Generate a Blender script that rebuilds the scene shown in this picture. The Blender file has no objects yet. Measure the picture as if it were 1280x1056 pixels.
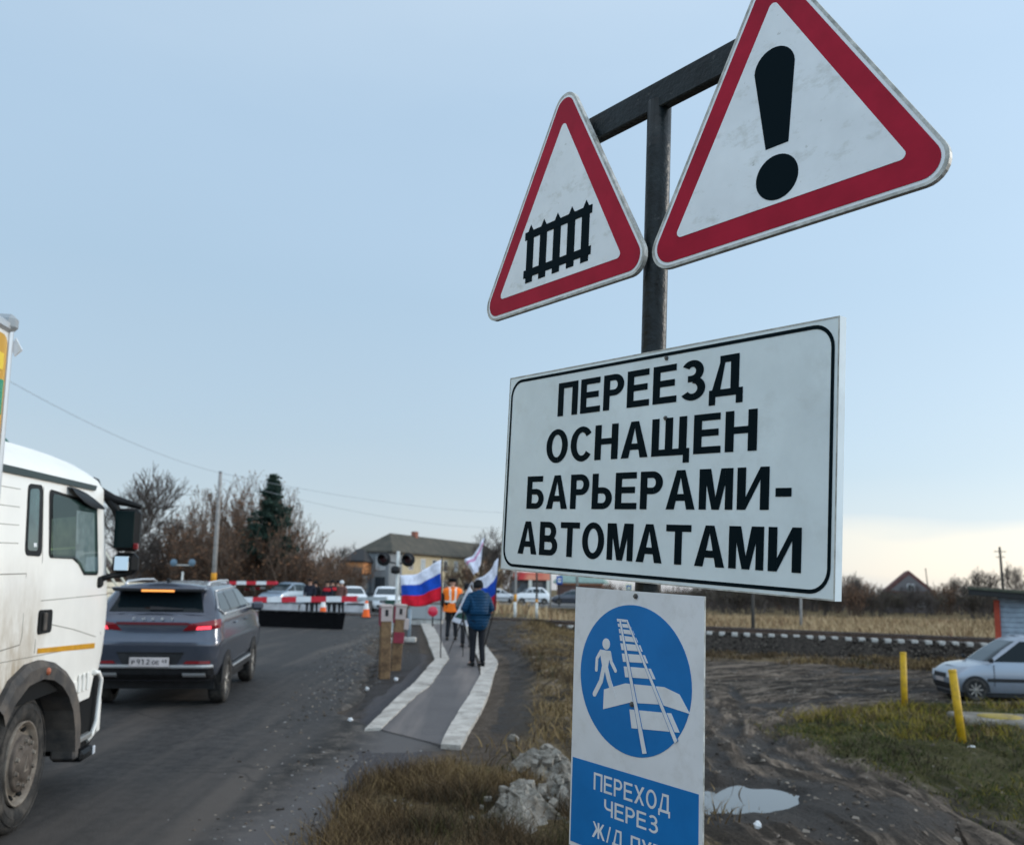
import bpy, bmesh, math, random
import numpy as np
from mathutils import Vector, Matrix, Euler
R = math.radians
random.seed(7)
scene = bpy.context.scene
col = scene.collection

# ---------------------------------------------------------------- camera
FP, CX, CY, EYE = 1180.0, 640.0, 560.0, 1.65
PITCH, ROLL = math.atan(175 / 1180.0), R(1.0)
f0 = np.array([0, math.cos(PITCH), math.sin(PITCH)])
u00 = np.array([0, -math.sin(PITCH), math.cos(PITCH)])
r00 = np.array([1.0, 0, 0])
cR = math.cos(ROLL) * r00 + math.sin(ROLL) * u00
cU = -math.sin(ROLL) * r00 + math.cos(ROLL) * u00
CAM = np.array([0, 0, EYE])
cd = bpy.data.cameras.new('camera')
cam = bpy.data.objects.new('camera', cd)
col.objects.link(cam)
scene.camera = cam
cam.matrix_world = Matrix(((cR[0], cU[0], -f0[0], 0), (cR[1], cU[1], -f0[1], 0), (cR[2], cU[2], -f0[2], EYE), (0, 0, 0, 1)))
cd.sensor_fit = 'HORIZONTAL'
cd.sensor_width = 36
cd.lens = FP / 1280 * 36
cd.shift_y = (CY - 528) / 1280
cd.clip_start, cd.clip_end = 0.1, 3000
cd.dof.use_dof = True
cd.dof.focus_distance = 2.7
cd.dof.aperture_fstop = 4.3

# ---------------------------------------------------------------- world and light
SUN_AZ, SUN_EL = R(72), R(17)
w = bpy.data.worlds.new('World')
scene.world = w
w.use_nodes = True
nt = w.node_tree
nt.nodes.clear()
N, L = nt.nodes.new, nt.links.new
out = N('ShaderNodeOutputWorld')
sky = N('ShaderNodeTexSky')
sky.sky_type = 'NISHITA'
sky.sun_disc = False
sky.sun_elevation = SUN_EL
sky.sun_rotation = SUN_AZ
b1 = N('ShaderNodeBackground')
b1.inputs[1].default_value = 0.05
hs_ = N('ShaderNodeHueSaturation')
hs_.inputs['Saturation'].default_value = 0.62
L(sky.outputs[0], hs_.inputs['Color'])
L(hs_.outputs[0], b1.inputs[0])
tc = N('ShaderNodeTexCoord')
sep = N('ShaderNodeSeparateXYZ')
L(tc.outputs['Generated'], sep.inputs[0])
mp = N('ShaderNodeMapping')
mp.inputs['Scale'].default_value = (1.0, 1.0, 3.2)
mp.inputs['Rotation'].default_value = (0.06, 0.12, 0.4)
L(tc.outputs['Generated'], mp.inputs[0])
nz = N('ShaderNodeTexNoise')
nz.inputs['Scale'].default_value = 1.6
nz.inputs['Detail'].default_value = 5
nz.inputs['Roughness'].default_value = 0.45
L(mp.outputs[0], nz.inputs['Vector'])
def mth(op, a, b=None, c=None):
    m = N('ShaderNodeMath')
    m.operation = op
    for i, x in enumerate((a, b, c)):
        if x is None: continue
        if isinstance(x, (int, float)): m.inputs[i].default_value = x
        else: L(x, m.inputs[i])
    return m.outputs[0]
zz = mth('ADD', sep.outputs[2], mth('MULTIPLY', mth('SUBTRACT', nz.outputs[0], 0.5), 0.26))
cr = N('ShaderNodeValToRGB')
E = cr.color_ramp.elements
E[0].position, E[0].color = 0.0, (0.36, 0.40, 0.46, 1)
E[1].position, E[1].color = 1.0, (0.80, 0.88, 0.98, 1)
for p, c in ((0.06, (0.37, 0.445, 0.52)), (0.16, (0.32, 0.43, 0.53)), (0.30, (0.31, 0.445, 0.575)), (0.46, (0.345, 0.485, 0.63)), (0.62, (0.45, 0.575, 0.70))):
    e = E.new(p)
    e.color = (*c, 1)
L(zz, cr.inputs[0])
# paler break in the cloud low on the right, and a brighter deck behind the viewer
side = mth('MULTIPLY', mth('MAXIMUM', mth('SUBTRACT', sep.outputs[0], 0.10), 0.0), 3.2)
low = mth('MAXIMUM', mth('SUBTRACT', 1.0, mth('MULTIPLY', mth('ABSOLUTE', mth('SUBTRACT', zz, 0.052)), 24.0)), 0.0)
brk = mth('MULTIPLY', mth('MINIMUM', side, 1.0), mth('MINIMUM', mth('MULTIPLY', low, 1.6), 1.0))
mx = N('ShaderNodeMixRGB')
mx.inputs[2].default_value = (0.60, 0.575, 0.53, 1)
L(brk, mx.inputs[0])
L(cr.outputs[0], mx.inputs[1])
back = mth('ADD', 1.0, mth('MULTIPLY', mth('MAXIMUM', mth('MULTIPLY', sep.outputs[1], -1.0), 0.0), 1.9))
right = mth('ADD', mth('ADD', 1.0, mth('MULTIPLY', mth('MAXIMUM', mth('ADD', sep.outputs[0], 0.1), 0.0), 0.14)), mth('MULTIPLY', mth('MAXIMUM', mth('SUBTRACT', sep.outputs[0], 0.5), 0.0), 1.7))
b2 = N('ShaderNodeBackground')
L(mx.outputs[0], b2.inputs[0])
L(mth('MULTIPLY', back, right), b2.inputs[1])
ad = N('ShaderNodeAddShader')
L(b1.outputs[0], ad.inputs[0])
L(b2.outputs[0], ad.inputs[1])
L(ad.outputs[0], out.inputs[0])

sd = bpy.data.lights.new('sun', 'SUN')
sd.energy = 1.5
sd.angle = R(14)
sd.color = (1.0, 0.94, 0.86)
sun = bpy.data.objects.new('sun', sd)
col.objects.link(sun)
dirv = Vector((math.sin(SUN_AZ) * math.cos(SUN_EL), math.cos(SUN_AZ) * math.cos(SUN_EL), math.sin(SUN_EL)))
sun.rotation_euler = dirv.to_track_quat('Z', 'Y').to_euler()
sun.location = (0, 0, 60)
scene.view_settings.view_transform = 'Standard'
scene.view_settings.look = 'None'
scene.view_settings.exposure = 0.07
scene.view_settings.gamma = 1.0

# ---------------------------------------------------------------- helpers
def ray(px, py):
    v = f0 + cR * (px - CX) / FP - cU * (py - CY) / FP
    return v / v[1]
def at(px, py, d):
    return Vector(CAM + ray(px, py) * d)
_zy = [-50, 0, 7.5, 14, 20, 33, 49, 70, 3000]
_zz = [-.5, -.48, -.36, -.15, -.02, .05, .1, 0, 0]
def zroad(y): return np.interp(y, _zy, _zz)
def terr(x, y):
    t = np.clip((x - .5) / 6., 0, 1)
    t = t * t * (3 - 2 * t)
    return zroad(y) * (1 - t) - 1.1 * t
def gp(px, py):
    v = ray(px, py)
    d = 2.0
    while d < 400:
        p = CAM + v * d
        if p[2] < terr(p[0], d): break
        d *= 1.002
    return Vector(p)

MATS = {}
def mat(name, c, rough=.6, metal=0., var=0., vs=4., bump=0., bs=30., c2=None, coat=0., emit=0., spec=.22, det=5):
    if name in MATS: return MATS[name]
    m = bpy.data.materials.new(name)
    m.use_nodes = True
    t = m.node_tree
    b = t.nodes['Principled BSDF']
    b.inputs['Roughness'].default_value = rough
    b.inputs['Metallic'].default_value = metal
    b.inputs['Specular IOR Level'].default_value = spec
    if coat:
        b.inputs['Coat Weight'].default_value = coat
        b.inputs['Coat Roughness'].default_value = .08
    b.inputs['Base Color'].default_value = (*c, 1)
    if emit:
        b.inputs['Emission Color'].default_value = (*c, 1)
        b.inputs['Emission Strength'].default_value = emit
    if var or bump or c2:
        tcn = t.nodes.new('ShaderNodeTexCoord')
    if var or c2:
        n = t.nodes.new('ShaderNodeTexNoise')
        n.inputs['Scale'].default_value = vs
        n.inputs['Detail'].default_value = det
        n.inputs['Roughness'].default_value = .65
        t.links.new(tcn.outputs['Object'], n.inputs['Vector'])
        rp = t.nodes.new('ShaderNodeValToRGB')
        a = c
        z = c2 or tuple(x * (1 - var) for x in c)
        hi = c if c2 else tuple(min(1, x * (1 + var)) for x in c)
        rp.color_ramp.elements[0].position = .36
        rp.color_ramp.elements[1].position = .64
        rp.color_ramp.elements[0].color = (*z, 1)
        rp.color_ramp.elements[1].color = (*hi, 1)
        t.links.new(n.outputs[0], rp.inputs[0])
        t.links.new(rp.outputs[0], b.inputs['Base Color'])
    if bump:
        n2 = t.nodes.new('ShaderNodeTexNoise')
        n2.inputs['Scale'].default_value = bs
        n2.inputs['Detail'].default_value = 6
        t.links.new(tcn.outputs['Object'], n2.inputs['Vector'])
        bp = t.nodes.new('ShaderNodeBump')
        bp.inputs['Strength'].default_value = bump
        bp.inputs['Distance'].default_value = .02
        t.links.new(n2.outputs[0], bp.inputs['Height'])
        t.links.new(bp.outputs[0], b.inputs['Normal'])
    MATS[name] = m
    return m

def dirty(m, dc, amount, scale=3., lo=.45, hi=.65, zlo=None, zhi=None, stretch=(1, 1, 1)):
    """grime with its own shape over a material's base colour; optional fade by height on the object"""
    t = m.node_tree
    b = t.nodes['Principled BSDF']
    tcn = t.nodes.new('ShaderNodeTexCoord')
    mpn = t.nodes.new('ShaderNodeMapping')
    mpn.inputs['Scale'].default_value = stretch
    t.links.new(tcn.outputs['Object'], mpn.inputs[0])
    n = t.nodes.new('ShaderNodeTexNoise')
    n.inputs['Scale'].default_value = scale
    n.inputs['Detail'].default_value = 8
    n.inputs['Roughness'].default_value = .7
    t.links.new(mpn.outputs[0], n.inputs['Vector'])
    mr = t.nodes.new('ShaderNodeMapRange')
    mr.inputs[1].default_value, mr.inputs[2].default_value = lo, hi
    mr.inputs[4].default_value = amount
    t.links.new(n.outputs[0], mr.inputs[0])
    fac = mr.outputs[0]
    if zlo is not None:
        sp = t.nodes.new('ShaderNodeSeparateXYZ')
        t.links.new(tcn.outputs['Object'], sp.inputs[0])
        m2 = t.nodes.new('ShaderNodeMapRange')
        m2.inputs[1].default_value, m2.inputs[2].default_value = zhi, zlo
        t.links.new(sp.outputs[2], m2.inputs[0])
        mm = t.nodes.new('ShaderNodeMath')
        mm.operation = 'MULTIPLY'
        t.links.new(fac, mm.inputs[0])
        t.links.new(m2.outputs[0], mm.inputs[1])
        fac = mm.outputs[0]
    mix = t.nodes.new('ShaderNodeMixRGB')
    mix.inputs[2].default_value = (*dc, 1)
    src = b.inputs['Base Color']
    if src.is_linked: t.links.new(src.links[0].from_socket, mix.inputs[1])
    else: mix.inputs[1].default_value = src.default_value
    t.links.new(fac, mix.inputs[0])
    t.links.new(mix.outputs[0], b.inputs['Base Color'])
    return m

def tag(o, label=None, cat=None, group=None, kind=None):
    if label: o['label'] = label
    if cat: o['category'] = cat
    if group: o['group'] = group
    if kind: o['kind'] = kind
    return o
def empty(name, loc, rot=(0, 0, 0), label=None, cat=None, group=None):
    o = bpy.data.objects.new(name, None)
    o.empty_display_size = .2
    col.objects.link(o)
    o.location = loc
    o.rotation_euler = rot
    return tag(o, label, cat, group)
def copy_tree(o, parent=None):
    c = o.copy()
    col.objects.link(c)
    c.parent = parent
    for ch in list(o.children): copy_tree(ch, c)
    return c

class MB:
    def __init__(s): s.v, s.f, s.m, s.sm = [], [], [], []
    def add(s, v, f, mi=0, M=None, smooth=False):
        k = len(s.v)
        s.v += [tuple(M @ Vector(p)) if M else tuple(p) for p in v]
        s.f += [tuple(i + k for i in q) for q in f]
        s.m += [mi] * len(f)
        s.sm += [smooth] * len(f)
        return s
    def box(s, c, d, mi=0, b=0., M=None):
        x, y, z = d[0] / 2, d[1] / 2, d[2] / 2
        T = Matrix.Translation(c) if M is None else M @ Matrix.Translation(c)
        if not b:
            v = [(i * x, j * y, k * z) for i in (-1, 1) for j in (-1, 1) for k in (-1, 1)]
            f = [(0, 1, 3, 2), (4, 6, 7, 5), (0, 4, 5, 1), (2, 3, 7, 6), (0, 2, 6, 4), (1, 5, 7, 3)]
            return s.add(v, f, mi, T)
        b = min(b, x * .98, y * .98, z * .98)
        v, ix = [], {}
        for i in (-1, 1):
            for j in (-1, 1):
                for k in (-1, 1):
                    for a, p in enumerate(((i * x, j * (y - b), k * (z - b)), (i * (x - b), j * y, k * (z - b)), (i * (x - b), j * (y - b), k * z))):
                        ix[i, j, k, a] = len(v)
                        v.append(p)
        f = []
        for i in (-1, 1):
            f.append([ix[i, -1, -1, 0], ix[i, 1, -1, 0], ix[i, 1, 1, 0], ix[i, -1, 1, 0]])
            f.append([ix[-1, i, -1, 1], ix[1, i, -1, 1], ix[1, i, 1, 1], ix[-1, i, 1, 1]])
            f.append([ix[-1, -1, i, 2], ix[1, -1, i, 2], ix[1, 1, i, 2], ix[-1, 1, i, 2]])
            for j in (-1, 1):
                f.append([ix[i, j, -1, 0], ix[i, j, 1, 0], ix[i, j, 1, 1], ix[i, j, -1, 1]])
                f.append([ix[i, -1, j, 0], ix[i, 1, j, 0], ix[i, 1, j, 2], ix[i, -1, j, 2]])
                f.append([ix[-1, i, j, 1], ix[1, i, j, 1], ix[1, i, j, 2], ix[-1, i, j, 2]])
                for k in (-1, 1): f.append([ix[i, j, k, 0], ix[i, j, k, 1], ix[i, j, k, 2]])
        g = []
        for q in f:
            p = [Vector(v[a]) for a in q]
            n = (p[1] - p[0]).cross(p[2] - p[0])
            cc = sum(p, Vector()) / len(p)
            g.append(tuple(q) if n.dot(cc) > 0 else tuple(reversed(q)))
        return s.add(v, g, mi, T)
    def tube(s, pts, r, n=8, mi=0, caps=True, M=None, smooth=True):
        P = [Vector(p) for p in pts]
        rs = r if isinstance(r, (list, tuple)) else [r] * len(P)
        v, f = [], []
        up = None
        for i, p in enumerate(P):
            d = (P[min(i + 1, len(P) - 1)] - P[max(i - 1, 0)]).normalized()
            if up is None:
                up = Vector((0, 0, 1)) if abs(d.z) < .9 else Vector((1, 0, 0))
            a = d.cross(up)
            if a.length < 1e-6: a = d.orthogonal()
            a.normalize()
            b = a.cross(d).normalized()
            up = b
            for k in range(n):
                t = 2 * math.pi * k / n
                v.append(p + (a * math.cos(t) + b * math.sin(t)) * rs[i])
        for i in range(len(P) - 1):
            for k in range(n):
                k2 = (k + 1) % n
                f.append((i * n + k, i * n + k2, (i + 1) * n + k2, (i + 1) * n + k))
        s.add(v, f, mi, M, smooth)
        if caps:
            k0 = len(s.v) - len(v)
            s.f += [tuple(k0 + k for k in reversed(range(n))), tuple(k0 + (len(P) - 1) * n + k for k in range(n))]
            s.m += [mi, mi]
            s.sm += [False, False]
        return s
    def lathe(s, prof, n=24, mi=0, M=None, axis='x', smooth=True, a0=0., a1=2 * math.pi):
        """prof: list of (along axis, radius)"""
        v, f = [], []
        full = abs(a1 - a0 - 2 * math.pi) < 1e-6
        cnt = n if full else n + 1
        for a, r in prof:
            for k in range(cnt):
                t = a0 + (a1 - a0) * k / n
                c, q = r * math.cos(t), r * math.sin(t)
                v.append((a, c, q) if axis == 'x' else ((c, a, q) if axis == 'y' else (c, q, a)))
        for i in range(len(prof) - 1):
            for k in range(n):
                k2 = (k + 1) % cnt
                q = (i * cnt + k, i * cnt + k2, (i + 1) * cnt + k2, (i + 1) * cnt + k)
                f.append(q if axis != 'y' else tuple(reversed(q)))
        return s.add(v, f, mi, M, smooth)
    def prism(s, poly, a, b, mi=0, fn=None, side=None, front=True, backf=True):
        """polygon (p,q) extruded from level a to b; fn(p,q,level)->xyz"""
        n = len(poly)
        fn = fn or (lambda p, q, l: (p, q, l))
        v = [fn(p, q, a) for p, q in poly] + [fn(p, q, b) for p, q in poly]
        area = sum(poly[i][0] * poly[(i + 1) % n][1] - poly[(i + 1) % n][0] * poly[i][1] for i in range(n))
        top, bot = tuple(range(n, 2 * n)), tuple(reversed(range(n)))
        f = ([top] if front else []) + ([bot] if backf else [])
        sd = [(i, (i + 1) % n, n + (i + 1) % n, n + i) for i in range(n)]
        if area < 0:
            f = [tuple(reversed(q)) for q in f]
            sd = [tuple(reversed(q)) for q in sd]
        k = len(s.v)
        s.add(v, f, mi)
        s.f += [tuple(i + k for i in q) for q in sd]
        s.m += [mi if side is None else side] * len(sd)
        s.sm += [False] * len(sd)
        return s
    def grid(s, fn, nu, nv, mi=0, smooth=True, M=None):
        v = [fn(i / nu, j / nv) for i in range(nu + 1) for j in range(nv + 1)]
        f = [(i * (nv + 1) + j, (i + 1) * (nv + 1) + j, (i + 1) * (nv + 1) + j + 1, i * (nv + 1) + j + 1) for i in range(nu) for j in range(nv)]
        return s.add(v, f, mi, M, smooth)
    def mesh(s, name, mats):
        me = bpy.data.meshes.new(name)
        me.from_pydata(s.v, [], s.f)
        for m in (mats if isinstance(mats, (list, tuple)) else [mats]): me.materials.append(m)
        me.polygons.foreach_set('material_index', s.m)
        me.polygons.foreach_set('use_smooth', s.sm)
        me.update()
        return me
    def build(s, name, mats, parent=None, label=None, cat=None, group=None, kind=None, loc=None, rot=None):
        o = bpy.data.objects.new(name, s.mesh(name, mats))
        col.objects.link(o)
        if parent: o.parent = parent
        if loc is not None: o.location = loc
        if rot is not None: o.rotation_euler = rot
        return tag(o, label, cat, group, kind)

def np_mesh(name, V, F, mats, mi=None, smooth=False):
    me = bpy.data.meshes.new(name)
    V = np.asarray(V, np.float32)
    F = np.asarray(F, np.int32)
    k = F.shape[1]
    me.vertices.add(len(V))
    me.vertices.foreach_set('co', V.ravel())
    me.loops.add(F.size)
    me.loops.foreach_set('vertex_index', F.ravel())
    me.polygons.add(len(F))
    me.polygons.foreach_set('loop_start', np.arange(0, F.size, k, dtype=np.int32))
    for m in (mats if isinstance(mats, (list, tuple)) else [mats]): me.materials.append(m)
    if mi is not None: me.polygons.foreach_set('material_index', np.asarray(mi, np.int32))
    me.polygons.foreach_set('use_smooth', np.full(len(F), smooth))
    me.update(calc_edges=True)
    me.validate()
    return me
def np_obj(name, me, **k):
    o = bpy.data.objects.new(name, me)
    col.objects.link(o)
    return tag(o, **k)
_VT = {}
def vnoise(x, y, s, seed=0):
    """cheap smooth value noise"""
    T = _VT.get(seed)
    if T is None: T = _VT[seed] = np.random.RandomState(seed).rand(256, 256)
    x, y = np.asarray(x) / s + 1000, np.asarray(y) / s + 1000
    xi, yi = np.floor(x).astype(int), np.floor(y).astype(int)
    fx, fy = x - xi, y - yi
    fx, fy = fx * fx * (3 - 2 * fx), fy * fy * (3 - 2 * fy)
    g = lambda a, b: T[a % 256, b % 256]
    return (g(xi, yi) * (1 - fx) + g(xi + 1, yi) * fx) * (1 - fy) + (g(xi, yi + 1) * (1 - fx) + g(xi + 1, yi + 1) * fx) * fy
def seg_dist(x, y, pts):
    d = np.full(np.shape(x), 1e9)
    for (a, b), (c, e) in zip(pts[:-1], pts[1:]):
        vx, vy = c - a, e - b
        t = np.clip(((x - a) * vx + (y - b) * vy) / (vx * vx + vy * vy + 1e-9), 0, 1)
        d = np.minimum(d, np.hypot(x - a - t * vx, y - b - t * vy))
    return d
def curve_coords(x, y, pts):
    """signed distance from a polyline and arc length along it"""
    best, sd, al, acc = np.full(np.shape(x), 1e9), np.zeros(np.shape(x)), np.zeros(np.shape(x)), 0.
    for (a, b), (c, e) in zip(pts[:-1], pts[1:]):
        vx, vy = c - a, e - b
        l2 = vx * vx + vy * vy + 1e-9
        t = np.clip(((x - a) * vx + (y - b) * vy) / l2, 0, 1)
        d = np.hypot(x - a - t * vx, y - b - t * vy)
        k = d < best
        best = np.where(k, d, best)
        sd = np.where(k, d * np.sign(vx * (y - b) - vy * (x - a)), sd)
        al = np.where(k, acc + t * math.sqrt(l2), al)
        acc += math.sqrt(l2)
    return sd, al
def inpoly(x, y, P):
    r = np.zeros(np.shape(x), bool)
    n = len(P)
    for i in range(n):
        (a, b), (c, e) = P[i], P[(i + 1) % n]
        k = ((b > y) != (e > y)) & (x < (c - a) * (y - b) / ((e - b) or 1e-9) + a)
        r ^= k
    return r
def soft(x, y, P, wd):
    d = seg_dist(x, y, list(P) + [P[0]])
    d = np.where(inpoly(x, y, P), d, -d)
    return np.clip(d / wd + .5, 0, 1)
def smooth_path(pts, n=6):
    P = [pts[0]] + list(pts) + [pts[-1]]
    o = []
    for i in range(1, len(P) - 2):
        p0, p1, p2, p3 = [np.array(P[k][:2]) for k in (i - 1, i, i + 1, i + 2)]
        for t in np.linspace(0, 1, n, endpoint=False):
            o.append(tuple(.5 * ((2 * p1) + (p2 - p0) * t + (2 * p0 - 5 * p1 + 4 * p2 - p3) * t * t + (3 * p1 - p0 - 3 * p2 + p3) * t ** 3)))
    o.append(tuple(P[-1][:2]))
    return o
# ---------------------------------------------------------------- terrain
g2 = lambda px, py: tuple(gp(px, py))[:2]
RUTS = [[(876, 850), (905, 915), (985, 985), (1090, 1056), (1180, 1110)], [(905, 845), (965, 920), (1060, 990), (1190, 1056)],
        [(870, 905), (905, 955), (1010, 1030), (1060, 1070)], [(870, 1005), (930, 1040), (990, 1080)],
        [(1200, 858), (1050, 868), (950, 888), (890, 935)], [(1200, 878), (1075, 886), (985, 903), (925, 945)],
        [(860, 832), (1000, 842), (1200, 838)], [(860, 846), (1010, 852), (1200, 848)], [(700, 900), (690, 935), (720, 1000)],
        [(870, 930), (960, 1000), (1040, 1060), (1100, 1110)]]
RUTS = [smooth_path([g2(*p) for p in r], 8) for r in RUTS]
MAIN = smooth_path([g2(*p) for p in ((1700, 850), (1300, 856), (1080, 864), (950, 880), (895, 905), (905, 945), (985, 1010), (1100, 1090), (1160, 1150))], 10)
PUD = [g2(*p) for p in ((800, 962), (878, 968), (920, 972), (960, 984), (1000, 1000), (985, 1012), (968, 1018), (940, 1007), (915, 1007), (870, 1004), (800, 1000))]
ISLAND = [g2(*p) for p in ((965, 915), (1010, 898), (1090, 882), (1290, 884), (1420, 890), (1500, 1000), (1420, 1110), (1290, 1050), (1180, 1000), (1075, 960))]
PZ = -.56
MOUND1, MOUND2 = g2(688, 962), g2(655, 1018)
EDGE = lambda y: -.9 - .107 * y
def track_y(x): return 48 - .27 * (x + .8)
def track_z(x): return np.where(np.asarray(x) < -.8, .12, .12 - .0145 * (np.asarray(x) + .8))
def height(x, y):
    z = terr(x, y)
    near = np.clip((60 - y) / 20, 0, 1)
    z = z + near * ((vnoise(x, y, 1.3, 1) - .5) * .05 + (vnoise(x, y, .45, 2) - .5) * .03 + (vnoise(x, y, 4, 3) - .5) * .12) * np.clip((x - EDGE(y)) / 2, 0, 1)
    wet = np.zeros_like(z)
    sd, al = curve_coords(x, y, MAIN)
    sd = sd + (vnoise(x, y, 1.6, 20) - .5) * .5
    st = .5 * vnoise(sd, al * .10, .34, 21) + .3 * vnoise(sd, al * .16, .17, 22) + .35 * vnoise(sd, al * .25, .9, 23) + .25 * (vnoise(x, y, .5, 24) - .5)
    st = np.clip((st - .42) / .32, 0, 1)
    lot = near * np.clip((x - EDGE(y) - 2.2) / 1.2, 0, 1)
    z = z + lot * (st - .5) * .085
    for k, r in enumerate(RUTS):
        d = seg_dist(x, y, r)
        amp = np.clip(vnoise(x, y, 1.9, 80 + k) * 1.7 - .2, 0, 1)
        z = z - .075 * np.exp(-(d / .17) ** 4) * amp
        wet = np.maximum(wet, np.exp(-(d / .2) ** 4) * amp)
    big = np.clip((vnoise(x, y * 2.2, 3.2, 25) - .45) * 3.2, 0, 1)
    wet = np.clip(np.maximum(wet * .9, (1 - st) * (.25 + .55 * big)), 0, 1) * lot
    z = z + lot * ((vnoise(x, y, .22, 91) - .5) * .03 + (vnoise(x, y, .12, 92) - .5) * .018)
    isl = soft(x, y, ISLAND, 1.6)
    z = z + .14 * isl
    p = np.clip(soft(x, y, PUD, .9) * 2 - .70, 0, 1)
    pz = PZ
    pp = soft(x, y, PUD, 2.2)
    z = z * (1 - np.clip(pp * 1.6, 0, 1)) + (PZ + .05 + (vnoise(x, y, .35, 77) - .5) * .07) * np.clip(pp * 1.6, 0, 1)
    do = np.where(inpoly(x, y, PUD), 0, seg_dist(x, y, PUD + [PUD[0]]))
    z = np.where(do < 1.6, np.maximum(z, PZ + .035 - np.maximum(do - 1.1, 0) * .35 + (vnoise(x, y, .3, 78) - .5) * .05), z)
    z = z - .13 * p * (.75 + .5 * vnoise(x, y, .4, 79))
    # ground stays just under the road and the footpath
    z = np.where(x < EDGE(y) + .3, np.minimum(z, terr(x, y) - .05), z)
    d = seg_dist(x, y, PATHC)
    z = np.where(d < 1.45, np.minimum(z, terr(x, y) - .03), z)
    return z, wet, isl, np.maximum(p, .95 * np.exp(-(do / .45) ** 2)), st * lot + (1 - lot) * .5
KL = [(455, 914), (500, 869.5), (517.5, 855), (544, 825.4), (530, 790), (520, 765)]
KLi = [(476, 913), (523, 869), (538.5, 858), (561.7, 824.6), (547, 793), (533.5, 769)]
KR = [(551, 932), (572, 892), (588, 868), (600, 846), (600, 830), (590, 806), (578, 782)]
KRo = [(577, 935), (600, 893), (612, 865), (622.5, 829), (612, 815), (598, 792), (585, 777)]
KL, KLi, KR, KRo = [[g2(*p) for p in K] for K in (KL, KLi, KR, KRo)]
PATHC = [g2(515, 912), g2(570, 850), g2(582, 825), g2(560, 790), g2(548, 769)]
def axis(lo, hi, a, b, d, g=1.09):
    m = list(np.arange(a, b, d))
    x, s = m[-1], d
    while x < hi:
        s *= g
        x += s
        m.append(x)
    x, s = a, d
    while x > lo:
        s *= g
        x -= s
        m.insert(0, x)
    return np.array(m)
gx = axis(-1500, 1500, -2.5, 13, .085)
gy = axis(-60, 2500, 6, 31, .085, 1.03)
X, Y = np.meshgrid(gx, gy, indexing='ij')
Z, WET, ISL, PD, STR = height(X, Y)
nx, ny = X.shape
idx = np.arange(nx * ny).reshape(nx, ny)
F = np.stack([idx[:-1, :-1], idx[1:, :-1], idx[1:, 1:], idx[:-1, 1:]], -1).reshape(-1, 4)
me = np_mesh('ground', np.stack([X, Y, Z], -1).reshape(-1, 3), F, [], smooth=True)
FIELD = np.clip((Y - track_y(X) - 3.5) / 2, 0, 1) * np.clip((X + 3) / 2, 0, 1)
BANK = np.clip(1 - np.abs(X - 1.0 - .02 * (Y - 10)) / 1.7, 0, 1) * np.clip((Y - 5) / 2, 0, 1) * (Y < track_y(X))
FOOT = np.clip(1 - np.abs(Y - track_y(X) + 5) / 3.5, 0, 1) * (X > 2) * .9
LEFT = np.clip((-9.5 - .107 * Y - X) / 1.5, 0, 1)
FORE = soft(X, Y, [(-1.4, 10.0), (-1.55, 7.5), (-1.6, 5), (2, 5), (1.4, 8.5), (.5, 10), (-.5, 10.6)], .6)
VERGE = np.clip((X - EDGE(Y) + .2) / .4, 0, 1) * np.clip((1.2 - X) / 1., 0, 1) * np.clip((Y - 11) / 2, 0, 1) * (Y < 46) * (seg_dist(X, Y, PATHC) > 1.0)
APR = np.clip(1 - seg_dist(X, Y, [(-1.9, 5), (-1.65, 9), (-1.3, 11.8), (-1.9, 16), (-2.6, 24)]) / 1.1, 0, 1) * (1 - FORE)
for nm, A in (('green', ISL), ('dry', np.clip(np.maximum.reduce([FIELD, BANK, LEFT, FORE, FOOT]), 0, 1)), ('wet', np.clip(np.maximum(WET * (1 - .8 * ISL) + PD, VERGE * .62), 0, 1)), ('apron', APR), ('streak', STR)):
    a = me.attributes.new(nm, 'FLOAT', 'POINT')
    a.data.foreach_set('value', A.astype(np.float32).ravel())
gm = bpy.data.materials.new('ground')
gm.use_nodes = True
t = gm.node_tree
bs = t.nodes['Principled BSDF']
def G(kind, **k):
    n = t.nodes.new(kind)
    for a, b in k.items(): setattr(n, a, b)
    return n
gtc = G('ShaderNodeTexCoord')
def gnoise(scale, det=6, rough=.65):
    n = G('ShaderNodeTexNoise')
    n.inputs['Scale'].default_value, n.inputs['Detail'].default_value, n.inputs['Roughness'].default_value = scale, det, rough
    t.links.new(gtc.outputs['Object'], n.inputs['Vector'])
    return n.outputs[0]
def gramp(src, stops):
    r = G('ShaderNodeValToRGB')
    e = r.color_ramp.elements
    e[0].position, e[0].color = stops[0][0], (*stops[0][1], 1)
    e[1].position, e[1].color = stops[-1][0], (*stops[-1][1], 1)
    for p, c in stops[1:-1]:
        q = e.new(p)
        q.color = (*c, 1)
    t.links.new(src, r.inputs[0])
    return r.outputs[0]
def gmix(a, b, fac):
    m = G('ShaderNodeMixRGB')
    t.links.new(fac, m.inputs[0])
    t.links.new(a, m.inputs[1])
    t.links.new(b, m.inputs[2])
    return m.outputs[0]
def gattr(nm, noise, lo=.35, hi=.65):
    a = G('ShaderNodeAttribute', attribute_name=nm)
    m = G('ShaderNodeMath', operation='ADD')
    s = G('ShaderNodeMath', operation='MULTIPLY_ADD')
    t.links.new(noise, s.inputs[0])
    s.inputs[1].default_value, s.inputs[2].default_value = .9, -.45
    t.links.new(a.outputs['Fac'], m.inputs[0])
    t.links.new(s.outputs[0], m.inputs[1])
    r = G('ShaderNodeMapRange')
    r.inputs[1].default_value, r.inputs[2].default_value = lo, hi
    t.links.new(m.outputs[0], r.inputs[0])
    return r.outputs[0]
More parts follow.
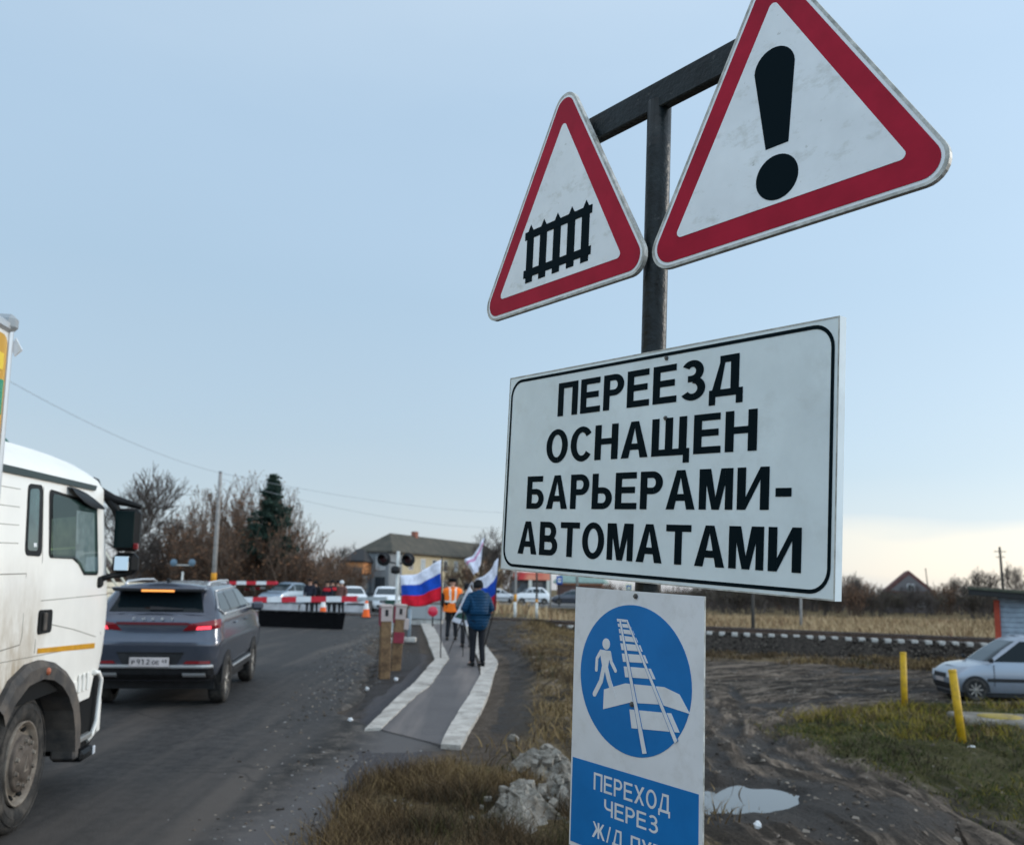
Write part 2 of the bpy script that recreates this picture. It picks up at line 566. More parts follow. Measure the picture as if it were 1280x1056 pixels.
n1, n2, n3, n4 = gnoise(.9), gnoise(5), gnoise(26, 8), gnoise(.25)
mud = gramp(n2, [(.32, (.044, .033, .025)), (.5, (.085, .066, .051)), (.68, (.14, .113, .090))])
mud2 = gramp(n3, [(.34, (.022, .017, .013)), (.66, (.13, .104, .082))])
h5 = G('ShaderNodeValue'); h5.outputs[0].default_value = .42
c = gmix(mud, mud2, h5.outputs[0])
c = gmix(c, gramp(n3, [(.3, (.11, .085, .064)), (.7, (.25, .203, .160))]), gattr('streak', n2, .62, 1.15))
c = gmix(gramp(n3, [(.3, (.012, .010, .008)), (.7, (.055, .044, .035))]), c, gattr('streak', n2, -.05, .42))
c = gmix(c, gramp(n3, [(.3, (.025, .019, .012)), (.5, (.105, .075, .036)), (.7, (.20, .15, .08))]), gattr('dry', n2))
c = gmix(c, gramp(n3, [(.3, (.016, .017, .006)), (.5, (.050, .048, .012)), (.72, (.11, .090, .032))]), gattr('green', n2))
c = gmix(c, gramp(n3, [(.3, (.055, .052, .055)), (.7, (.105, .10, .105))]), gattr('apron', n2))
fl_ = G('ShaderNodeAttribute', attribute_name='flow')
lo_ = G('ShaderNodeAttribute', attribute_name='lot')
def fnoise(sc):
    q = G('ShaderNodeTexNoise')
    q.inputs['Scale'].default_value, q.inputs['Detail'].default_value, q.inputs['Roughness'].default_value = sc, 5, .6
    t.links.new(fl_.outputs['Vector'], q.inputs['Vector'])
    return q.outputs[0]
fs1, fs2 = fnoise(3.2), fnoise(8.5)
def fstep(src, a, b_, top):
    q = G('ShaderNodeMapRange')
    q.inputs[1].default_value, q.inputs[2].default_value, q.inputs[4].default_value = a, b_, top
    t.links.new(src, q.inputs[0])
    w_ = G('ShaderNodeMath', operation='MULTIPLY')
    t.links.new(q.outputs[0], w_.inputs[0])
    t.links.new(lo_.outputs['Fac'], w_.inputs[1])
    return w_.outputs[0]
c = gmix(c, gramp(n3, [(.3, (.13, .100, .076)), (.7, (.30, .245, .195))]), fstep(fs2, .52, .62, .75))
c = gmix(c, gramp(n3, [(.3, (.008, .0065, .005)), (.7, (.040, .032, .025))]), fstep(fs1, .52, .44, .92))
c = gmix(c, gramp(n3, [(.3, (.010, .008, .006)), (.7, (.045, .036, .028))]), fstep(fs2, .44, .36, .85))
wetf = gattr('wet', n2, .35, .7)
c = gmix(c, gramp(n3, [(.3, (.010, .008, .007)), (.7, (.040, .032, .026))]), wetf)
t.links.new(c, bs.inputs['Base Color'])
rr = G('ShaderNodeMapRange')
rr.inputs[3].default_value, rr.inputs[4].default_value = .95, .6
t.links.new(wetf, rr.inputs[0])
t.links.new(rr.outputs[0], bs.inputs['Roughness'])
bs.inputs['Specular IOR Level'].default_value = .12
bp = G('ShaderNodeBump')
bp.inputs['Strength'].default_value, bp.inputs['Distance'].default_value = .9, .06
hm = G('ShaderNodeMath', operation='ADD')
hz_ = G('ShaderNodeMath', operation='MULTIPLY_ADD')
t.links.new(fs2, hz_.inputs[0])
hz_.inputs[1].default_value = 1.4
t.links.new(n3, hz_.inputs[2])
t.links.new(hz_.outputs[0], hm.inputs[0])
t.links.new(gnoise(9, 8, .75), hm.inputs[1])
t.links.new(hm.outputs[0], bp.inputs['Height'])
t.links.new(bp.outputs[0], bs.inputs['Normal'])
me.materials.append(gm)
SD, AL = curve_coords(X, Y, MAIN)
SD = SD + (vnoise(X, Y, 1.6, 20) - .5) * .5
fa = me.attributes.new('flow', 'FLOAT_VECTOR', 'POINT')
fa.data.foreach_set('vector', np.stack([SD, AL * .12, 0 * SD], -1).astype(np.float32).ravel())
la = me.attributes.new('lot', 'FLOAT', 'POINT')
la.data.foreach_set('value', (np.clip((60 - Y) / 20, 0, 1) * np.clip((X - EDGE(Y) - 2.2) / 1.2, 0, 1) * (1 - .8 * ISL) * (Y < track_y(X) - 4)).astype(np.float32).ravel())
np_obj('ground', me, kind='structure')

# puddle water, lying just above the dip
pv = [(a, b) for a, b in smooth_path(PUD + [PUD[0]], 6)[:-1]]
pz = PZ
water = mat('puddle_water', (.05, .046, .042), rough=.03, spec=.8)
cx0, cy0 = np.mean([p[0] for p in pv]), np.mean([p[1] for p in pv])
m = MB()
m.prism([(cx0 + (a - cx0) * 1.4, cy0 + (b - cy0) * 1.9) for a, b in pv], pz - .02, pz, 0)
m.build('puddle', water, kind='structure')

# road and footpath sheets
def asphalt(name, lo, mid, hi, crack):
    m = bpy.data.materials.new(name)
    m.use_nodes = True
    global t
    t0, t = t, m.node_tree
    global gtc
    g0, gtc = gtc, t.nodes.new('ShaderNodeTexCoord')
    b = t.nodes['Principled BSDF']
    fine, big = gnoise(34, 6, .8), gnoise(1.1, 7)
    c = gramp(big, [(.3, lo), (.5, mid), (.72, hi)])
    c2 = gramp(fine, [(.3, tuple(x * .42 for x in mid)), (.7, tuple(x * 1.8 for x in mid))])
    v = G('ShaderNodeValue')
    v.outputs[0].default_value = .5
    c = gmix(c, c2, v.outputs[0])
    c = gmix(c, gramp(gnoise(7, 8, .8), [(.36, tuple(x * .5 for x in lo)), (.64, tuple(x * 1.5 for x in hi))]), v.outputs[0]) if crack else c
    # long streaks of dust and tyre polish along the way
    mpn = G('ShaderNodeMapping')
    mpn.inputs['Rotation'].default_value = (0, 0, R(-6.4))
    mpn.inputs['Scale'].default_value = (1.5, .10, 1)
    t.links.new(gtc.outputs['Object'], mpn.inputs[0])
    st = G('ShaderNodeTexNoise')
    st.inputs['Scale'].default_value, st.inputs['Detail'].default_value = 1.3, 6
    t.links.new(mpn.outputs[0], st.inputs['Vector'])
    mr = G('ShaderNodeMapRange')
    mr.inputs[1].default_value, mr.inputs[2].default_value, mr.inputs[4].default_value = .48, .72, .75
    t.links.new(st.outputs[0], mr.inputs[0])
    dust = G('ShaderNodeRGB')
    dust.outputs[0].default_value = (hi[0] * 1.9, hi[1] * 1.75, hi[2] * 1.62, 1)
    c = gmix(c, dust.outputs[0], mr.outputs[0])
    if crack:
        vo = G('ShaderNodeTexVoronoi', feature='DISTANCE_TO_EDGE')
        vo.inputs['Scale'].default_value = .55
        wn = G('ShaderNodeTexNoise')
        wn.inputs['Scale'].default_value, wn.inputs['Detail'].default_value = 1.5, 6
        t.links.new(gtc.outputs['Object'], wn.inputs['Vector'])
        wm = G('ShaderNodeMixRGB')
        wm.inputs[0].default_value = .35
        t.links.new(gtc.outputs['Object'], wm.inputs[1])
        t.links.new(wn.outputs['Color'], wm.inputs[2])
        t.links.new(wm.outputs[0], vo.inputs['Vector'])
        mc = G('ShaderNodeMapRange')
        mc.inputs[1].default_value, mc.inputs[2].default_value, mc.inputs[3].default_value, mc.inputs[4].default_value = .002, .008, .45, 0
        t.links.new(vo.outputs['Distance'], mc.inputs[0])
        dk = G('ShaderNodeRGB')
        dk.outputs[0].default_value = (lo[0] * .5, lo[1] * .5, lo[2] * .5, 1)
        c = gmix(c, dk.outputs[0], mc.outputs[0])
    if crack:
        c = gmix(c, gramp(gnoise(3.2, 10, .82), [(.38, (.008, .007, .006)), (.5, (.030, .0255, .0215)), (.64, (.13, .110, .092))]), gattr('soil', big, .3, .8))
        pd = G('ShaderNodeRGB')
        pd.outputs[0].default_value = (.082, .075, .073, 1)
        c = gmix(c, pd.outputs[0], gattr('pale', big, .35, .95))
    t.links.new(c, b.inputs['Base Color'])
    b.inputs['Roughness'].default_value = .8
    b.inputs['Specular IOR Level'].default_value = .22
    bp = G('ShaderNodeBump')
    bp.inputs['Strength'].default_value, bp.inputs['Distance'].default_value = .5, .012
    t.links.new(fine, bp.inputs['Height'])
    t.links.new(bp.outputs[0], b.inputs['Normal'])
    t, gtc = t0, g0
    return m
road_m = asphalt('road_asphalt', (.016, .0150, .0148), (.028, .0262, .0255), (.046, .042, .039), True)
path_m = asphalt('path_asphalt', (.060, .055, .055), (.082, .0755, .0755), (.108, .10, .097), False)
ys = np.concatenate([np.arange(-40, 5, 3), np.arange(5, 34, .3), np.arange(34, 60, 1), np.arange(60, 210, 5)])
V, PALE = [], []
us = np.concatenate([np.linspace(0, .7, 10), np.linspace(.74, 1, 26)])
AP_Y, AP_X = [-40, 5, 7.3, 9.2, 10.4, 11.3, 12.2, 12.9, 14.0], [.3, -1.35, -1.3, -1.05, -.75, -.62, -.85, -1.65, -2.4]
for y in ys:
    e = EDGE(y) + (float(vnoise(0, y, .7, 9)) - .5) * .35 + (float(vnoise(0, y, 2.5, 10)) - .5) * .5
    if y < 14: e = max(e, np.interp(y, AP_Y, AP_X) + (float(vnoise(3, y, .35, 12)) - .5) * .14)
    wl = EDGE(y) - 7.4 + (float(vnoise(9, y, 1.0, 11)) - .5) * .5
    for u in us:
        x = wl + (e - wl) * u
        edge_drop = -.09 if u in (0, 1) else (-.012 if u > .985 else 0)
        V.append((x, y, zroad(y) + .012 * math.sin(u * 3.14) + edge_drop))
        PALE.append(float(np.clip(1.1 - seg_dist(np.array(x), np.array(y), [(-2.2, 4), (-1.75, 9), (-1.25, 11.4), (-1.4, 12.6)]) / .85, 0, 1)) if y < 16 else float(np.clip((x - e + .9) / .9, 0, 1)) * .0)
n = len(us)
F = [(i * n + j, i * n + j + 1, (i + 1) * n + j + 1, (i + 1) * n + j) for i in range(len(ys) - 1) for j in range(n - 1)]
SOIL = []
sl1 = [g2(230, 1075), g2(330, 985), g2(410, 910), g2(462, 820), g2(478, 790)]
for (x, y, z) in V:
    e0 = np.interp(y, [p[1] for p in sl1], [p[0] for p in sl1])
    SOIL.append(float(np.clip((x - e0) / .5 + .5, 0, 1)) if y < 34 else 0.)
rme = np_mesh('road', V, F, road_m, smooth=True)
rme.attributes.new('soil', 'FLOAT', 'POINT').data.foreach_set('value', np.array(SOIL, np.float32))
rme.attributes.new('pale', 'FLOAT', 'POINT').data.foreach_set('value', np.array(PALE, np.float32))
np_obj('road', rme, kind='structure')
m = MB()   # side street beyond the line, and the asphalt apron where the footpath starts
m.box((1, 108, -.13), (20, 20, .3), 0)
m.build('side_street', mat('grey_street', (.16, .155, .15), rough=.8, var=.2), kind='structure')
def sheet(name, A, B, off, m_, n=10, th=.0, mi=0):
    mb = MB()
    v = []
    def dens(P):
        o = []
        for (a, b) in zip(P[:-1], P[1:]):
            for k in range(n): o.append((a[0] + (b[0] - a[0]) * k / n, a[1] + (b[1] - a[1]) * k / n))
        return o + [tuple(P[-1])]
    A, B = dens(A), dens(B)
    v = []
    for a, b in zip(A, B):
        for q, dz in ((a, -.15), (a, off), (b, off), (b, -.15)): v.append((q[0], q[1], float(zroad(q[1])) + dz))
    f = []
    for i in range(len(A) - 1):
        for k in range(3): f.append((i * 4 + k, i * 4 + k + 1, i * 4 + k + 5, i * 4 + k + 4))
    f += [(0, 3, 2, 1), tuple((len(A) - 1) * 4 + k for k in range(4))]
    mb.add(v, f)
    return mb
sheet('footpath', KLi, [KR[0], KR[1], KR[2], KR[3], KR[5], KR[6]], .017, path_m).build('footpath', path_m, kind='structure')
kerb_m = mat('whitewashed_kerb', (.43, .40, .36), rough=.9, var=.2, vs=6, bump=.5, bs=40)
dirty(kerb_m, (.16, .14, .12), .6, 2.2, .42, .66)
dirty(kerb_m, (.09, .08, .07), .6, 11, .56, .68)
def kerb(A, B):
    mb = MB()
    rg = random.Random(len(mb.v) + len(A))
    for (a, b), (c_, d) in zip(zip(A[:-1], A[1:]), zip(B[:-1], B[1:])):
        ln = math.hypot(b[0] - a[0], b[1] - a[1])
        k = max(1, round(ln / 1.9))
        for i in range(k):
            q0, q1 = i / k + (.003 / ln if i else 0), (i + 1) / k - (.003 / ln if i < k - 1 else 0)
            w = lambda p, r, q: (p[0] + (r[0] - p[0]) * q, p[1] + (r[1] - p[1]) * q)
            dz, jj = rg.uniform(-.003, .003), rg.uniform(-.012, .012)
            N_ = 8
            v, f = [], []
            for j in range(N_ + 1):
                q = q0 + (q1 - q0) * j / N_
                for e, (p, off) in enumerate(((w(a, b, q), -.15), (w(a, b, q), .032), (w(c_, d, q), .036), (w(c_, d, q), -.15))):
                    chip = rg.uniform(0, .018) if rg.random() < .35 else 0
                    v.append((p[0] + jj + (chip if e < 2 else -chip), p[1], float(zroad(p[1])) + off + dz - (chip * .5 if e in (1, 2) else 0)))
            for j in range(N_):
                for e in range(3): f.append((j * 4 + e, j * 4 + e + 1, j * 4 + e + 5, j * 4 + e + 4))
            f += [(0, 3, 2, 1), tuple(N_ * 4 + e for e in range(4))]
            mb.add(v, f)
    mb.build('kerb', kerb_m, kind='structure')
kerb(KL, KLi)
kerb(KR, KRo)

# ---------------------------------------------------------------- railway
ballast_m = mat('ballast', (.045, .036, .029), rough=.95, c2=(.011, .009, .007), vs=7, bump=1., bs=22)
tn = math.hypot(1, .27)
td = np.array([1, -.27]) / tn
tp = np.array([.27, 1]) / tn            # across, away from the viewer
V = []
qs = np.arange(-70, 110, .45)
for q in qs:
    x, y = -.8 + td[0] * q, 48 + td[1] * q
    zt = float(track_z(x))
    onroad = -15 < x < -3.2
    top = (-.12 if onroad else zt - .17)
    base = float(terr(np.array(x), y)) - .25
    hw = 1.22
    hgt = max(top - base, .05)
    for k, (o, z) in enumerate(((-hw - hgt * 1.5, base), (-hw - hgt * .75, (base + top) / 2), (-hw, top), (-.8, top + .01), (.8, top + .01), (hw, top), (hw + hgt * 1.5, base))):
        j = (0 if k in (0, 6) else 1) * (0 if onroad else 1)
        o2 = o + j * random.uniform(-.1, .1)
        V.append((x + tp[0] * o2, y + tp[1] * o2, z + j * random.uniform(-.04, .04)))
F = [(i * 7 + j, (i + 1) * 7 + j, (i + 1) * 7 + j + 1, i * 7 + j + 1) for i in range(len(qs) - 1) for j in range(6)]
np_obj('railway_embankment', np_mesh('embankment', V, F, ballast_m), kind='structure')
m = MB()
for i in range(5200):
    q = random.uniform(-8, 48)
    x, y = -.8 + td[0] * q, 48 + td[1] * q
    if -15 < x < -2.5: continue
    top, base = float(track_z(x)) - .17, float(terr(np.array(x), y)) - .1
    u = random.random()
    o = -1.15 - (top - base) * 1.5 * u
    s = random.uniform(.05, .13)
    m.box((0, 0, 0), (s, s * random.uniform(.6, 1), s * .8), random.choice((0, 0, 1, 2)), 0, Matrix.Translation((x + tp[0] * o, y + tp[1] * o, top - (top - base) * u + .02)) @ Euler((random.random() * 3, random.random() * 3, random.random() * 3)).to_matrix().to_4x4())
m.build('ballast_stones', [mat('stone_dark', (.018, .014, .011), .9), mat('stone_mid', (.042, .034, .028), .9), mat('stone_pale', (.085, .071, .058), .9)], kind='stuff')
rail_m = mat('rusty_rail', (.075, .05, .038), rough=.7, metal=.2, var=.3)
head_m = mat('worn_rail_head', (.35, .34, .34), rough=.35, metal=.8)
RP = [(-.075, 0), (.075, 0), (.075, .012), (.012, .03), (.012, .12), (.036, .135), (.036, .175), (-.036, .175), (-.036, .135), (-.012, .12), (-.012, .03), (-.075, .012)]
for sgn, nm in ((-1, 'near rail of the railway line, brown with rust'), (1, 'far rail of the railway line, behind the near one')):
    m = MB()
    V, F = [], []
    for q in np.arange(-70, 110, 2.):
        x, y = -.8 + td[0] * q, 48 + td[1] * q
        for a, b in RP: V.append((x + tp[0] * (sgn * .78 + a), y + tp[1] * (sgn * .78 + a), float(track_z(x)) - .13 + b))
    k = len(RP)
    cnt = len(V) // k
    for i in range(cnt - 1):
        for j in range(k): F.append((i * k + j, i * k + (j + 1) % k, (i + 1) * k + (j + 1) % k, (i + 1) * k + j))
    m.add(V, F)
    for i, f in enumerate(m.f):
        if (i % k) == 6: m.m[i] = 1
    m.build('rail', [rail_m, head_m], label=nm, cat='rail', group='rails of the railway line')
sm = MB()
sm.box((0, 0, 0), (2.75, .27, .2), 0, .03)
sm.box((-.78, 0, .105), (.36, .16, .02), 1)
sm.box((.78, 0, .105), (.36, .16, .02), 1)
conc = mat('sleeper_concrete', (.40, .38, .35), rough=.9, var=.35, vs=5)
proto = sm.mesh('sleeper', [conc, rail_m])
for i in range(66):
    q = -.2 + i * .545
    x, y = -.8 + td[0] * q, 48 + td[1] * q
    o = bpy.data.objects.new('sleeper', proto)
    col.objects.link(o)
    o.location = (x, y, float(track_z(x)) - .215)
    o.rotation_euler = (random.uniform(-.01, .01), 0, math.atan2(tp[1], tp[0]) + random.uniform(-.02, .02))
    tag(o, 'pale concrete railway sleeper with its end showing from the dark ballast', 'sleeper', 'concrete sleepers under the rails')
m = MB()    # rubber deck where the road crosses the line
for o in (-1.7, 0, 1.7):
    M = Matrix.Translation((-.8 - 8.6 * td[0] - .0, 48 + 8.6 * .26, .09)) @ Matrix.Rotation(math.atan2(td[1], td[0]), 4, 'Z')
    m.box((0, o, 0), (9.5, 1.3, .06), 0, .01, M)
m.build('crossing_deck', mat('deck_rubber', (.05, .05, .05), .7, var=.3), kind='structure')
# ---------------------------------------------------------------- the road sign on its pole
def arc_strip(cx, cy, rx, ry, sx, sy, a0, a1, n=14):
    """thick arc between two ellipses as quads"""
    o = []
    for i in range(n):
        p, q = R(a0 + (a1 - a0) * i / n), R(a0 + (a1 - a0) * (i + 1) / n)
        o.append([(cx + rx * math.cos(p), cy + ry * math.sin(p)), (cx + rx * math.cos(q), cy + ry * math.sin(q)), (cx + (rx - sx) * math.cos(q), cy + (ry - sy) * math.sin(q)), (cx + (rx - sx) * math.cos(p), cy + (ry - sy) * math.sin(p))])
    return o
def glyph(ch, s, h):
    """capital letter of height 1 as non-overlapping polygons, and its width; s, h: stem and bar weight"""
    B = lambda x0, y0, x1, y1: [(x0, y0), (x1, y0), (x1, y1), (x0, y1)]
    def bowl(y0, y1, x0, w_):
        ry = (y1 - y0) / 2
        rx = min(ry * 1.05, w_ - x0)
        c = w_ - rx
        return [B(x0, y1 - h, c, y1), B(x0, y0, c, y0 + h)] + arc_strip(c, (y0 + y1) / 2, rx, ry, s, h, -90, 90)
    if ch == 'П': return [B(0, 0, s, 1), B(.74 - s, 0, .74, 1), B(s, 1 - h, .74 - s, 1)], .74
    if ch == 'Е': return [B(0, 0, s, 1), B(s, 1 - h, .68, 1), B(s, .5 - h / 2 + .02, .64, .5 + h / 2 + .02), B(s, 0, .70, h)], .70
    if ch == 'Р': return [B(0, 0, s, 1)] + bowl(.40, 1, s, .68), .68
    if ch == 'В': return [B(0, 0, s, 1)] + bowl(.5 - h * .45, 1, s, .67) + bowl(0, .5 + h * .45 - .002, s, .74), .74
    if ch == 'Б': return [B(0, 0, s, 1), B(s, 1 - h, .64, 1)] + bowl(0, .61, s, .70), .70
    if ch == 'Ь': return [B(0, 0, s, 1)] + bowl(0, .61, s, .69), .69
    if ch == 'О': return arc_strip(.40, .5, .40, .515, s, h, 0, 360, 36), .80
    if ch == 'С': return arc_strip(.40, .5, .40, .515, s, h, 38, 322, 30), .74
    if ch == 'Н': return [B(0, 0, s, 1), B(.76 - s, 0, .76, 1), B(s, .52 - h / 2, .76 - s, .52 + h / 2)], .76
    if ch == 'А':
        k = s * 1.12
        yb, yt = .22, .22 + h
        xl = lambda y: (.41 - k / 2) * y + k          # inner edge of the left leg
        c = .41
        return [[(0, 0), (k, 0), (c, .985 - .17), (c, 1), (c - k / 2, 1)], [(.82 - k, 0), (.82, 0), (c + k / 2, 1), (c, 1), (c, .985 - .17)],
                [(k + (c - k) * yb / .815, yb), (.82 - k - (c - k) * yb / .815, yb), (.82 - k - (c - k) * yt / .815, yt), (k + (c - k) * yt / .815, yt)]], .82
    if ch == 'М':
        c, W = .44, .88
        return [B(0, 0, s * .92, 1), B(W - s * .92, 0, W, 1), [(s * .92, 1), (s * .92, .62), (c - s * .45, 0), (c, 0), (c, .30), (s * 1.45, 1)], [(W - s * .92, 1), (W - s * 1.45, 1), (c, .30), (c, 0), (c + s * .45, 0), (W - s * .92, .62)]], W
    if ch == 'И': return [B(0, 0, s, 1), B(.77 - s, 0, .77, 1), [(s, 0), (s, .30), (.77 - s, 1), (.77 - s, .70)]], .77
    if ch == 'Т': return [B(0, 1 - h, .74, 1), B(.37 - s / 2, 0, .37 + s / 2, 1 - h)], .74
    if ch == 'Д': return [B(.10, 0, .82, h), B(0, -.2, s * .8, h), B(.86 - s * .8, -.2, .86, h), B(.76 - s, h, .76, 1), B(.27, 1 - h, .76 - s, 1), [(.08, h), (.08 + s, h), (.27 + s * .62, 1 - h), (.27, 1 - h)]][0:1] + [B(0, -.2, s * .8, 0), B(.86 - s * .8, -.2, .86, 0), B(0, 0, .10, h), B(.82, 0, .86, h), B(.76 - s, h, .76, 1), B(.27, 1 - h, .76 - s, 1), [(.08, h), (.08 + s, h), (.27 + s * .62, 1 - h), (.27, 1 - h)]], .86
    if ch == 'Щ': return [B(0, 0, s, 1), B(.49 - s / 2, h, .49 + s / 2, 1), B(.98 - s, 0, .98, 1), B(s, 0, .98 - s, h), B(.98, 0, 1.06, h), B(1.06 - s * .8, -.2, 1.06, 0)], 1.06
    if ch == 'З': return arc_strip(.32, .735, .31, .28, s, h, -90, 150, 18) + arc_strip(.33, .29, .35, .305, s, h, -148, 90, 20) + [B(.20, .46, .33, .46 + h * .93)], .68
    if ch == 'Х': return [[(0, 0), (s * 1.2, 0), (.78, 1), (.78 - s * 1.2, 1)], [(0, 1), (s * 1.2, 1), (.39 + s * .2, .62), (.39 - s * .55, .53)], [(.78 - s * 1.2, 0), (.78, 0), (.39 + s * .55, .47), (.39 - s * .2, .40)]], .78
    if ch == 'Ч': return [B(.68 - s, 0, .68, 1), B(0, .62, s, 1), B(.30, .36, .68 - s, .36 + h)] + arc_strip(.30, .64, .30, .28, s, h, 180, 270, 8), .68
    if ch == 'Ж': return [B(.55 - s / 2, 0, .55 + s / 2, 1), [(0, 0), (s * 1.15, 0), (.55 - s / 2, .44), (.55 - s / 2, .60), (.33, .58)], [(1.10, 0), (.77, .58), (.55 + s / 2, .60), (.55 + s / 2, .44), (1.10 - s * 1.15, 0)], [(.06, 1), (.06 + s, 1), (.50, .58), (.36, .52)], [(1.04, 1), (.74, .52), (.60, .58), (1.04 - s, 1)]], 1.10
    if ch == '/': return [[(0, -.02), (s * .8, -.02), (.38, 1.02), (.38 - s * .8, 1.02)]], .38
    if ch == 'У': return [[(.05, 0), (.05 + s * 1.15, 0), (.76, 1), (.76 - s * 1.15, 1)], [(0, 1), (s * 1.2, 1), (.46, .45), (.33, .30)]], .76
    if ch == '-': return [B(.04, .30, .40, .30 + h * 1.15)], .44
    return [], .38
def add_text(mb, body, x0, x1, yb, yc, z, mi, M=None, s=.212, h=.172, gap=.105):
    polys, x = [], 0
    for ch in body:
        g_, w_ = glyph(ch, s, h)
        polys += [[(a + x, b) for a, b in q] for q in g_]
        x += w_ + gap
    x -= gap
    for i, q in enumerate(polys):
        v = [(x0 + a / x * (x1 - x0), yb + b * (yc - yb), z + .00002 * (i % 7)) for a, b in q]
        ar = sum(v[k - 1][0] * v[k][1] - v[k][0] * v[k - 1][1] for k in range(len(v)))
        mb.add(v if ar > 0 else v[::-1], [tuple(range(len(v)))], mi, M)
def round_poly(P, r, n=7):
    o = []
    k = len(P)
    for i in range(k):
        a, b, c = Vector(P[i - 1]).to_2d(), Vector(P[i]).to_2d(), Vector(P[(i + 1) % k]).to_2d()
        d1, d2 = (a - b).normalized(), (c - b).normalized()
        ang = d1.angle(d2)
        tl = r / math.tan(ang / 2)
        ctr = b + (d1 + d2).normalized() * (r / math.sin(ang / 2))
        p1, p2 = b + d1 * tl, b + d2 * tl
        a1, a2 = math.atan2(*(p1 - ctr).yx), math.atan2(*(p2 - ctr).yx)
        da = (a2 - a1 + math.pi) % (2 * math.pi) - math.pi
        for j in range(n + 1):
            q = a1 + da * j / n
            o.append((ctr.x + r * math.cos(q), ctr.y + r * math.sin(q)))
    return o
def ellipse(cx, cy, rx, ry, n=48, a0=0, a1=2 * math.pi):
    return [(cx + rx * math.cos(a0 + (a1 - a0) * i / n), cy + ry * math.sin(a0 + (a1 - a0) * i / n)) for i in range(n)]
def ring(mb, A, B, z, mi):
    n = len(A)
    mb.add([(*p, z) for p in A] + [(*p, z) for p in B], [(i, (i + 1) % n, n + (i + 1) % n, n + i) for i in range(n)], mi)
def frame(o, u, v):
    u, v = Vector(u).normalized(), Vector(v)
    v = (v - u * v.dot(u)).normalized()
    n = u.cross(v)
    return Matrix(((u.x, v.x, n.x, o[0]), (u.y, v.y, n.y, o[1]), (u.z, v.z, n.z, o[2]), (0, 0, 0, 1)))
def dirt_white(name, c, dc, amt, sc, lo, hi, **k):
    m = mat(name, c, rough=.5, var=.06, vs=3, spec=.15)
    return dirty(m, dc, amt, sc, lo, hi, **k)
tri_white = dirty(dirt_white('sign_white', (.64, .67, .69), (.40, .41, .38), .75, 9, .54, .72, stretch=(1, 1.6, 1)), (.22, .22, .19), .75, 30, .64, .72)
plate_white = dirty(dirt_white('plate_white', (.58, .635, .645), (.42, .44, .43), .5, 5, .52, .75), (.16, .15, .13), .8, 38, .70, .76)
low_white = dirt_white('low_plate_white', (.58, .585, .60), (.45, .44, .43), .5, 14, .5, .7)
edge_grey = mat('sign_edge', (.50, .50, .47), rough=.5, metal=.15, c2=(.24, .24, .22), vs=22)
red_m = mat('sign_red', (.30, .008, .026), rough=.5, var=.14, vs=5, spec=.12)
black_m = mat('sign_black', (.003, .008, .011), rough=.6, spec=.03)
blue_m = mat('sign_blue', (.010, .135, .37), rough=.4, var=.08, vs=4, spec=.12)
pole_m = mat('pole_paint', (.006, .009, .010), rough=.4, spec=.22, var=.4, vs=14, bump=.25, bs=45)
dirty(pole_m, (.07, .07, .068), .8, 26, .62, .70)
bolt_m = mat('bolt_steel', (.12, .12, .12), rough=.45, metal=.7)

SP = Vector((.36, 2.888, -.47))
sign = empty('road_sign', SP, label='black road sign pole carrying two red triangles, a white text board and a blue plate', cat='road sign')
PX0, U0, V0, N0 = Vector((-.1316, 3.4892, 2.6354)), Vector((.595, -.8034, -.0241)), Vector((.0206, -.0147, .9997)), Vector((-.8035, -.5953, .0078))
def place(o, Mw):
    o.parent = sign
    o.matrix_parent_inverse = Matrix.Identity(4)
    o.matrix_basis = Matrix.Translation(-SP) @ Mw
m = MB()
top, lowp = Vector((.4512, 2.811, 3.20)), Vector((.431, 2.828, 2.40))
ax = (top - lowp) / (top.z - lowp.z)
pts = [lowp + ax * (z - lowp.z) - SP for z in (-.75, -.1, .8, 1.7, 2.4, 3.0, 3.185)]
m.tube(pts, .0385, 20)
m.build('pole', pole_m, sign)
m = MB()
m.box((.91, .585, -.05), (1.06, .092, .036), 0, .004)
place(m.build('crossbar', pole_m), frame(PX0, U0, V0))
for a in (.40, 1.40):
    m = MB().box((a, .585, -.026), (.07, .05, .012), 0, .003)
    place(m.build('clamp', bolt_m), frame(PX0, U0, V0))
def tri_plate(name, o, u, v, inner, label, symbol):
    S = .94
    P = [(0, 0), (S, 0), (S / 2, S * .866)]
    m = MB()
    m.prism(round_poly(P, .062, 9), -.015, 0, 0, side=3)
    ring(m, round_poly(P, .062, 9), round_poly([(.014, .008), (S - .014, .008), (S / 2, S * .866 - .016)], .056, 9), .0006, 3)
    d = .0165
    k = d * 1.732
    m.prism(round_poly([(k, d), (S - k, d), (S / 2, S * .866 - 2 * d)], .048, 9), .0006, .0014, 1)
    m.prism(round_poly(inner, .014, 6), .0014, .0026, 0)
    symbol(m)
    ob = m.build(name, [tri_white, red_m, black_m, edge_grey], label=label)
    place(ob, frame(o, u, v))
    return ob
def fence_sym(m):
    for c in (.306, .382, .459, .536, .611):
        m.prism([(c - .020, .100), (c + .020, .100), (c + .020, .284), (c, .315), (c - .020, .284)], .0026, .0038, 2)
    for a in (.120, .262): m.prism([(.274, a), (.643, a), (.643, a + .029), (.274, a + .029)], .0026, .0044, 2)
def excl_sym(m):
    P = [(.430, .24), (.497, .24)] + ellipse(.466, .461, .0605, .0615, 16, 0, math.pi * 1.03)
    m.prism(P, .0026, .0038, 2)
    m.prism(ellipse(.459, .153, .062, .062, 40), .0026, .0038, 2)
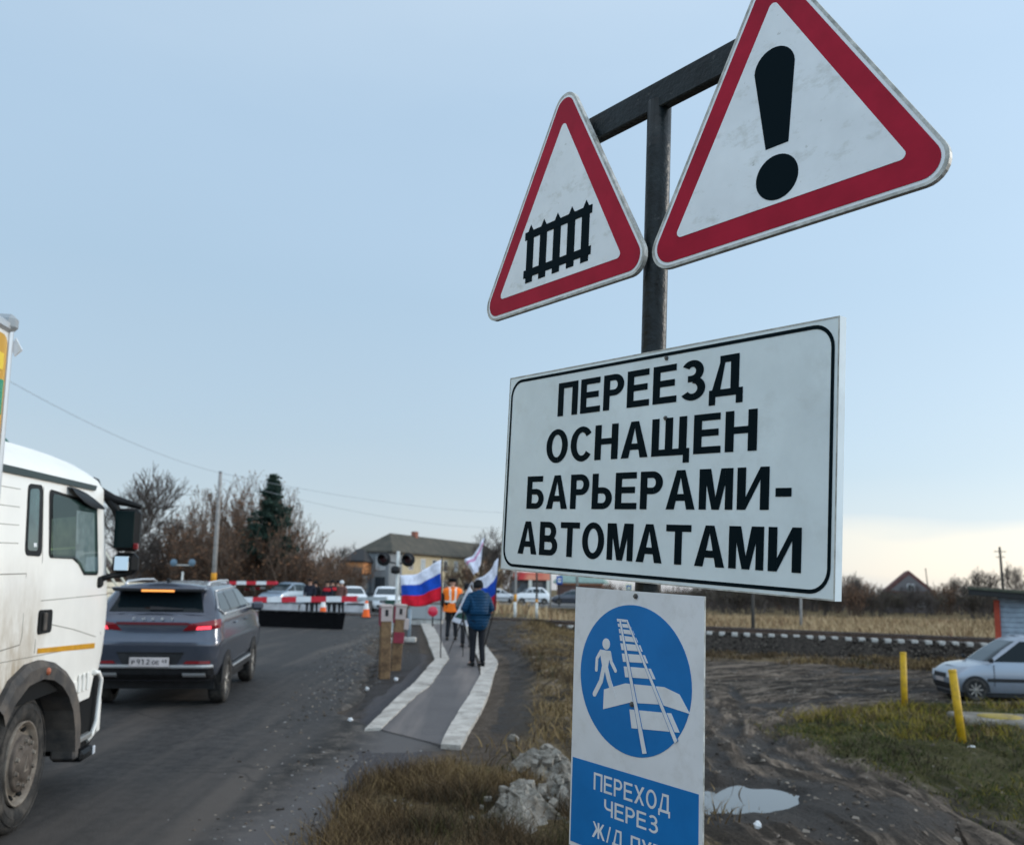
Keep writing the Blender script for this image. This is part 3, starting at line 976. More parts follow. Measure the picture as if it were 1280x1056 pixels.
tri_plate('warning_triangle', (-.1316, 3.4892, 2.6354), (.5854, -.8102, -.0288), (.0326, -.012, .9994), [(.125, .074), (.795, .072), (.4695, .652)], 'red bordered white triangle with a black fence pictogram', fence_sym)
tri_plate('warning_triangle', (.368, 2.6695, 2.5596), (.6902, -.7229, .0306), (-.0083, .0344, .9994), [(.126, .080), (.806, .082), (.4715, .668)], 'red bordered white triangle with a black exclamation mark', excl_sym)
m = MB()
Wb, Hb = 1.381, .684
rect = lambda a, r: round_poly([(a, a), (Wb - a, a), (Wb - a, Hb - a), (a, Hb - a)], r, 8)
m.box((Wb / 2, Hb / 2, -.0125), (Wb, Hb, .025), 0)
ring(m, [(0, 0), (Wb, 0), (Wb, Hb), (0, Hb)], [(.004, .004), (Wb - .004, .004), (Wb - .004, Hb - .004), (.004, Hb - .004)], .0008, 2)
ring(m, rect(.0125, .062), rect(.0225, .052), .0012, 1)
for body, x0, x1, yb, yc in (('ПЕРЕЕЗД', .288, 1.085, .522, .634), ('ОСНАЩЕН', .236, 1.137, .368, .478), ('БАРЬЕРАМИ-', .138, 1.256, .214, .325), ('АВТОМАТАМИ', .100, 1.284, .060, .171)):
    add_text(m, body, x0, x1, yb, yc, .0013, 1)
for q in ((.80, .478), (.795, .655)): m.lathe([(.0012, .007), (.004, .007), (.0045, .004), (.008, .004), (.0085, 0)], 6, 3, Matrix.Translation((*q, 0)), 'z', False)
ob = m.build('text_board', [plate_white, black_m, edge_grey, bolt_m], label='wide white board with black border and four lines of Cyrillic capitals')
place(ob, frame((-.0337, 3.3673, 1.716), (.5778, -.8139, -.0604), (.0345, -.0496, .9982)))
m = MB()
m.prism([(0, 0), (.534, .0), (.534, -.785), (-.006, -.779)][::-1], -.006, 0, 0, side=3)
m.prism(ellipse(.2625, -.2535, .2300, .2135, 64), 0, .0012, 1)
wz = (.0012, .0022)
m.prism(ellipse(.148, -.162, .0165, .0165, 20), *wz, 2)
m.prism([(.122, -.181), (.166, -.181), (.168, -.19), (.156, -.235), (.134, -.235), (.121, -.19)], *wz, 2)
def stroke(pts, wd, z=wz, mi=2):
    for (a, b), (c, d) in zip(pts[:-1], pts[1:]):
        l = math.hypot(c - a, d - b)
        nx_, ny_ = -(d - b) / l * wd / 2, (c - a) / l * wd / 2
        m.prism([(a + nx_, b + ny_), (a - nx_, b - ny_), (c - nx_, d - ny_), (c + nx_, d + ny_)], z[0], z[1], mi)
    for a, b in pts: m.prism(ellipse(a, b, wd / 2, wd / 2, 14), z[0], z[1] - .00005, mi)
stroke([(.125, -.186), (.108, -.209), (.106, -.243)], .011, (.0012, .00235))
stroke([(.164, -.186), (.172, -.213), (.191, -.236)], .011, (.0012, .0024))
stroke([(.139, -.232), (.128, -.274), (.100, -.315)], .016, (.0012, .00245))
stroke([(.150, -.232), (.163, -.265), (.187, -.309)], .016, (.0012, .0031))
for tq in ([(.193, -.084), (.237, -.084), (.246, -.091), (.195, -.092)], [(.197, -.098), (.247, -.096), (.257, -.107), (.2, -.107)], [(.202, -.113), (.261, -.113), (.27, -.125), (.205, -.125)],
           [(.206, -.131), (.275, -.132), (.284, -.145), (.209, -.147)], [(.21, -.154), (.293, -.152), (.303, -.169), (.216, -.173)], [(.217, -.183), (.312, -.178), (.326, -.199), (.223, -.206)],
           [(.226, -.219), (.337, -.213), (.356, -.24), (.233, -.249)], [(.253, -.338), (.418, -.324), (.45, -.37), (.263, -.389)],
           [(.142, -.296), (.233, -.267), (.39, -.257), (.448, -.269), (.487, -.315), (.378, -.306), (.252, -.319), (.14, -.354)]):
    m.prism(tq, *wz, 2)
for q in ([(.204, -.086), (.210, -.086), (.326, -.448), (.310, -.452)], [(.234, -.085), (.240, -.085), (.443, -.393), (.434, -.402)]):
    (a, b), (c, d), (e, f), (g_, h_) = q
    m.prism([(a - .002, b), (c + .002, d), (e + .003, f), (g_ - .003, h_)], .0022, .0026, 1)
    m.prism(q, .0022, .0034, 2)
m.prism([(.004, -.5175), (.520, -.5175), (.520, -.768), (.001, -.766)], 0, .0012, 1)
for body, x0, x1, yb, yc in (('ПЕРЕХОД', .104, .418, -.593, -.543), ('ЧЕРЕЗ', .152, .373, -.656, -.610), ('Ж/Д ПУТИ', .101, .44, -.729, -.684)):
    add_text(m, body, x0, x1, yb, yc, .0016, 2, s=.15, h=.14, gap=.13)
for q in ((.272, -.014), (.264, -.322)):
    m.lathe([(.0012, .0085), (.004, .0085), (.0045, .005), (.009, .005), (.0095, 0)], 6, 4, Matrix.Translation((*q, 0)), 'z', False)
ob = m.build('footpath_plate', [low_white, blue_m, low_white, edge_grey, bolt_m], label='white plate with a blue disc of a walker by railway tracks and a blue text panel')
place(ob, frame((.2086, 2.9985, 1.6578), (.5914, -.8055, -.039), (.0126, -.039, .9992)))
for b in (-.05, -.55):
    m = MB().box((.31, b, -.03), (.18, .03, .045), 0, .003)
    place(m.build('mounting_bracket', bolt_m), frame((.2086, 2.9985, 1.6578), (.5914, -.8055, -.039), (.0126, -.039, .9992)))
# ---------------------------------------------------------------- vehicles
tyre_m = mat('tyre_rubber', (.022, .021, .02), rough=.8, var=.35, vs=9)
dirty(tyre_m, (.11, .095, .08), .7, 6, .45, .7)
rim_m = mat('alloy_rim', (.34, .32, .29), rough=.45, metal=.5, c2=(.16, .14, .12), vs=7)
glass_m = mat('car_glass', (.006, .010, .012), rough=.07, spec=.16)
glass2_m = mat('car_glass_light', (.022, .034, .04), rough=.08, spec=.25)
plastic_m = mat('black_plastic', (.018, .018, .019), rough=.55, var=.2, vs=8)
chrome_m = mat('satin_trim', (.55, .55, .55), rough=.3, metal=.6)
lampred_m = mat('tail_lamp', (.17, .005, .009), rough=.2, coat=.4)
litred_m = mat('lit_tail_lamp', (1.0, .06, .09), emit=1.3)
litor_m = mat('lit_brake_lamp', (1.0, .36, .08), emit=1.0)
headl_m = mat('head_lamp', (.55, .57, .6), rough=.12, coat=.5)
numpl_m = mat('number_plate', (.50, .44, .42), rough=.5, var=.15)
ink_m = mat('plate_ink', (.03, .03, .035), rough=.6)

def wheel_obj(r, wd, parent, loc, side, spokes=10, rim=None, cap=None):
    """tyre lathed round x, rim facing +x*side"""
    m = MB()
    T = Matrix.Scale(side, 4, (1, 0, 0))
    pr = [(-wd / 2, r * .66), (-wd / 2, r * .88), (-wd * .42, r * .97), (-wd * .3, r), (wd * .3, r), (wd * .42, r * .97), (wd / 2, r * .88), (wd * .5, r * .68), (wd * .40, r * .66)]
    m.lathe(pr, 36, 0, T)
    t_ = m.build('wheel', tyre_m, parent, loc=loc)
    k = MB()
    k.lathe([(wd * .38, r * .68), (wd * .47, r * .665), (wd * .45, r * .62), (wd * .15, r * .58), (wd * .15, 0.)], 36, 1, T)
    for i in range(spokes):
        M = T @ Matrix.Rotation(2 * math.pi * i / spokes, 4, 'X')
        k.box((wd * .36, 0, r * .36), (wd * .16, r * .13, r * .54), 0, .008, M)
    k.lathe([(wd * .30, r * .2), (wd * .46, r * .18), (wd * .48, r * .10), (wd * .48, 0)], 16, 0, T)
    k.build('rim', [rim or rim_m, plastic_m], t_)
    return t_

class Car:
    """stack of plan loops; everything in local axes x right, y forward, z up, origin on the ground"""
    def __init__(s, low, cab, nseg=5):
        s.low, s.cab, s.n = low, cab, nseg
    def half(s, lv):
        z, w, yr, yf, r = lv
        k = s.n
        P = [(0, yr), ((w - r) * .5, yr)]
        P += [(w - r + r * math.sin(a), yr + r * .75 - r * .75 * math.cos(a)) for a in [math.pi / 2 * i / k for i in range(k + 1)]]
        for i in range(1, 12): P.append((w * (1 - .0 * i), yr + r * .75 + (yf - yr - r * 1.5) * i / 12))
        P += [(w - r + r * math.cos(a), yf - r * .75 + r * .75 * math.sin(a)) for a in [math.pi / 2 * i / k for i in range(k + 1)]]
        P += [((w - r) * .5, yf), (0, yf)]
        return P
    def shell(s, mb, levels, mi, zw=None, cap=0.0, smooth=True, capmi=None):
        zw = zw or (lambda x, y, z, k: z)
        L_ = []
        for k, lv in enumerate(levels):
            H = s.half(lv)
            loop = H + [(-x, y) for x, y in H[-2:0:-1]]
            L_.append([(x, y, zw(x, y, lv[0], k)) for x, y in loop])
        n = len(L_[0])
        v = [p for l in L_ for p in l]
        f = [(k * n + i, k * n + (i + 1) % n, (k + 1) * n + (i + 1) % n, (k + 1) * n + i) for k in range(len(L_) - 1) for i in range(n)]
        mb.add(v, f, mi, None, smooth)
        top = L_[-1]
        h = n // 2
        v2, f2 = [], []
        for i in range(h + 1):
            a, b = top[i], top[(n - i) % n]
            for j in range(7):
                q = j / 6
                x = a[0] + (b[0] - a[0]) * q
                v2.append((x, a[1], a[2] + cap * (1 - (2 * q - 1) ** 2) * min(1, abs(a[0]) * 4)))
        for i in range(h):
            for j in range(6): f2.append((i * 7 + j, i * 7 + j + 1, (i + 1) * 7 + j + 1, (i + 1) * 7 + j))
        mb.add(v2, [q[::-1] for q in f2], mi if capmi is None else capmi, None, smooth)
    def lv(s, levels, z):
        for a, b in zip(levels[:-1], levels[1:]):
            if a[0] <= z <= b[0] + 1e-6:
                q = (z - a[0]) / (b[0] - a[0])
                return [p + (r - p) * q for p, r in zip(a, b)]
        return levels[-1] if z > levels[-1][0] else levels[0]
    def panel(s, mb, quad, fn, mi, th, nu, nv):
        (ax_, az), (bx, bz), (cx_, cz), (dx, dz) = quad
        v, f = [], []
        for l in (0, -th):
            for i in range(nu + 1):
                for j in range(nv + 1):
                    p, q = i / nu, j / nv
                    lo = (ax_ + (bx - ax_) * p, az + (bz - az) * p)
                    hi = (dx + (cx_ - dx) * p, dz + (cz - dz) * p)
                    v.append(fn(lo[0] + (hi[0] - lo[0]) * q, lo[1] + (hi[1] - lo[1]) * q, l))
        n = nv + 1
        for i in range(nu):
            for j in range(nv): f.append((i * n + j, (i + 1) * n + j, (i + 1) * n + j + 1, i * n + j + 1))
        o = (nu + 1) * n
        ed = [(i * n, (i + 1) * n) for i in range(nu)] + [(i * n + nv, (i + 1) * n + nv) for i in range(nu)] + [(j, j + 1) for j in range(nv)] + [(nu * n + j, nu * n + j + 1) for j in range(nv)]
        f += [(a, b, b + o, a + o) for a, b in ed]
        mb.add(v, f, mi)
    def side_patch(s, mb, levels, poly, mi, sd=1, off=.006, th=.03):
        """quad of (y, z) laid on the side, following its curve"""
        s.panel(mb, poly, lambda p, q, l: (sd * (s.lv(levels, q)[1] + off + l), p, q), mi, th, 4, 10)
    def end_patch(s, mb, levels, poly, mi, front=False, off=.008, th=.014, bow=.0):
        """polygon of (x, z) laid on the front or rear"""
        sg = 1 if front else -1
        def fn(p, q, l):
            lv = s.lv(levels, q)
            y = lv[3] if front else lv[2]
            w, r = lv[1], lv[4]
            ex = max(0, abs(p) - (w - r))
            dy = .75 * (r - math.sqrt(max(0, r * r - min(ex, r) ** 2)))
            return (p, y + sg * (off + l) - sg * dy, q)
        s.panel(mb, poly, fn, mi, th, 24, 8)

# ---- the grey crossover in the lane
def build_suv():
    th = R(7.0)
    lx, hy = Vector((math.cos(th), math.sin(th), 0)), Vector((-math.sin(th), math.cos(th), 0))
    o = Vector((-4.288, 14.7, 0)) - lx * .90 + hy * 1.38
    o.z = float(zroad(o.y)) + .012
    root = empty('suv', o, (math.atan(.024), 0, th), 'dark grey crossover seen from behind with lit tail lamps, waiting at the barrier', 'car')
    paint = mat('grey_paint', (.062, .070, .092), rough=.2, metal=.4, coat=.6, var=.05)
    dirty(paint, (.16, .145, .125), .75, 2.5, .4, .72, .15, 1.0)
    low = [(.40, .80, -2.12, 2.1, .22), (.50, .875, -2.26, 2.22, .25), (.62, .905, -2.31, 2.28, .26), (.80, .915, -2.30, 2.29, .28), (.90, .925, -2.33, 2.28, .30), (.98, .922, -2.32, 2.25, .32), (1.06, .905, -2.26, 2.2, .32), (1.2, .90, -2.27, 2.12, .32), (1.28, .885, -2.25, 2.0, .34), (1.33, .87, -2.20, 1.95, .36)]
    cab = [(1.30, .865, -2.17, 1.30, .30), (1.38, .845, -2.10, 1.18, .30), (1.52, .775, -1.97, .86, .28), (1.66, .70, -1.86, .50, .26), (1.73, .65, -1.76, .30, .24)]
    c = Car(low, cab)
    zw = lambda x, y, z, k: z - (max(0, y - 1.0) / 1.3) ** 1.5 * .26 * max(0, (z - .8) / .53)
    m = MB()
    c.shell(m, low, 0, zw, .03)
    c.shell(m, cab, 0, None, .05)
    m.box((0, -.1, .36), (1.62, 3.4, .22), 1)
    body = m.build('body', [paint, plastic_m], root)
    m = MB()
    c.end_patch(m, cab, [(-.66, 1.375), (.66, 1.375), (.56, 1.65), (-.56, 1.65)], 0)
    g_ = m.build('rear_window', glass_m, root)
    m = MB()
    c.end_patch(m, cab, [(-.10, 1.40), (.36, 1.405), (.36, 1.425), (-.10, 1.45)], 0, off=.03)
    m.build('wiper', plastic_m, g_)
    m = MB()
    m.box((0, -1.93, 1.70), (1.30, .32, .035), 0, .012)
    m.box((0, -2.07, 1.685), (1.26, .05, .05), 1, .012)
    sp = m.build('spoiler', [paint, plastic_m], root)
    MB().box((0, -2.10, 1.672), (.46, .02, .028), 0, .004).build('brake_light', litor_m, sp)
    for sd in (-1, 1):
        m = MB()
        c.side_patch(m, cab, [(-1.82, 1.40), (-1.0, 1.36), (-1.0, 1.63), (-1.50, 1.63)], 0, sd)
        m.build('rear_quarter_window', glass_m, root)
        m = MB()
        c.side_patch(m, cab, [(-.95, 1.36), (-.06, 1.35), (-.06, 1.655), (-.95, 1.64)], 0, sd)
        m.build('door_window', glass_m, root)
        m = MB()
        c.side_patch(m, cab, [(.0, 1.35), (.98, 1.36), (.42, 1.655), (.0, 1.655)], 0, sd)
        m.build('door_window', glass2_m, root)
        m = MB()
        for (a, b) in (([-1.95, 1.42], [-1.55, 1.665]), ([-1.55, 1.665], [.4, 1.69]), ([-1.9, 1.41], [-1.62, 1.33]), ([-1.62, 1.33], [1.0, 1.33])):
            pts = []
            for q in np.linspace(0, 1, 6):
                y, z = a[0] + (b[0] - a[0]) * q, a[1] + (b[1] - a[1]) * q
                pts.append((sd * (c.lv(cab, z)[1] + .012), y, z))
            m.tube(pts, .011, 6)
        m.build('window_trim', chrome_m, root)
        m = MB()
        m.tube([(sd * .60, -1.55, 1.735), (sd * .60, -1.45, 1.785), (sd * .61, -.6, 1.80), (sd * .60, .1, 1.79), (sd * .59, .28, 1.745)], .018, 8)
        m.build('roof_rail', chrome_m, root)
        m = MB()
        m.box((sd * 1.0, .98, 1.34), (.20, .11, .15), 0, .04)
        m.box((sd * .93, .98, 1.29), (.16, .06, .03), 1)
        m.build('wing_mirror', [paint, plastic_m], root)
        for y in (-.75, .28): MB().box((sd * .915, y, 1.16), (.03, .2, .028), 0, .01).build('door_handle', paint, root)
        m = MB()
        for y in (-1.38, 1.33):
            P = [(y + .43 * math.cos(a), .36 + .43 * math.sin(a)) for a in [math.pi * i / 18 for i in range(19)]] + [(y - .43, .34), (y + .43, .34)]
            m.prism([p for p in P], .0, .012, 0, lambda p, q, l, sd=sd: (sd * (.905 + l), p, q))
        m.box((sd * .90, -.02, .46), (.05, 1.9, .16), 0, .02)
        m.build('arch_cladding', plastic_m, root)
        MB().box((sd * .925, -.02, .50), (.02, 1.8, .03), 0, .006).build('sill_trim', chrome_m, root)
        m = MB()
        c.end_patch(m, low, [(sd * .42, 1.12), (sd * .90, 1.15), (sd * .90, 1.28), (sd * .52, 1.22)], 0, off=.02)
        lamp = m.build('tail_lamp', lampred_m, root)
        m = MB()
        c.end_patch(m, low, [(sd * .60, 1.135), (sd * .80, 1.145), (sd * .80, 1.19), (sd * .62, 1.18)], 0, off=.028)
        m.build('lit_lens', litred_m, lamp)
        m = MB()
        c.end_patch(m, low, [(sd * .46, .66), (sd * .82, .66), (sd * .82, .70), (sd * .50, .70)], 0, off=.022)
        m.build('reflector', lampred_m, root)
        m = MB()
        c.end_patch(m, low, [(sd * .45, .47), (sd * .76, .47), (sd * .76, .53), (sd * .45, .53)], 0, off=.03)
        m.build('exhaust_trim', chrome_m, root)
        for y in (-1.38, 1.33): wheel_obj(.355, .235, root, (sd * .815, y, .355), sd)
    m = MB()
    c.end_patch(m, low, [(-.50, 1.20), (.50, 1.20), (.50, 1.235), (-.50, 1.235)], 0, off=.02)
    m.build('light_bar', mat('dark_lamp', (.09, .004, .007), rough=.3), root)
    m = MB()
    c.end_patch(m, low, [(-.86, .42), (.86, .42), (.86, .60), (-.86, .60)], 0, off=.012)
    c.end_patch(m, low, [(-.34, .60), (.34, .60), (.46, .82), (-.46, .82)], 0, off=.010)
    m.build('rear_bumper', plastic_m, root)
    m = MB()
    c.end_patch(m, low, [(-.86, .60), (.86, .60), (.86, .645), (-.86, .645)], 0, off=.03, th=.03)
    m.build('bumper_strip', chrome_m, root)
    m = MB()
    M = Matrix.Translation((0, -2.350, .665)) @ Matrix.Rotation(R(90), 4, 'X')
    m.box((0, .02, 0), (.54, .13, .02), 0, .004, M)
    add_text(m, 'Р', -.235, -.19, -.012, .045, .0112, 1, M)
    dg = {'9': [arc_strip(.3, .66, .3, .34, .18, .16, 0, 360, 14), [[(.46, .05), (.58, .6), (.44, .6), (.30, .0)]]], '1': [[[[.2, 0], [.4, 0], [.4, 1], [.2, 1]], [[0, .75], [.2, .82], [.2, 1], [0, .9]]]], '2': [[[[0, 0], [.6, 0], [.6, .16], [0, .16]], [[.0, .16], [.25, .16], [.6, .6], [.42, .62]]], arc_strip(.3, .7, .3, .3, .18, .16, -20, 170, 10)], '4': [[[[.4, 0], [.56, 0], [.56, 1], [.4, 1]], [[0, .25], [.66, .25], [.66, .4], [0, .4]], [[0, .4], [.16, .4], [.4, .85], [.4, 1]]]], '8': [arc_strip(.3, .74, .27, .26, .15, .15, 0, 360, 14), arc_strip(.3, .27, .3, .27, .17, .15, 0, 360, 14)]}
    def digits(st, x, wd, y0, y1):
        for ch in st:
            for grp in dg[ch]:
                for q in grp:
                    v = [(x + a * wd / .66, y0 + b * (y1 - y0), .0112) for a, b in q]
                    m.add(v, [tuple(range(len(v)))], 1, M)
            x += wd * 1.28
    digits('912', -.165, .05, -.012, .06)
    add_text(m, 'ОЕ', .04, .14, -.012, .045, .0112, 1, M)
    digits('48', .17, .034, .012, .06)
    m.build('number_plate', [numpl_m, ink_m], root)
    m = MB()
    M = Matrix.Translation((0, -2.275, 1.285)) @ Matrix.Rotation(R(90), 4, 'X')
    k = .03
    for i, q in enumerate(([(0, 0), (1, 0), (1, .25), (.3, .25), (.3, .75), (1, .75), (1, 1), (0, 1)], [(0, 0), (.3, 0), (.3, .4), (.7, .4), (.7, 0), (1, 0), (1, 1), (.7, 1), (.7, .6), (.3, .6), (.3, 1), (0, 1)], [(0, 0), (1, 0), (1, .2), (.3, .2), (.3, .4), (.9, .4), (.9, .6), (.3, .6), (.3, .8), (1, .8), (1, 1), (0, 1)], [(0, 0), (.3, 0), (.3, .3), (.7, 0), (1, 0), (.7, .4), (1, .6), (1, 1), (0, 1)], [(.35, 0), (.65, 0), (.65, .5), (1, 1), (.7, 1), (.5, .65), (.3, 1), (0, 1), (.35, .5)])):
        v = [((i - 2) * .13 + (a - .5) * .042, (b - .5) * .036, .012) for a, b in q]
        m.add(v, [tuple(range(len(v)))], 0, M)
    m.build('badge', chrome_m, root)
    m = MB()
    m.prism([(-1.50, 0), (-1.30, 0), (-1.46, .075), (-1.50, .07)], -.02, .02, 0, lambda p, q, l: (l, p, q + 1.765))
    m.build('antenna', plastic_m, root)
    m = MB()
    c.end_patch(m, cab, [(-.74, 1.36), (.74, 1.36), (.58, 1.68), (-.58, 1.68)], 0, True)
    m.build('windscreen', glass2_m, root)
    return root
build_suv()

# ---- generic passenger cars for the middle distance
def build_car(label, paint, loc, rot, kind='hatch', glass=None, cat='car', group=None):
    root = empty('parked_car' if kind == 'wagon' else 'car', loc, rot, label, cat, group)
    if kind == 'wagon':
        low = [(.22, .78, -2.1, 1.84, .3), (.34, .84, -2.2, 1.92, .34), (.55, .87, -2.24, 1.96, .36), (.8, .865, -2.2, 1.93, .40), (.92, .84, -2.16, 1.82, .42), (.99, .82, -2.12, 1.72, .44)]
        cab = [(.95, .80, -2.1, 1.12, .32), (1.03, .79, -2.09, 1.02, .32), (1.34, .73, -2.04, .60, .30), (1.60, .67, -1.98, .18, .28), (1.70, .62, -1.90, -.05, .26)]
        dr, wz_ = .24, [(-1.95, -1.10), (-1.04, -.26), (-.16, .84)]
    else:
        low = [(.22, .76, -1.95, 1.95, .3), (.36, .84, -2.02, 2.04, .34), (.6, .87, -2.05, 2.06, .36), (.82, .86, -2.02, 2.0, .38), (.95, .84, -1.98, 1.9, .4), (1.0, .82, -1.95, 1.8, .42)]
        cab = [(.98, .80, -1.9, 1.15, .3), (1.05, .79, -1.86, 1.05, .3), (1.3, .71, -1.6, .55, .28), (1.46, .63, -1.35, .15, .26), (1.53, .58, -1.2, -.05, .24)]
        if kind == 'suv': low, cab = [[(a[0] * 1.12, *a[1:]) for a in q] for q in (low, cab)]
        dr, wz_ = .27, [(-1.5, -.85), (-.8, .0), (.08, .92)]
    c = Car(low, cab)
    zt = low[-1][0]
    zw = lambda x, y, z, k: z - (max(0, y - .9) / 1.3) ** 1.4 * dr * max(0, (z - zt * .55) / (zt * .45))
    m = MB()
    c.shell(m, low, 0, zw, .03)
    c.shell(m, cab, 0, None, .05)
    m.box((0, 0, .21), (1.5, 3.6, .2), 1)
    m.build('body', [paint, plastic_m], root)
    zb, zm = cab[1][0] + .01, cab[3][0] - .01
    for sd in (-1, 1):
        for i, (a, b) in enumerate(wz_):
            m = MB()
            P = [(a, zb), (b, zb), (b, zm), (a, zm)]
            if i == 2: P[2] = (cab[3][3] - .12, zm)
            if i == 0 and kind != 'wagon': P[3] = (cab[3][2] + .25, zm)
            c.side_patch(m, cab, P, 0, sd)
            m.build('side_window', glass or glass_m, root)
        m = MB()
        m.box((sd * .92, .95, zb + .04), (.17, .09, .12), 0, .03)
        m.build('wing_mirror', plastic_m, root)
        if kind == 'wagon':
            for y in (-.21, .86, -1.07):
                MB().box((sd * .872, y, .68), (.012, .012, .56), 0).build('door_seam', plastic_m, root)
            for y in (-.04, -.92): MB().box((sd * .868, y, .86), (.03, .18, .03), 0, .008).build('door_handle', plastic_m, root)
        m = MB()
        m.box((sd * .872, -.1, .56), (.02, 2.3, .09), 0, .008)
        m.build('side_moulding', plastic_m, root)
        wb = (-1.32, 1.36) if kind == 'wagon' else (-1.25, 1.25)
        for y in wb:
            m = MB()
            P = [(y + .37 * math.cos(a), .30 + .37 * math.sin(a)) for a in [math.pi * i / 18 for i in range(19)]] + [(y - .37, .24), (y + .37, .24)]
            m.prism(P, 0, .008, 0, lambda p, q, l, sd=sd: (sd * (.868 + l), p, q))
            m.build('wheel_arch', plastic_m, root)
        for y in wb: wheel_obj(.30, .19, root, (sd * .80, y, .30), sd, 8)
        m = MB()
        c.end_patch(m, low, [(sd * .45, .60 * zt), (sd * .80, .60 * zt), (sd * .80, .74 * zt), (sd * .48, .74 * zt)], 0, True, off=.02)
        m.build('headlight', headl_m, root)
        m = MB()
        c.end_patch(m, low, [(sd * .60, .62 * zt), (sd * .82, .62 * zt), (sd * .82, .88 * zt), (sd * .62, .88 * zt)], 0, off=.02)
        m.build('tail_lamp', lampred_m, root)
    m = MB()
    c.end_patch(m, cab, [(-.70, zb), (.70, zb), (.56, zm), (-.56, zm)], 0, True)
    m.build('windscreen', glass2_m, root)
    m = MB()
    c.end_patch(m, cab, [(-.66, zb), (.66, zb), (.54, zm), (-.54, zm)], 0)
    m.build('rear_window', glass_m, root)
    m = MB()
    c.end_patch(m, low, [(-.42, .58 * zt), (.42, .58 * zt), (.42, .70 * zt), (-.42, .70 * zt)], 0, True, off=.018)
    c.end_patch(m, low, [(-.6, .28), (.6, .28), (.6, .44), (-.6, .44)], 0, True, off=.018)
    m.build('grille', plastic_m, root)
    m = MB()
    c.end_patch(m, low, [(-.26, .46), (.26, .46), (.26, .56), (-.26, .56)], 0, True, off=.03)
    m.build('number_plate', numpl_m, root)
    return root
silver = mat('silver_paint', (.24, .27, .315), rough=.3, metal=.3, coat=.5)
dirty(silver, (.22, .20, .18), .6, 3, .42, .7, .1, .7)
white_p = mat('white_paint', (.70, .71, .72), rough=.35, coat=.5)
dirty(white_p, (.35, .32, .28), .6, 3, .45, .7, .1, .8)
bluegrey_p = mat('bluegrey_paint', (.22, .28, .34), rough=.3, metal=.3, coat=.5)
dark_p = mat('dark_paint', (.06, .065, .08), rough=.3, metal=.2, coat=.5)
o = build_car('silver estate car parked on the mud by the shed, cut by the picture edge', silver, (0, 0, 0), (0, 0, 0), 'wagon')
c0 = gp(1193, 874)
o.rotation_euler = (0, 0, R(86))
o.location = (c0.x + 1.98, c0.y + .70, -1.13)
zg = lambda p: (p.x, p.y, float(zroad(p.y)) + .01)
for label, pt, px, d, ang, kind in (
        ('silver blue crossover driving up behind the barrier arm, front towards the viewer', bluegrey_p, 357, 64, 158, 'suv'),
        ('white car half hidden behind the end of the barrier arm by an orange cone', white_p, 441, 66, 195, 'hatch'),
        ('white car facing the crossing right behind the signal post', white_p, 483, 61, 188, 'hatch'),
        ('small white hatchback on the side street beside the second flag', white_p, 626, 104, 265, 'hatch'),
        ('white off road car parked in front of the red fascia shop', white_p, 663, 101, 108, 'suv'),
        ('dark grey hatchback parked by the bus stop sign', dark_p, 713, 104, 88, 'hatch')):
    P = at(px, 745, d)
    build_car(label, pt, (P.x, P.y, .02 if d > 90 else .0 + float(zroad(d)) + .01), (0, 0, R(ang)), kind, glass2_m)
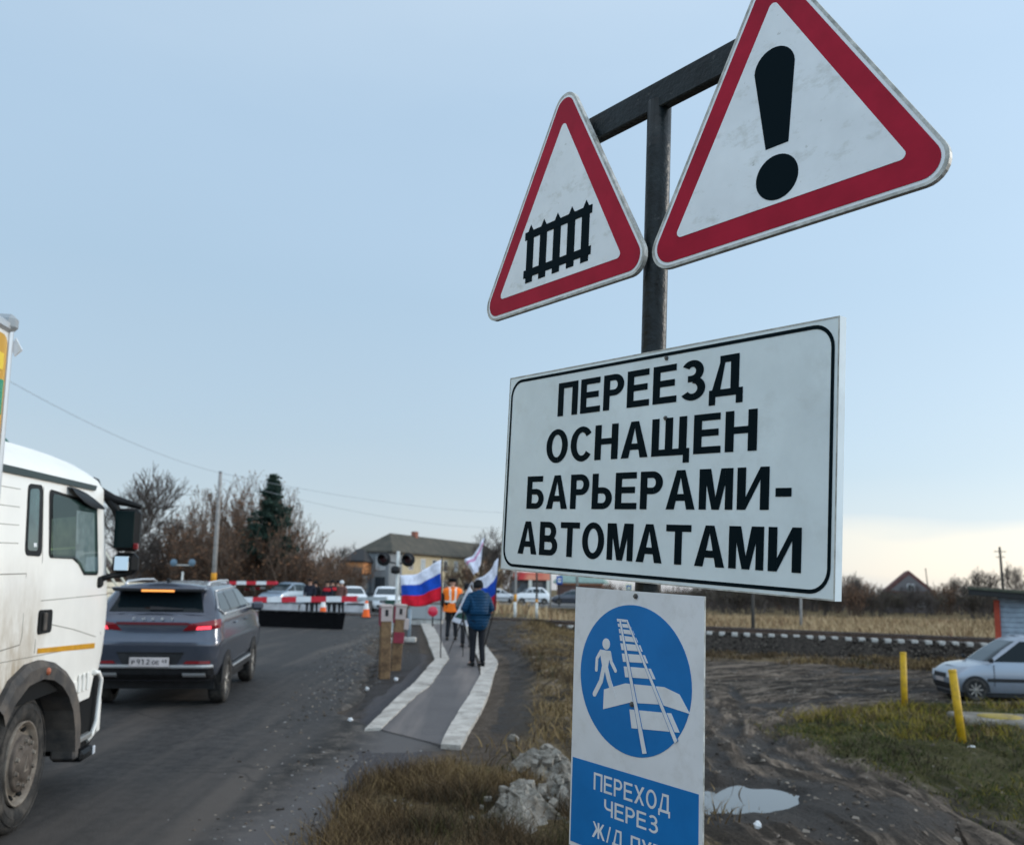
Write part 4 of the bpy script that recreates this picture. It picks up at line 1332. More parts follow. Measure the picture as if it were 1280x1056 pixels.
# ---------------------------------------------------------------- the lorry
def build_lorry():
    th, sl = R(6.6), math.atan(.03)
    root = empty('lorry', (-3.864, 7.86, -.340), (sl, 0, th), 'white flat nosed lorry at the left edge with a dirty cab side', 'lorry')
    cream = mat('cab_paint', (.80, .775, .72), rough=.38, coat=.45, var=.03, vs=2)
    # road grime thrown up behind the front wheel: brown, thickest low on the rear half of the cab side
    t = cream.node_tree
    dirty(cream, (.36, .285, .195), .88, 3.2, .26, .62, 1.3, 2.25, (1, 2.2, 1))
    b = t.nodes['Principled BSDF']
    mixn = b.inputs['Base Color'].links[0].from_node
    fl = mixn.inputs[0].links[0]
    src = fl.from_socket
    tcn = t.nodes.new('ShaderNodeTexCoord')
    sp = t.nodes.new('ShaderNodeSeparateXYZ')
    t.links.new(tcn.outputs['Object'], sp.inputs[0])
    mr = t.nodes.new('ShaderNodeMapRange')
    mr.inputs[1].default_value, mr.inputs[2].default_value, mr.inputs[3].default_value, mr.inputs[4].default_value = -.02, .30, 1, .07
    t.links.new(sp.outputs[1], mr.inputs[0])
    mm = t.nodes.new('ShaderNodeMath')
    mm.operation = 'MULTIPLY'
    t.links.new(src, mm.inputs[0])
    t.links.new(mr.outputs[0], mm.inputs[1])
    t.links.new(mm.outputs[0], mixn.inputs[0])
    black = mat('lorry_black', (.008, .0085, .009), rough=.5, spec=.15, var=.2, vs=6)
    void = mat('underside_black', (.006, .006, .006), rough=.95)
    fend = mat('fender_plastic', (.045, .043, .042), rough=.7, var=.2, vs=5)
    dirty(fend, (.16, .13, .105), .85, 2.2, .40, .68)
    strip = mat('roof_strip', (.03, .045, .045), rough=.5)
    win = mat('cab_glass', (.022, .045, .045), rough=.05, spec=.7, coat=.3)
    inner = mat('cab_interior', (.13, .18, .12), rough=.4, c2=(.04, .065, .055), vs=6)
    curt = mat('cab_curtain', (.55, .64, .64), rough=.6, c2=(.36, .45, .46), vs=9)
    yellow = mat('reflective_tape', (.52, .25, .012), rough=.35, var=.15, vs=12)
    # cab shell: plan loops, right side at x=0, left at x=-2.5
    LV = [(1.02, 2.10), (1.22, 2.16), (1.45, 2.20), (1.72, 2.21), (1.97, 2.14), (2.33, 2.05), (2.68, 1.97), (2.84, 1.98), (2.93, 1.94), (3.00, 1.82), (3.06, 1.60), (3.09, 1.2), (3.10, .7)]
    def loop(z, yf, ins, r=.30, yb=-.93):
        P = [(0 - ins, yb)]
        P += [(-ins, yb + (yf - r - yb) * i / 10) for i in range(1, 11)]
        P += [(-ins - r + r * math.cos(a), yf - r + r * math.sin(a)) for a in [math.pi / 2 * i / 7 for i in range(1, 8)]]
        P += [(-1.25, yf + .06)]
        Q = [(-2.5 - x, y) for x, y in P[:-1]][::-1]
        return [(x, y, z) for x, y in P + Q]
    rows = []
    for z, yf in LV:
        ins = max(0, z - 1.97) * .043
        if z > 2.9: ins = .045 + (z - 2.9) * 1.1
        if z < 1.3: ins = (1.3 - z) * .05
        rows.append(loop(z, yf, ins, .34 if z < 2.9 else .40))
    n = len(rows[0])
    m = MB()
    m.add([p for r_ in rows for p in r_], [(k * n + i, k * n + i + 1, (k + 1) * n + i + 1, (k + 1) * n + i) for k in range(len(rows) - 1) for i in range(n - 1)] + [(k * n + n - 1, k * n, (k + 1) * n, (k + 1) * n + n - 1) for k in range(len(rows) - 1)], 0, None, True)
    m.add(rows[-1], [tuple(range(n))], 0)
    m.add(rows[0], [tuple(reversed(range(n)))], 1)
    # lower skirt in front of the wheel and behind the door
    m.prism([(1.02, 1.03), (1.27, .83), (1.57, .83), (1.66, 1.03)], -.3, .0, 0, lambda p, q, l: (l - .005, p, q))
    m.prism([(-.93, 1.03), (-.93, .75), (-.66, 1.03)], -.3, 0, 0, lambda p, q, l: (l - .005, p, q))
    m.box((-1.25, .6, .78), (2.1, 2.6, .46), 1)
    body = m.build('cab', [cream, void], root)
    sx = lambda z: -max(0, z - 1.97) * .043
    def flat(mb, P, a, b_, mi=0):
        mb.prism(P, a, b_, mi, lambda p, q, l: (sx(q) + l, p, q))
    # side windows: black surround, what shows inside, glass over it
    WP = round_poly([(.19, 2.75), (.23, 2.17), (.82, 2.16), (.98, 2.11), (1.14, 2.01), (1.56, 2.00), (1.46, 2.69)], .05, 4)
    shrink = lambda P, k: [(sum(p[0] for p in P) / len(P) * k + x * (1 - k), sum(p[1] for p in P) / len(P) * k + y * (1 - k)) for x, y in P]
    m = MB()
    flat(m, WP, -.02, .006)
    w_ = m.build('door_window', black, root)
    m = MB()
    flat(m, [(.26, 2.20), (.83, 2.19), (1.0, 2.10), (1.15, 2.03), (1.47, 2.03), (1.40, 2.60), (.9, 2.64), (.25, 2.63)], .0062, .0075, 0)
    flat(m, [(.25, 2.63), (.9, 2.645), (1.39, 2.605), (1.37, 2.52), (.9, 2.55), (.25, 2.50)], .0076, .0085, 1)
    flat(m, [(.25, 2.235), (1.1, 2.26), (1.1, 2.275), (.25, 2.25)], .0078, .0086, 2)
    m.build('cab_lining', [inner, black, mat('cab_rail', (.22, .30, .16), .5)], w_)
    m = MB()
    def cf(u, v):
        y = .86 + u * .50 + (1 - v) * .06 * u
        zb = np.interp(y, [.82, .98, 1.14, 1.6], [2.19, 2.14, 2.045, 2.04])
        z = float(zb + v * (2.60 - zb))
        return (sx(z) + .0115 + .0010 * math.sin(u * 26), y, z)
    m.grid(cf, 40, 6)
    m.build('curtain', curt, w_)
    m = MB()
    flat(m, shrink(WP, .07), .0155, .0165)
    gl = bpy.data.materials.new('side_glass')
    gl.use_nodes = True
    gt = gl.node_tree
    gb = gt.nodes['Principled BSDF']
    gb.inputs['Base Color'].default_value = (.04, .09, .085, 1)
    gb.inputs['Roughness'].default_value = .04
    gb.inputs['Alpha'].default_value = .30
    m.build('pane', gl, w_)
    QP = round_poly([(-.27, 2.76), (-.29, 2.19), (.06, 2.18), (.04, 2.77)], .06, 5)
    m = MB()
    flat(m, QP, -.02, .006)
    w_ = m.build('rear_window', black, root)
    m = MB()
    flat(m, round_poly([(-.24, 2.72), (-.255, 2.23), (-.04, 2.225), (-.04, 2.735)], .04, 4), .0062, .0085)
    flat(m, [(-.13, 2.29), (-.13, 2.26), (-.07, 2.26), (-.07, 2.29)][::-1], .0086, .0095, 1)
    m.build('pane', [mat('quarter_glass', (.05, .105, .10), rough=.07, c2=(.02, .05, .05), vs=6, spec=.7), white_p], w_)
    # roof gutter strip, wind deflector, sun visor
    m = MB()
    m.prism([(-.93, 2.865), (-.93, 2.81), (1.36, 2.815), (1.40, 2.865)], -.02, .02, 0, lambda p, q, l: (sx(q) + .0 + l, p, q))
    m.build('roof_strip', strip, root)
    m = MB()
    def wd(u, v):
        y = .62 + u * .90
        z = 2.805 - .10 * u * u - v * (.055 + .07 * math.sin(u * 3.0))
        return (sx(2.7) + .008 + .055 * math.sin(v * 1.7), y, z)
    m.grid(wd, 14, 5)
    m.build('wind_deflector', black, root)
    m = MB()
    P = [(1.94, 2.99), (2.10, 2.98), (2.22, 2.90), (2.24, 2.84), (2.18, 2.86), (2.06, 2.93)]
    m.prism(P, -2.25, -.22, 0, lambda p, q, l: (l, p, q))
    m.build('sun_visor', black, root)
    m = MB()
    m.prism([(-1.05, 2.10), (-.1, 2.10), (0, 2.75), (-1.25, 2.75), (-2.5, 2.75), (-2.40, 2.10)][::-1], 0, .01, 0, lambda p, q, l: (max(-2.28, min(-.22, p)), 2.12 - (q - 1.97) * .24 + .03 + l + (.05 if -2.1 < p < -.4 else 0), q))
    m.build('windscreen', glass_m, root)
    # door details
    m = MB()
    for P in ([(.055, 2.76), (.065, 2.76), (.092, 2.16), (.052, 1.40), (.044, 1.40), (.083, 2.16)], [(.10, 1.815), (1.9, 1.80), (1.9, 1.806), (.10, 1.821)], [(-.93, 2.055), (-.24, 2.05), (-.235, 1.55), (-.27, 1.49), (-.93, 1.47), (-.93, 1.478), (-.272, 1.498), (-.243, 1.55), (-.248, 2.043), (-.93, 2.047)],
              [(.4, 1.60), (.95, 1.52), (1.62, 1.40), (1.62, 1.406), (.95, 1.527), (.4, 1.607)], [(-.93, 1.405), (1.6, 1.33), (1.6, 1.326), (-.93, 1.40)]):
        flat(m, P, -.001, .0012)
    for z in (2.28, 2.42, 2.56, 2.70):
        flat(m, [(-.93, z), (-.42, z), (-.42, z + .005), (-.93, z + .005)], -.001, .0012)
    m.build('panel_gap', mat('gap_shadow', (.17, .155, .13), .8), root)
    m = MB()
    flat(m, round_poly([(.07, 1.545), (.36, 1.545), (.36, 1.735), (.07, 1.745)], .035, 4), .0, .014)
    hd = m.build('door_handle', black, root)
    MB().box((.025, .16, 1.645), (.03, .05, .15), 0, .01).build('grip', fend, hd)
    m = MB()
    flat(m, [(.11, 1.43), (.11, 1.39), (1.60, 1.295), (1.60, 1.345)], .0, .003)
    m.build('reflective_strip', yellow, root)
    m = MB()
    for z in (1.74, 1.60, 1.46):
        m.prism([(1.74, z), (1.86, z + .06), (1.89, z + .02), (1.78, z - .05)], -.02, .004, 0, lambda p, q, l: (l - .004 - max(0, p - 1.82) * .15, p, q))
    m.build('corner_vent', black, root)
    for i in range(3):
        MB().box((.004, 1.22 + .12 * i, 1.0), (.02, .035, .17), 0, .01).build('rib', cream, root)
    # wheel arch fender, wheel, step and bumper end
    m = MB()
    arc_o = [(-.66, 1.06), (-.45, 1.24), (-.15, 1.33), (.15, 1.335), (.45, 1.28), (.75, 1.17), (.99, 1.03), (1.15, .86), (1.23, .66), (1.25, .44)]
    arc_i = [(-.56, .92), (-.40, 1.06), (-.15, 1.165), (.15, 1.18), (.40, 1.14), (.62, 1.06), (.80, .95), (.95, .80), (1.04, .62), (1.08, .42)]
    k = len(arc_o)
    v = []
    for (a, b_), (c_, d) in zip(arc_o, arc_i):
        v += [(-.30, a, b_), (.035, a, b_), (.06, (a * 2 + c_) / 3, (b_ * 2 + d) / 3), (.055, c_, d), (-.30, c_, d)]
    m.add(v, [(i * 5 + j, i * 5 + j + 1, i * 5 + j + 6, i * 5 + j + 5) for i in range(k - 1) for j in range(4)], 0, None, False)
    m.box((-.06, 1.14, .40), (.22, .12, .13), 0, .02)
    fd = m.build('fender', fend, root)
    MB().lathe([(.05, .032), (.075, .028), (.082, 0)], 14, 0, Matrix.Translation((0, .22, 1.235))).build('marker_lamp', mat('amber_marker', (.35, .10, .05), .3), fd)
    m = MB()
    m.prism([(-.8, .9), (-.4, 1.25), (.5, 1.22), (1.05, .9), (1.10, .35), (.9, .3), (-.8, .3)], -.9, -.30, 0, lambda p, q, l: (l, p, q))
    m.prism([(-.60, 1.02)] + [(a, b_) for a, b_ in arc_i if b_ > 1.02] + [(.68, 1.02)], -.3, .003, 0, lambda p, q, l: (l, p, q))  # flush black panel, painted in for the shade between fender and tyre
    m.build('wheel_well_shade', void, root)
    rim = mat('lorry_rim', (.22, .19, .155), rough=.65, metal=.1, c2=(.11, .088, .07), vs=7)
    hubm = mat('lorry_hub', (.105, .085, .07), rough=.65, metal=.1, c2=(.055, .045, .037), vs=10)
    Wc = (-.03, .03, .535)
    m = MB()
    r = .535
    m.lathe([(-.30, r * .60), (-.31, r * .85), (-.27, r * .97), (-.2, r), (-.06, r), (-.02, r * .975), (-.005, r * .93), (.012, r * .85), (.016, r * .80), (.010, r * .74), (.0, r * .66), (-.03, r * .60)], 56, 0)
    for q in (.78, .88): m.lathe([(.0135, r * q), (.020, r * (q + .008)), (.0135, r * (q + .016))], 56, 0)
    wheel = m.build('wheel', tyre_m, root, loc=Wc)
    m = MB()
    m.lathe([(-.03, r * .60), (.012, r * .615), (.012, r * .59), (-.03, r * .565), (-.06, r * .52), (-.03, r * .44), (.0, r * .40)], 48, 0)
    for i in range(10):
        a = 2 * math.pi * i / 10
        M = Matrix.Translation((-.036, math.cos(a) * r * .49, math.sin(a) * r * .49)) @ Matrix.Rotation(a, 4, 'X') @ Matrix.Rotation(R(-38), 4, 'Z')
        m.lathe([(-.0, .030), (.012, .030), (.012, 0)], 14, 1, M)
    rm = m.build('rim', [rim, void], wheel)
    m = MB()
    m.lathe([(-.03, r * .42), (.012, r * .405), (.022, r * .38), (.024, r * .26), (.038, r * .245), (.042, r * .20), (.042, 0)], 40, 0)
    for i in range(10):
        a = 2 * math.pi * (i + .5) / 10
        m.lathe([(.022, .028), (.028, .028), (.028, .020), (.048, .016), (.05, 0)], 6, 1, Matrix.Translation((0, math.cos(a) * r * .325, math.sin(a) * r * .325)), 'x', False)
    m.prism([(-.05, -.06), (.05, -.06), (0, .07)], .042, .047, 1, lambda p, q, l: (l, p, q))
    m.prism([(-.022, -.042), (.022, -.042), (0, .022)], .047, .05, 0, lambda p, q, l: (l, p, q))
    m.build('hub', [hubm, rim], wheel)
    m = MB()
    m.lathe([(-.30, r * .60), (-.31, r * .85), (-.2, r), (-.02, r * .97), (.01, r * .8), (0, r * .6), (-.02, 0)], 40, 0)
    m.build('wheel', tyre_m, root, loc=(-2.1, .03, .535))
    m = MB()
    m.prism([(1.28, .82), (1.56, .82), (1.66, 1.05), (1.98, 1.05), (1.95, .45), (1.62, .30), (1.26, .34)], -2.3, -.03, 0, lambda p, q, l: (l, p, q))
    m.build('bumper_core', void, root)
    m = MB()
    m.box((-.06, 1.46, .47), (.16, .42, .05), 0, .01)
    m.build('step', mat('step_metal', (.25, .25, .24), .5, .5), root)
    m = MB()
    m.tube([(-.0, 1.64, 1.06), (.02, 1.72, 1.05), (.03, 1.79, .98), (.02, 1.79, .80), (.02, 1.76, .58), (.0, 1.72, .46), (-.02, 1.64, .41)], .022, 8)
    m.build('guard_pipe', cream, root)
    m = MB()
    m.box((-1.2, 2.08, .58), (2.3, .16, .38), 0, .04)
    m.box((-.10, 1.5, .32), (.30, .36, .10), 1, .03)
    bmp = m.build('bumper', [cream, black], root)
    MB().box((.055, 1.62, .33), (.02, .05, .08), 0, .008).build('side_marker', headl_m, bmp)
    # mirrors on the right
    m = MB()
    m.box((.17, 1.86, 2.455), (.25, .15, .43), 0, .045)
    mir = m.build('main_mirror', black, root)
    m = MB()
    m.box((.155, 1.782, 2.46), (.19, .01, .37), 0, .003)
    m.build('mirror_glass', mat('mirror_dark', (.006, .014, .015), rough=.1, spec=.2), mir)
    m = MB()
    m.box((.278, 1.79, 2.29), (.045, .05, .065), 0, .01)
    m.build('mirror_reflector', lampred_m, mir)
    m = MB()
    m.box((.17, 1.86, 2.115), (.25, .14, .22), 0, .05)
    mir = m.build('wide_mirror', black, root)
    MB().box((.150, 1.778, 2.118), (.135, .01, .145), 0, .003, Matrix.Translation((.150, 1.778, 2.118)) @ Euler((R(-6), 0, R(10))).to_matrix().to_4x4() @ Matrix.Translation((-.150, -1.778, -2.118))).build('mirror_glass', mat('mirror_glass', (.40, .42, .43), rough=.03, metal=1.), mir)
    m = MB()
    m.tube([(-.10, 1.72, 2.83), (.02, 1.80, 2.76), (.16, 1.86, 2.725), (.29, 1.86, 2.69)], [.055, .05, .035, .026], 8)
    m.tube([(-.02, 1.78, 2.76), (.05, 1.82, 2.66), (.09, 1.84, 2.53)], [.045, .045, .03], 8)
    m.build('mirror_arm', black, root)
    m = MB()
    m.box((-.02, 1.62, 1.93), (.09, .16, .12), 0, .03)
    m.tube([(-.0, 1.66, 1.96), (.06, 1.74, 1.99), (.16, 1.84, 2.005), (.25, 1.86, 2.03)], [.03, .028, .025, .022], 8)
    m.build('mirror_arm', black, root)
    # green air deflector on the cab roof and the box body behind
    m = MB()
    m.prism([(-.9, 3.11), (.15, 3.11), (-.25, 3.24), (-.9, 3.55)], -2.15, -.35, 0, lambda p, q, l: (l, p, q))
    m.build('roof_deflector', mat('teal_panel', (.015, .10, .085), rough=.4), root)
    m = MB()
    m.box((-1.25, -4.6, 2.50), (2.56, 7.2, 2.72), 0, .02)
    boxp = m.build('cargo_box', mat('box_white', (.62, .62, .60), rough=.5, var=.06), root)
    m = MB()
    for y in (-1.005, -8.18): m.box((.02, y, 2.50), (.07, .05, 2.74), 0, .015)
    m.box((.02, -4.6, 3.85), (.07, 7.24, .08), 0, .02)
    m.build('box_frame', chrome_m, boxp)
    m = MB()
    m.box((.0, -1.02, 3.88), (.16, .13, .13), 0, .035)
    m.build('corner_cap', mat('corner_cap_grey', (.28, .30, .31), rough=.5), boxp)
    m = MB()
    m.prism(round_poly([(-8.0, 3.78), (-8.0, 2.4), (-1.04, 2.4), (-1.04, 3.78)], .08, 5), .0, .034, 0, lambda p, q, l: (l, p, q))
    m.prism([(-8.0, 3.3), (-1.06, 3.45), (-1.06, 3.20), (-8, 2.9)], .034, .037, 1, lambda p, q, l: (l, p, q))
    m.prism([(-8.0, 3.7), (-1.09, 3.64), (-1.09, 3.52), (-8, 3.4)], .034, .037, 2, lambda p, q, l: (l, p, q))
    m.build('livery_panel', [mat('livery_orange', (.50, .27, .02), .4), mat('livery_green', (.01, .22, .12), .4), mat('livery_yellow', (.7, .5, .03), .4)], boxp)
    m = MB()
    m.prism([(0, -.05), (.05, 0), (0, .09), (-.03, .02)], 0, .02, 0, lambda p, q, l: (.055 + p, -.96 + l, 3.70 + q))
    m.build('box_marker', white_p, boxp)
    m = MB()
    m.box((-1.25, -4.4, .92), (1.0, 8.4, .3), 0)
    m.build('chassis', void, root)
    for y in (-5.2, -6.6):
        for x in (-.03, -2.15): MB().lathe([(-.3, .3), (-.3, .45), (-.2, .52), (-.02, .52), (.0, .4), (-.03, .3), (-.03, 0)], 32, 0).build('wheel', tyre_m, root, loc=(x, y, .52))
build_lorry()
# ---------------------------------------------------------------- people
def skin_mesh(name, V, Eg, Rd, mats, sub=1, root=0):
    me = bpy.data.meshes.new(name)
    me.from_pydata(V, Eg, [])
    o = bpy.data.objects.new(name, me)
    col.objects.link(o)
    o.modifiers.new('s', 'SKIN').use_smooth_shade = True
    if not me.skin_vertices: raise RuntimeError('no skin layer')
    for i, r in enumerate(Rd):
        me.skin_vertices[0].data[i].radius = (r, r) if isinstance(r, (int, float)) else r
        me.skin_vertices[0].data[i].use_root = i == root
    if sub:
        s = o.modifiers.new('u', 'SUBSURF')
        s.levels = s.render_levels = sub
    bpy.context.view_layer.update()
    r = bpy.data.meshes.new_from_object(o.evaluated_get(bpy.context.evaluated_depsgraph_get()))
    r.name = name
    bpy.data.objects.remove(o)
    r.materials.clear()
    for m in mats: r.materials.append(m)
    return r
def ch(name, me, parent, label=None):
    o = bpy.data.objects.new(name, me)
    col.objects.link(o)
    o.parent = parent
    return tag(o, label)
skin_m = mat('skin', (.42, .24, .17), rough=.6)
def cloth(name, c, bump=.4): return mat(name, c, rough=.85, var=.18, vs=9, bump=bump, bs=18, spec=.2)
def person(label, loc, rz, h=1.76, top=None, leg=None, shoe=None, hat=None, hatkind='beanie', arms=None, legs=None, vest=None, hood=False, hips=0, group=None, bulk=1.0, quilt=False):
    s = h / 1.76
    root = empty('person', loc, (0, 0, rz), label, 'person', group)
    root.scale = (s, s, s)
    A = arms or {-1: ((-.27, -.03, 1.14), (-.26, .07, .90)), 1: ((.27, -.03, 1.14), (.26, .07, .90))}
    Lg = legs or {-1: ((-.105, .02, .49), (-.115, -.02, .09)), 1: ((.105, .02, .49), (.115, -.02, .09))}
    V = [(0, 0, .95), (0, -.01, 1.12), (0, -.01, 1.32), (0, 0, 1.45), (0, .015, 1.52), (0, .03, 1.585), (0, .02, 1.67), (0, .015, 1.72)]
    Rd = [(.13, .10), (.125, .095), (.15, .10), (.075, .06), (.055, .055), (.072, .085), (.078, .098), (.055, .07)]
    Eg = [(i, i + 1) for i in range(7)]
    fing = []
    for sd in (-1, 1):
        k = len(V)
        e, w_ = A[sd]
        V += [(sd * .17, -.01, 1.40), e, w_]
        Rd += [.06, .043, .03]
        Eg += [(3, k), (k, k + 1), (k + 1, k + 2)]
        d = (Vector(w_) - Vector(e)).normalized()
        pl_ = Vector(w_) + d * .08
        V.append(tuple(pl_))
        Rd.append((.038, .016))
        Eg.append((k + 2, k + 3))
        sidev = d.cross(Vector((sd, 0, .2))).normalized()
        fing.append((Vector(w_), pl_, d, sidev, sd))
        k = len(V)
        kn, an = Lg[sd]
        V += [(sd * .09, 0, .90), kn, an, (an[0] + sd * .01, an[1] + .14, .04)]
        Rd += [.085, .058, .042, .03]
        Eg += [(0, k), (k, k + 1), (k + 1, k + 2), (k + 2, k + 3)]
    bme = skin_mesh('body', V, Eg, Rd, [skin_m], 1)
    # face, ears and fingers joined into the same body mesh
    bm = bmesh.new()
    bm.from_mesh(bme)
    x = MB()
    x.tube([(0, .105, 1.63), (0, .128, 1.60), (0, .118, 1.585)], [.010, .016, .012], 6)
    for q in (-1, 1):
        x.tube([(q * .075, .01, 1.585), (q * .088, .0, 1.61), (q * .082, .0, 1.64)], [.012, .016, .010], 6)
        x.lathe([(-.008, .0), (-.006, .008), (0, .011), (.004, .007)], 8, 1, Matrix.Translation((q * .032, .108, 1.635)), 'y')
    x.tube([(-.025, .112, 1.553), (0, .118, 1.553), (.025, .112, 1.553)], [.005, .007, .005], 6, 2)
    for w_, p, d, sv, sd in fing:
        nrm = d.cross(sv).normalized()
        for j, (o_, ln) in enumerate(((-.030, .065), (-.010, .078), (.011, .074), (.030, .058))):
            b0 = p + sv * o_ - d * .01
            x.tube([b0, b0 + d * ln * .5 + nrm * .008 * sd, b0 + d * ln * .85 - nrm * .012 * -sd], [.0095, .009, .007], 6)
        b0 = w_ + d * .03 + sv * .03
        x.tube([b0, b0 + sv * .028 + d * .02, b0 + sv * .035 + d * .05], [.012, .011, .008], 6)
    tm = x.mesh('x', [skin_m])
    bm.from_mesh(tm)
    bm.to_mesh(bme)
    bm.free()
    for m_ in (mat('eye_dark', (.02, .02, .02), .3), mat('lip', (.30, .12, .10), .6)): bme.materials.append(m_)
    ch('body', bme, root)
    b = bulk
    # trousers
    V, Rd, Eg = [(0, 0, 1.02)], [(.165 * b, .125 * b)], []
    for sd in (-1, 1):
        k = len(V)
        kn, an = Lg[sd]
        V += [(sd * .095, -.005, .85), kn, (an[0], an[1], .15), (an[0], an[1] + .005, .07)]
        Rd += [(.105, .11), .078, .066, .07]
        Eg += [(0, k), (k, k + 1), (k + 1, k + 2), (k + 2, k + 3)]
    ch('trousers', skin_mesh('trousers', V, Eg, Rd, [leg or cloth('black_trousers', (.012, .013, .016))], 1), root)
    # jacket
    V = [(0, -.0, .80 + hips), (0, -.01, 1.08), (0, -.015, 1.28), (0, -.005, 1.42), (0, 0, 1.50)]
    Rd = [(.225 * b, .205 * b), (.215 * b, .185 * b), (.215 * b, .165 * b), (.14, .11), (.075, .075)]
    Eg = [(0, 1), (1, 2), (2, 3), (3, 4)]
    for sd in (-1, 1):
        k = len(V)
        e, w_ = A[sd]
        we = Vector(e) + (Vector(w_) - Vector(e)) * .95
        V += [(sd * .185, -.01, 1.395), e, tuple(we)]
        Rd += [.092 * b, .074 * b, .056]
        Eg += [(3, k), (k, k + 1), (k + 1, k + 2)]
    if hood:
        k = len(V)
        V += [(0, -.09, 1.50), (0, -.11, 1.56)]
        Rd += [(.12, .07), (.09, .04)]
        Eg += [(4, k), (k, k + 1)]
    ch('jacket', skin_mesh('jacket', V, Eg, Rd, [top], 2 if quilt else 1, 2), root)
    if vest:
        prof = [(.80, .235, .185), (.95, .228, .188), (1.10, .226, .188), (1.22, .238, .195), (1.34, .262, .20), (1.42, .262, .19), (1.47, .22, .16), (1.515, .12, .10)]
        def vf(u, v):
            t_ = u * (len(prof) - 1)
            i = min(int(t_), len(prof) - 2)
            z, a_, c_ = [p + (q - p) * (t_ - i) for p, q in zip(prof[i], prof[i + 1])]
            k = v * 2 * math.pi
            return (a_ * b * math.cos(k), c_ * b * math.sin(k) - .01, z + .006 * math.sin(k * 5 + z * 9))
        vm = MB().grid(vf, 42, 32).mesh('vest', [vest, mat('reflective_band', (.75, .70, .62), .4)])
        for p in vm.polygons:
            z, x_ = p.center.z, p.center.x
            if 1.06 < z < 1.115 or (z > 1.115 and .07 < abs(x_) < .115): p.material_index = 1
        ch('vest', vm, root)
    for sd in (-1, 1):
        an = Lg[sd][1]
        m = MB()
        def sf(u, v, an=an, sd=sd):
            a = v * 2 * math.pi
            y = -.10 + u * .30
            wd = .052 * math.sin(min(1, .25 + u * 1.3) * math.pi * .62) * (1 if u < .98 else .3) * (1 if u > .01 else .4)
            hh = (.10 - .06 * u) * (1 if u < .99 else .3)
            zz_ = max(-.0, .0 + hh * .5 + math.sin(a) * hh * .55)
            return (an[0] + math.cos(a) * wd, an[1] + y, zz_)
        m.grid(sf, 10, 12)
        m.build('shoe', shoe or mat('shoe_black', (.012, .012, .012), .5), root)
    if hat:
        m = MB()
        if hatkind == 'beanie':
            m.lathe([(1.595, .098), (1.60, .106), (1.65, .108), (1.71, .098), (1.755, .066), (1.775, .02), (1.776, 0)], 18, 0, Matrix.Translation((0, .018, 0)), 'z')
        else:
            m.lathe([(1.655, .098), (1.66, .104), (1.70, .106), (1.72, .13), (1.745, .128), (1.758, .09), (1.76, 0)], 18, 0, Matrix.Translation((0, .018, 0)), 'z')
            m.prism(ellipse(0, .11, .075, .06, 12), 1.655, 1.664, 0)
        m.build('hat', hat, root)
    return root
navy = cloth('quilted_blue', (.002, .036, .085), .0)
t = navy.node_tree
b = t.nodes['Principled BSDF']
b.inputs['Roughness'].default_value = .6
tcn = t.nodes.new('ShaderNodeTexCoord')
wv = t.nodes.new('ShaderNodeTexWave')
wv.bands_direction, wv.wave_profile = 'Z', 'SIN'
wv.inputs['Scale'].default_value, wv.inputs['Distortion'].default_value, wv.inputs['Detail Scale'].default_value = 5.2, 1.2, 2
t.links.new(tcn.outputs['Object'], wv.inputs['Vector'])
bp = t.nodes.new('ShaderNodeBump')
bp.inputs['Strength'].default_value, bp.inputs['Distance'].default_value = .45, .02
t.links.new(wv.outputs['Fac'], bp.inputs['Height'])
t.links.new(bp.outputs[0], b.inputs['Normal'])
blk = cloth('black_cloth', (.012, .012, .014))
blkhat = cloth('black_knit', (.008, .008, .009))
dnavy = cloth('uniform_navy', (.016, .018, .028))
def on_path(px, py, dz=.03):
    p = gp(px, py)
    return Vector((p.x, p.y, float(zroad(p.y)) + dz))
p = on_path(596, 834)
person('person in a quilted blue jacket and black trousers on the footpath, seen from behind', p, R(24), 1.80, navy, None, None, blkhat, arms={-1: ((-.31, .0, 1.15), (-.12, .24, 1.08)), 1: ((.31, .0, 1.15), (.12, .25, 1.06))}, legs={-1: ((-.085, .03, .49), (-.10, .02, .09)), 1: ((.09, .0, .49), (.10, -.05, .09))}, hood=True, bulk=1.13, hips=-.13, quilt=True)
p = on_path(564, 801)
orange = mat('hi_vis_orange', (.85, .17, .015), rough=.7, var=.08, vs=8)
person('person in an orange high visibility vest and black cap beside the flag', p, R(8), 1.86, blk, None, None, blkhat, 'cap', arms={-1: ((-.29, -.04, 1.16), (-.27, .02, .92)), 1: ((.28, .0, 1.15), (.2, .18, 1.0))}, legs={-1: ((-.09, .06, .50), (-.12, -.02, .09)), 1: ((.11, .10, .52), (.13, .08, .09))}, vest=orange, bulk=1.08)
camo = mat('camo_jacket', (.20, .21, .20), rough=.85, c2=(.035, .04, .04), vs=7, bump=.3)
p = on_path(583, 810)
person('person in a mottled grey jacket with a light bag, between vest and blue jacket', p, R(14), 1.72, camo, None, None, blkhat, arms={-1: ((-.30, -.02, 1.15), (-.22, .16, .98)), 1: ((.29, .02, 1.16), (.16, .22, 1.12))})
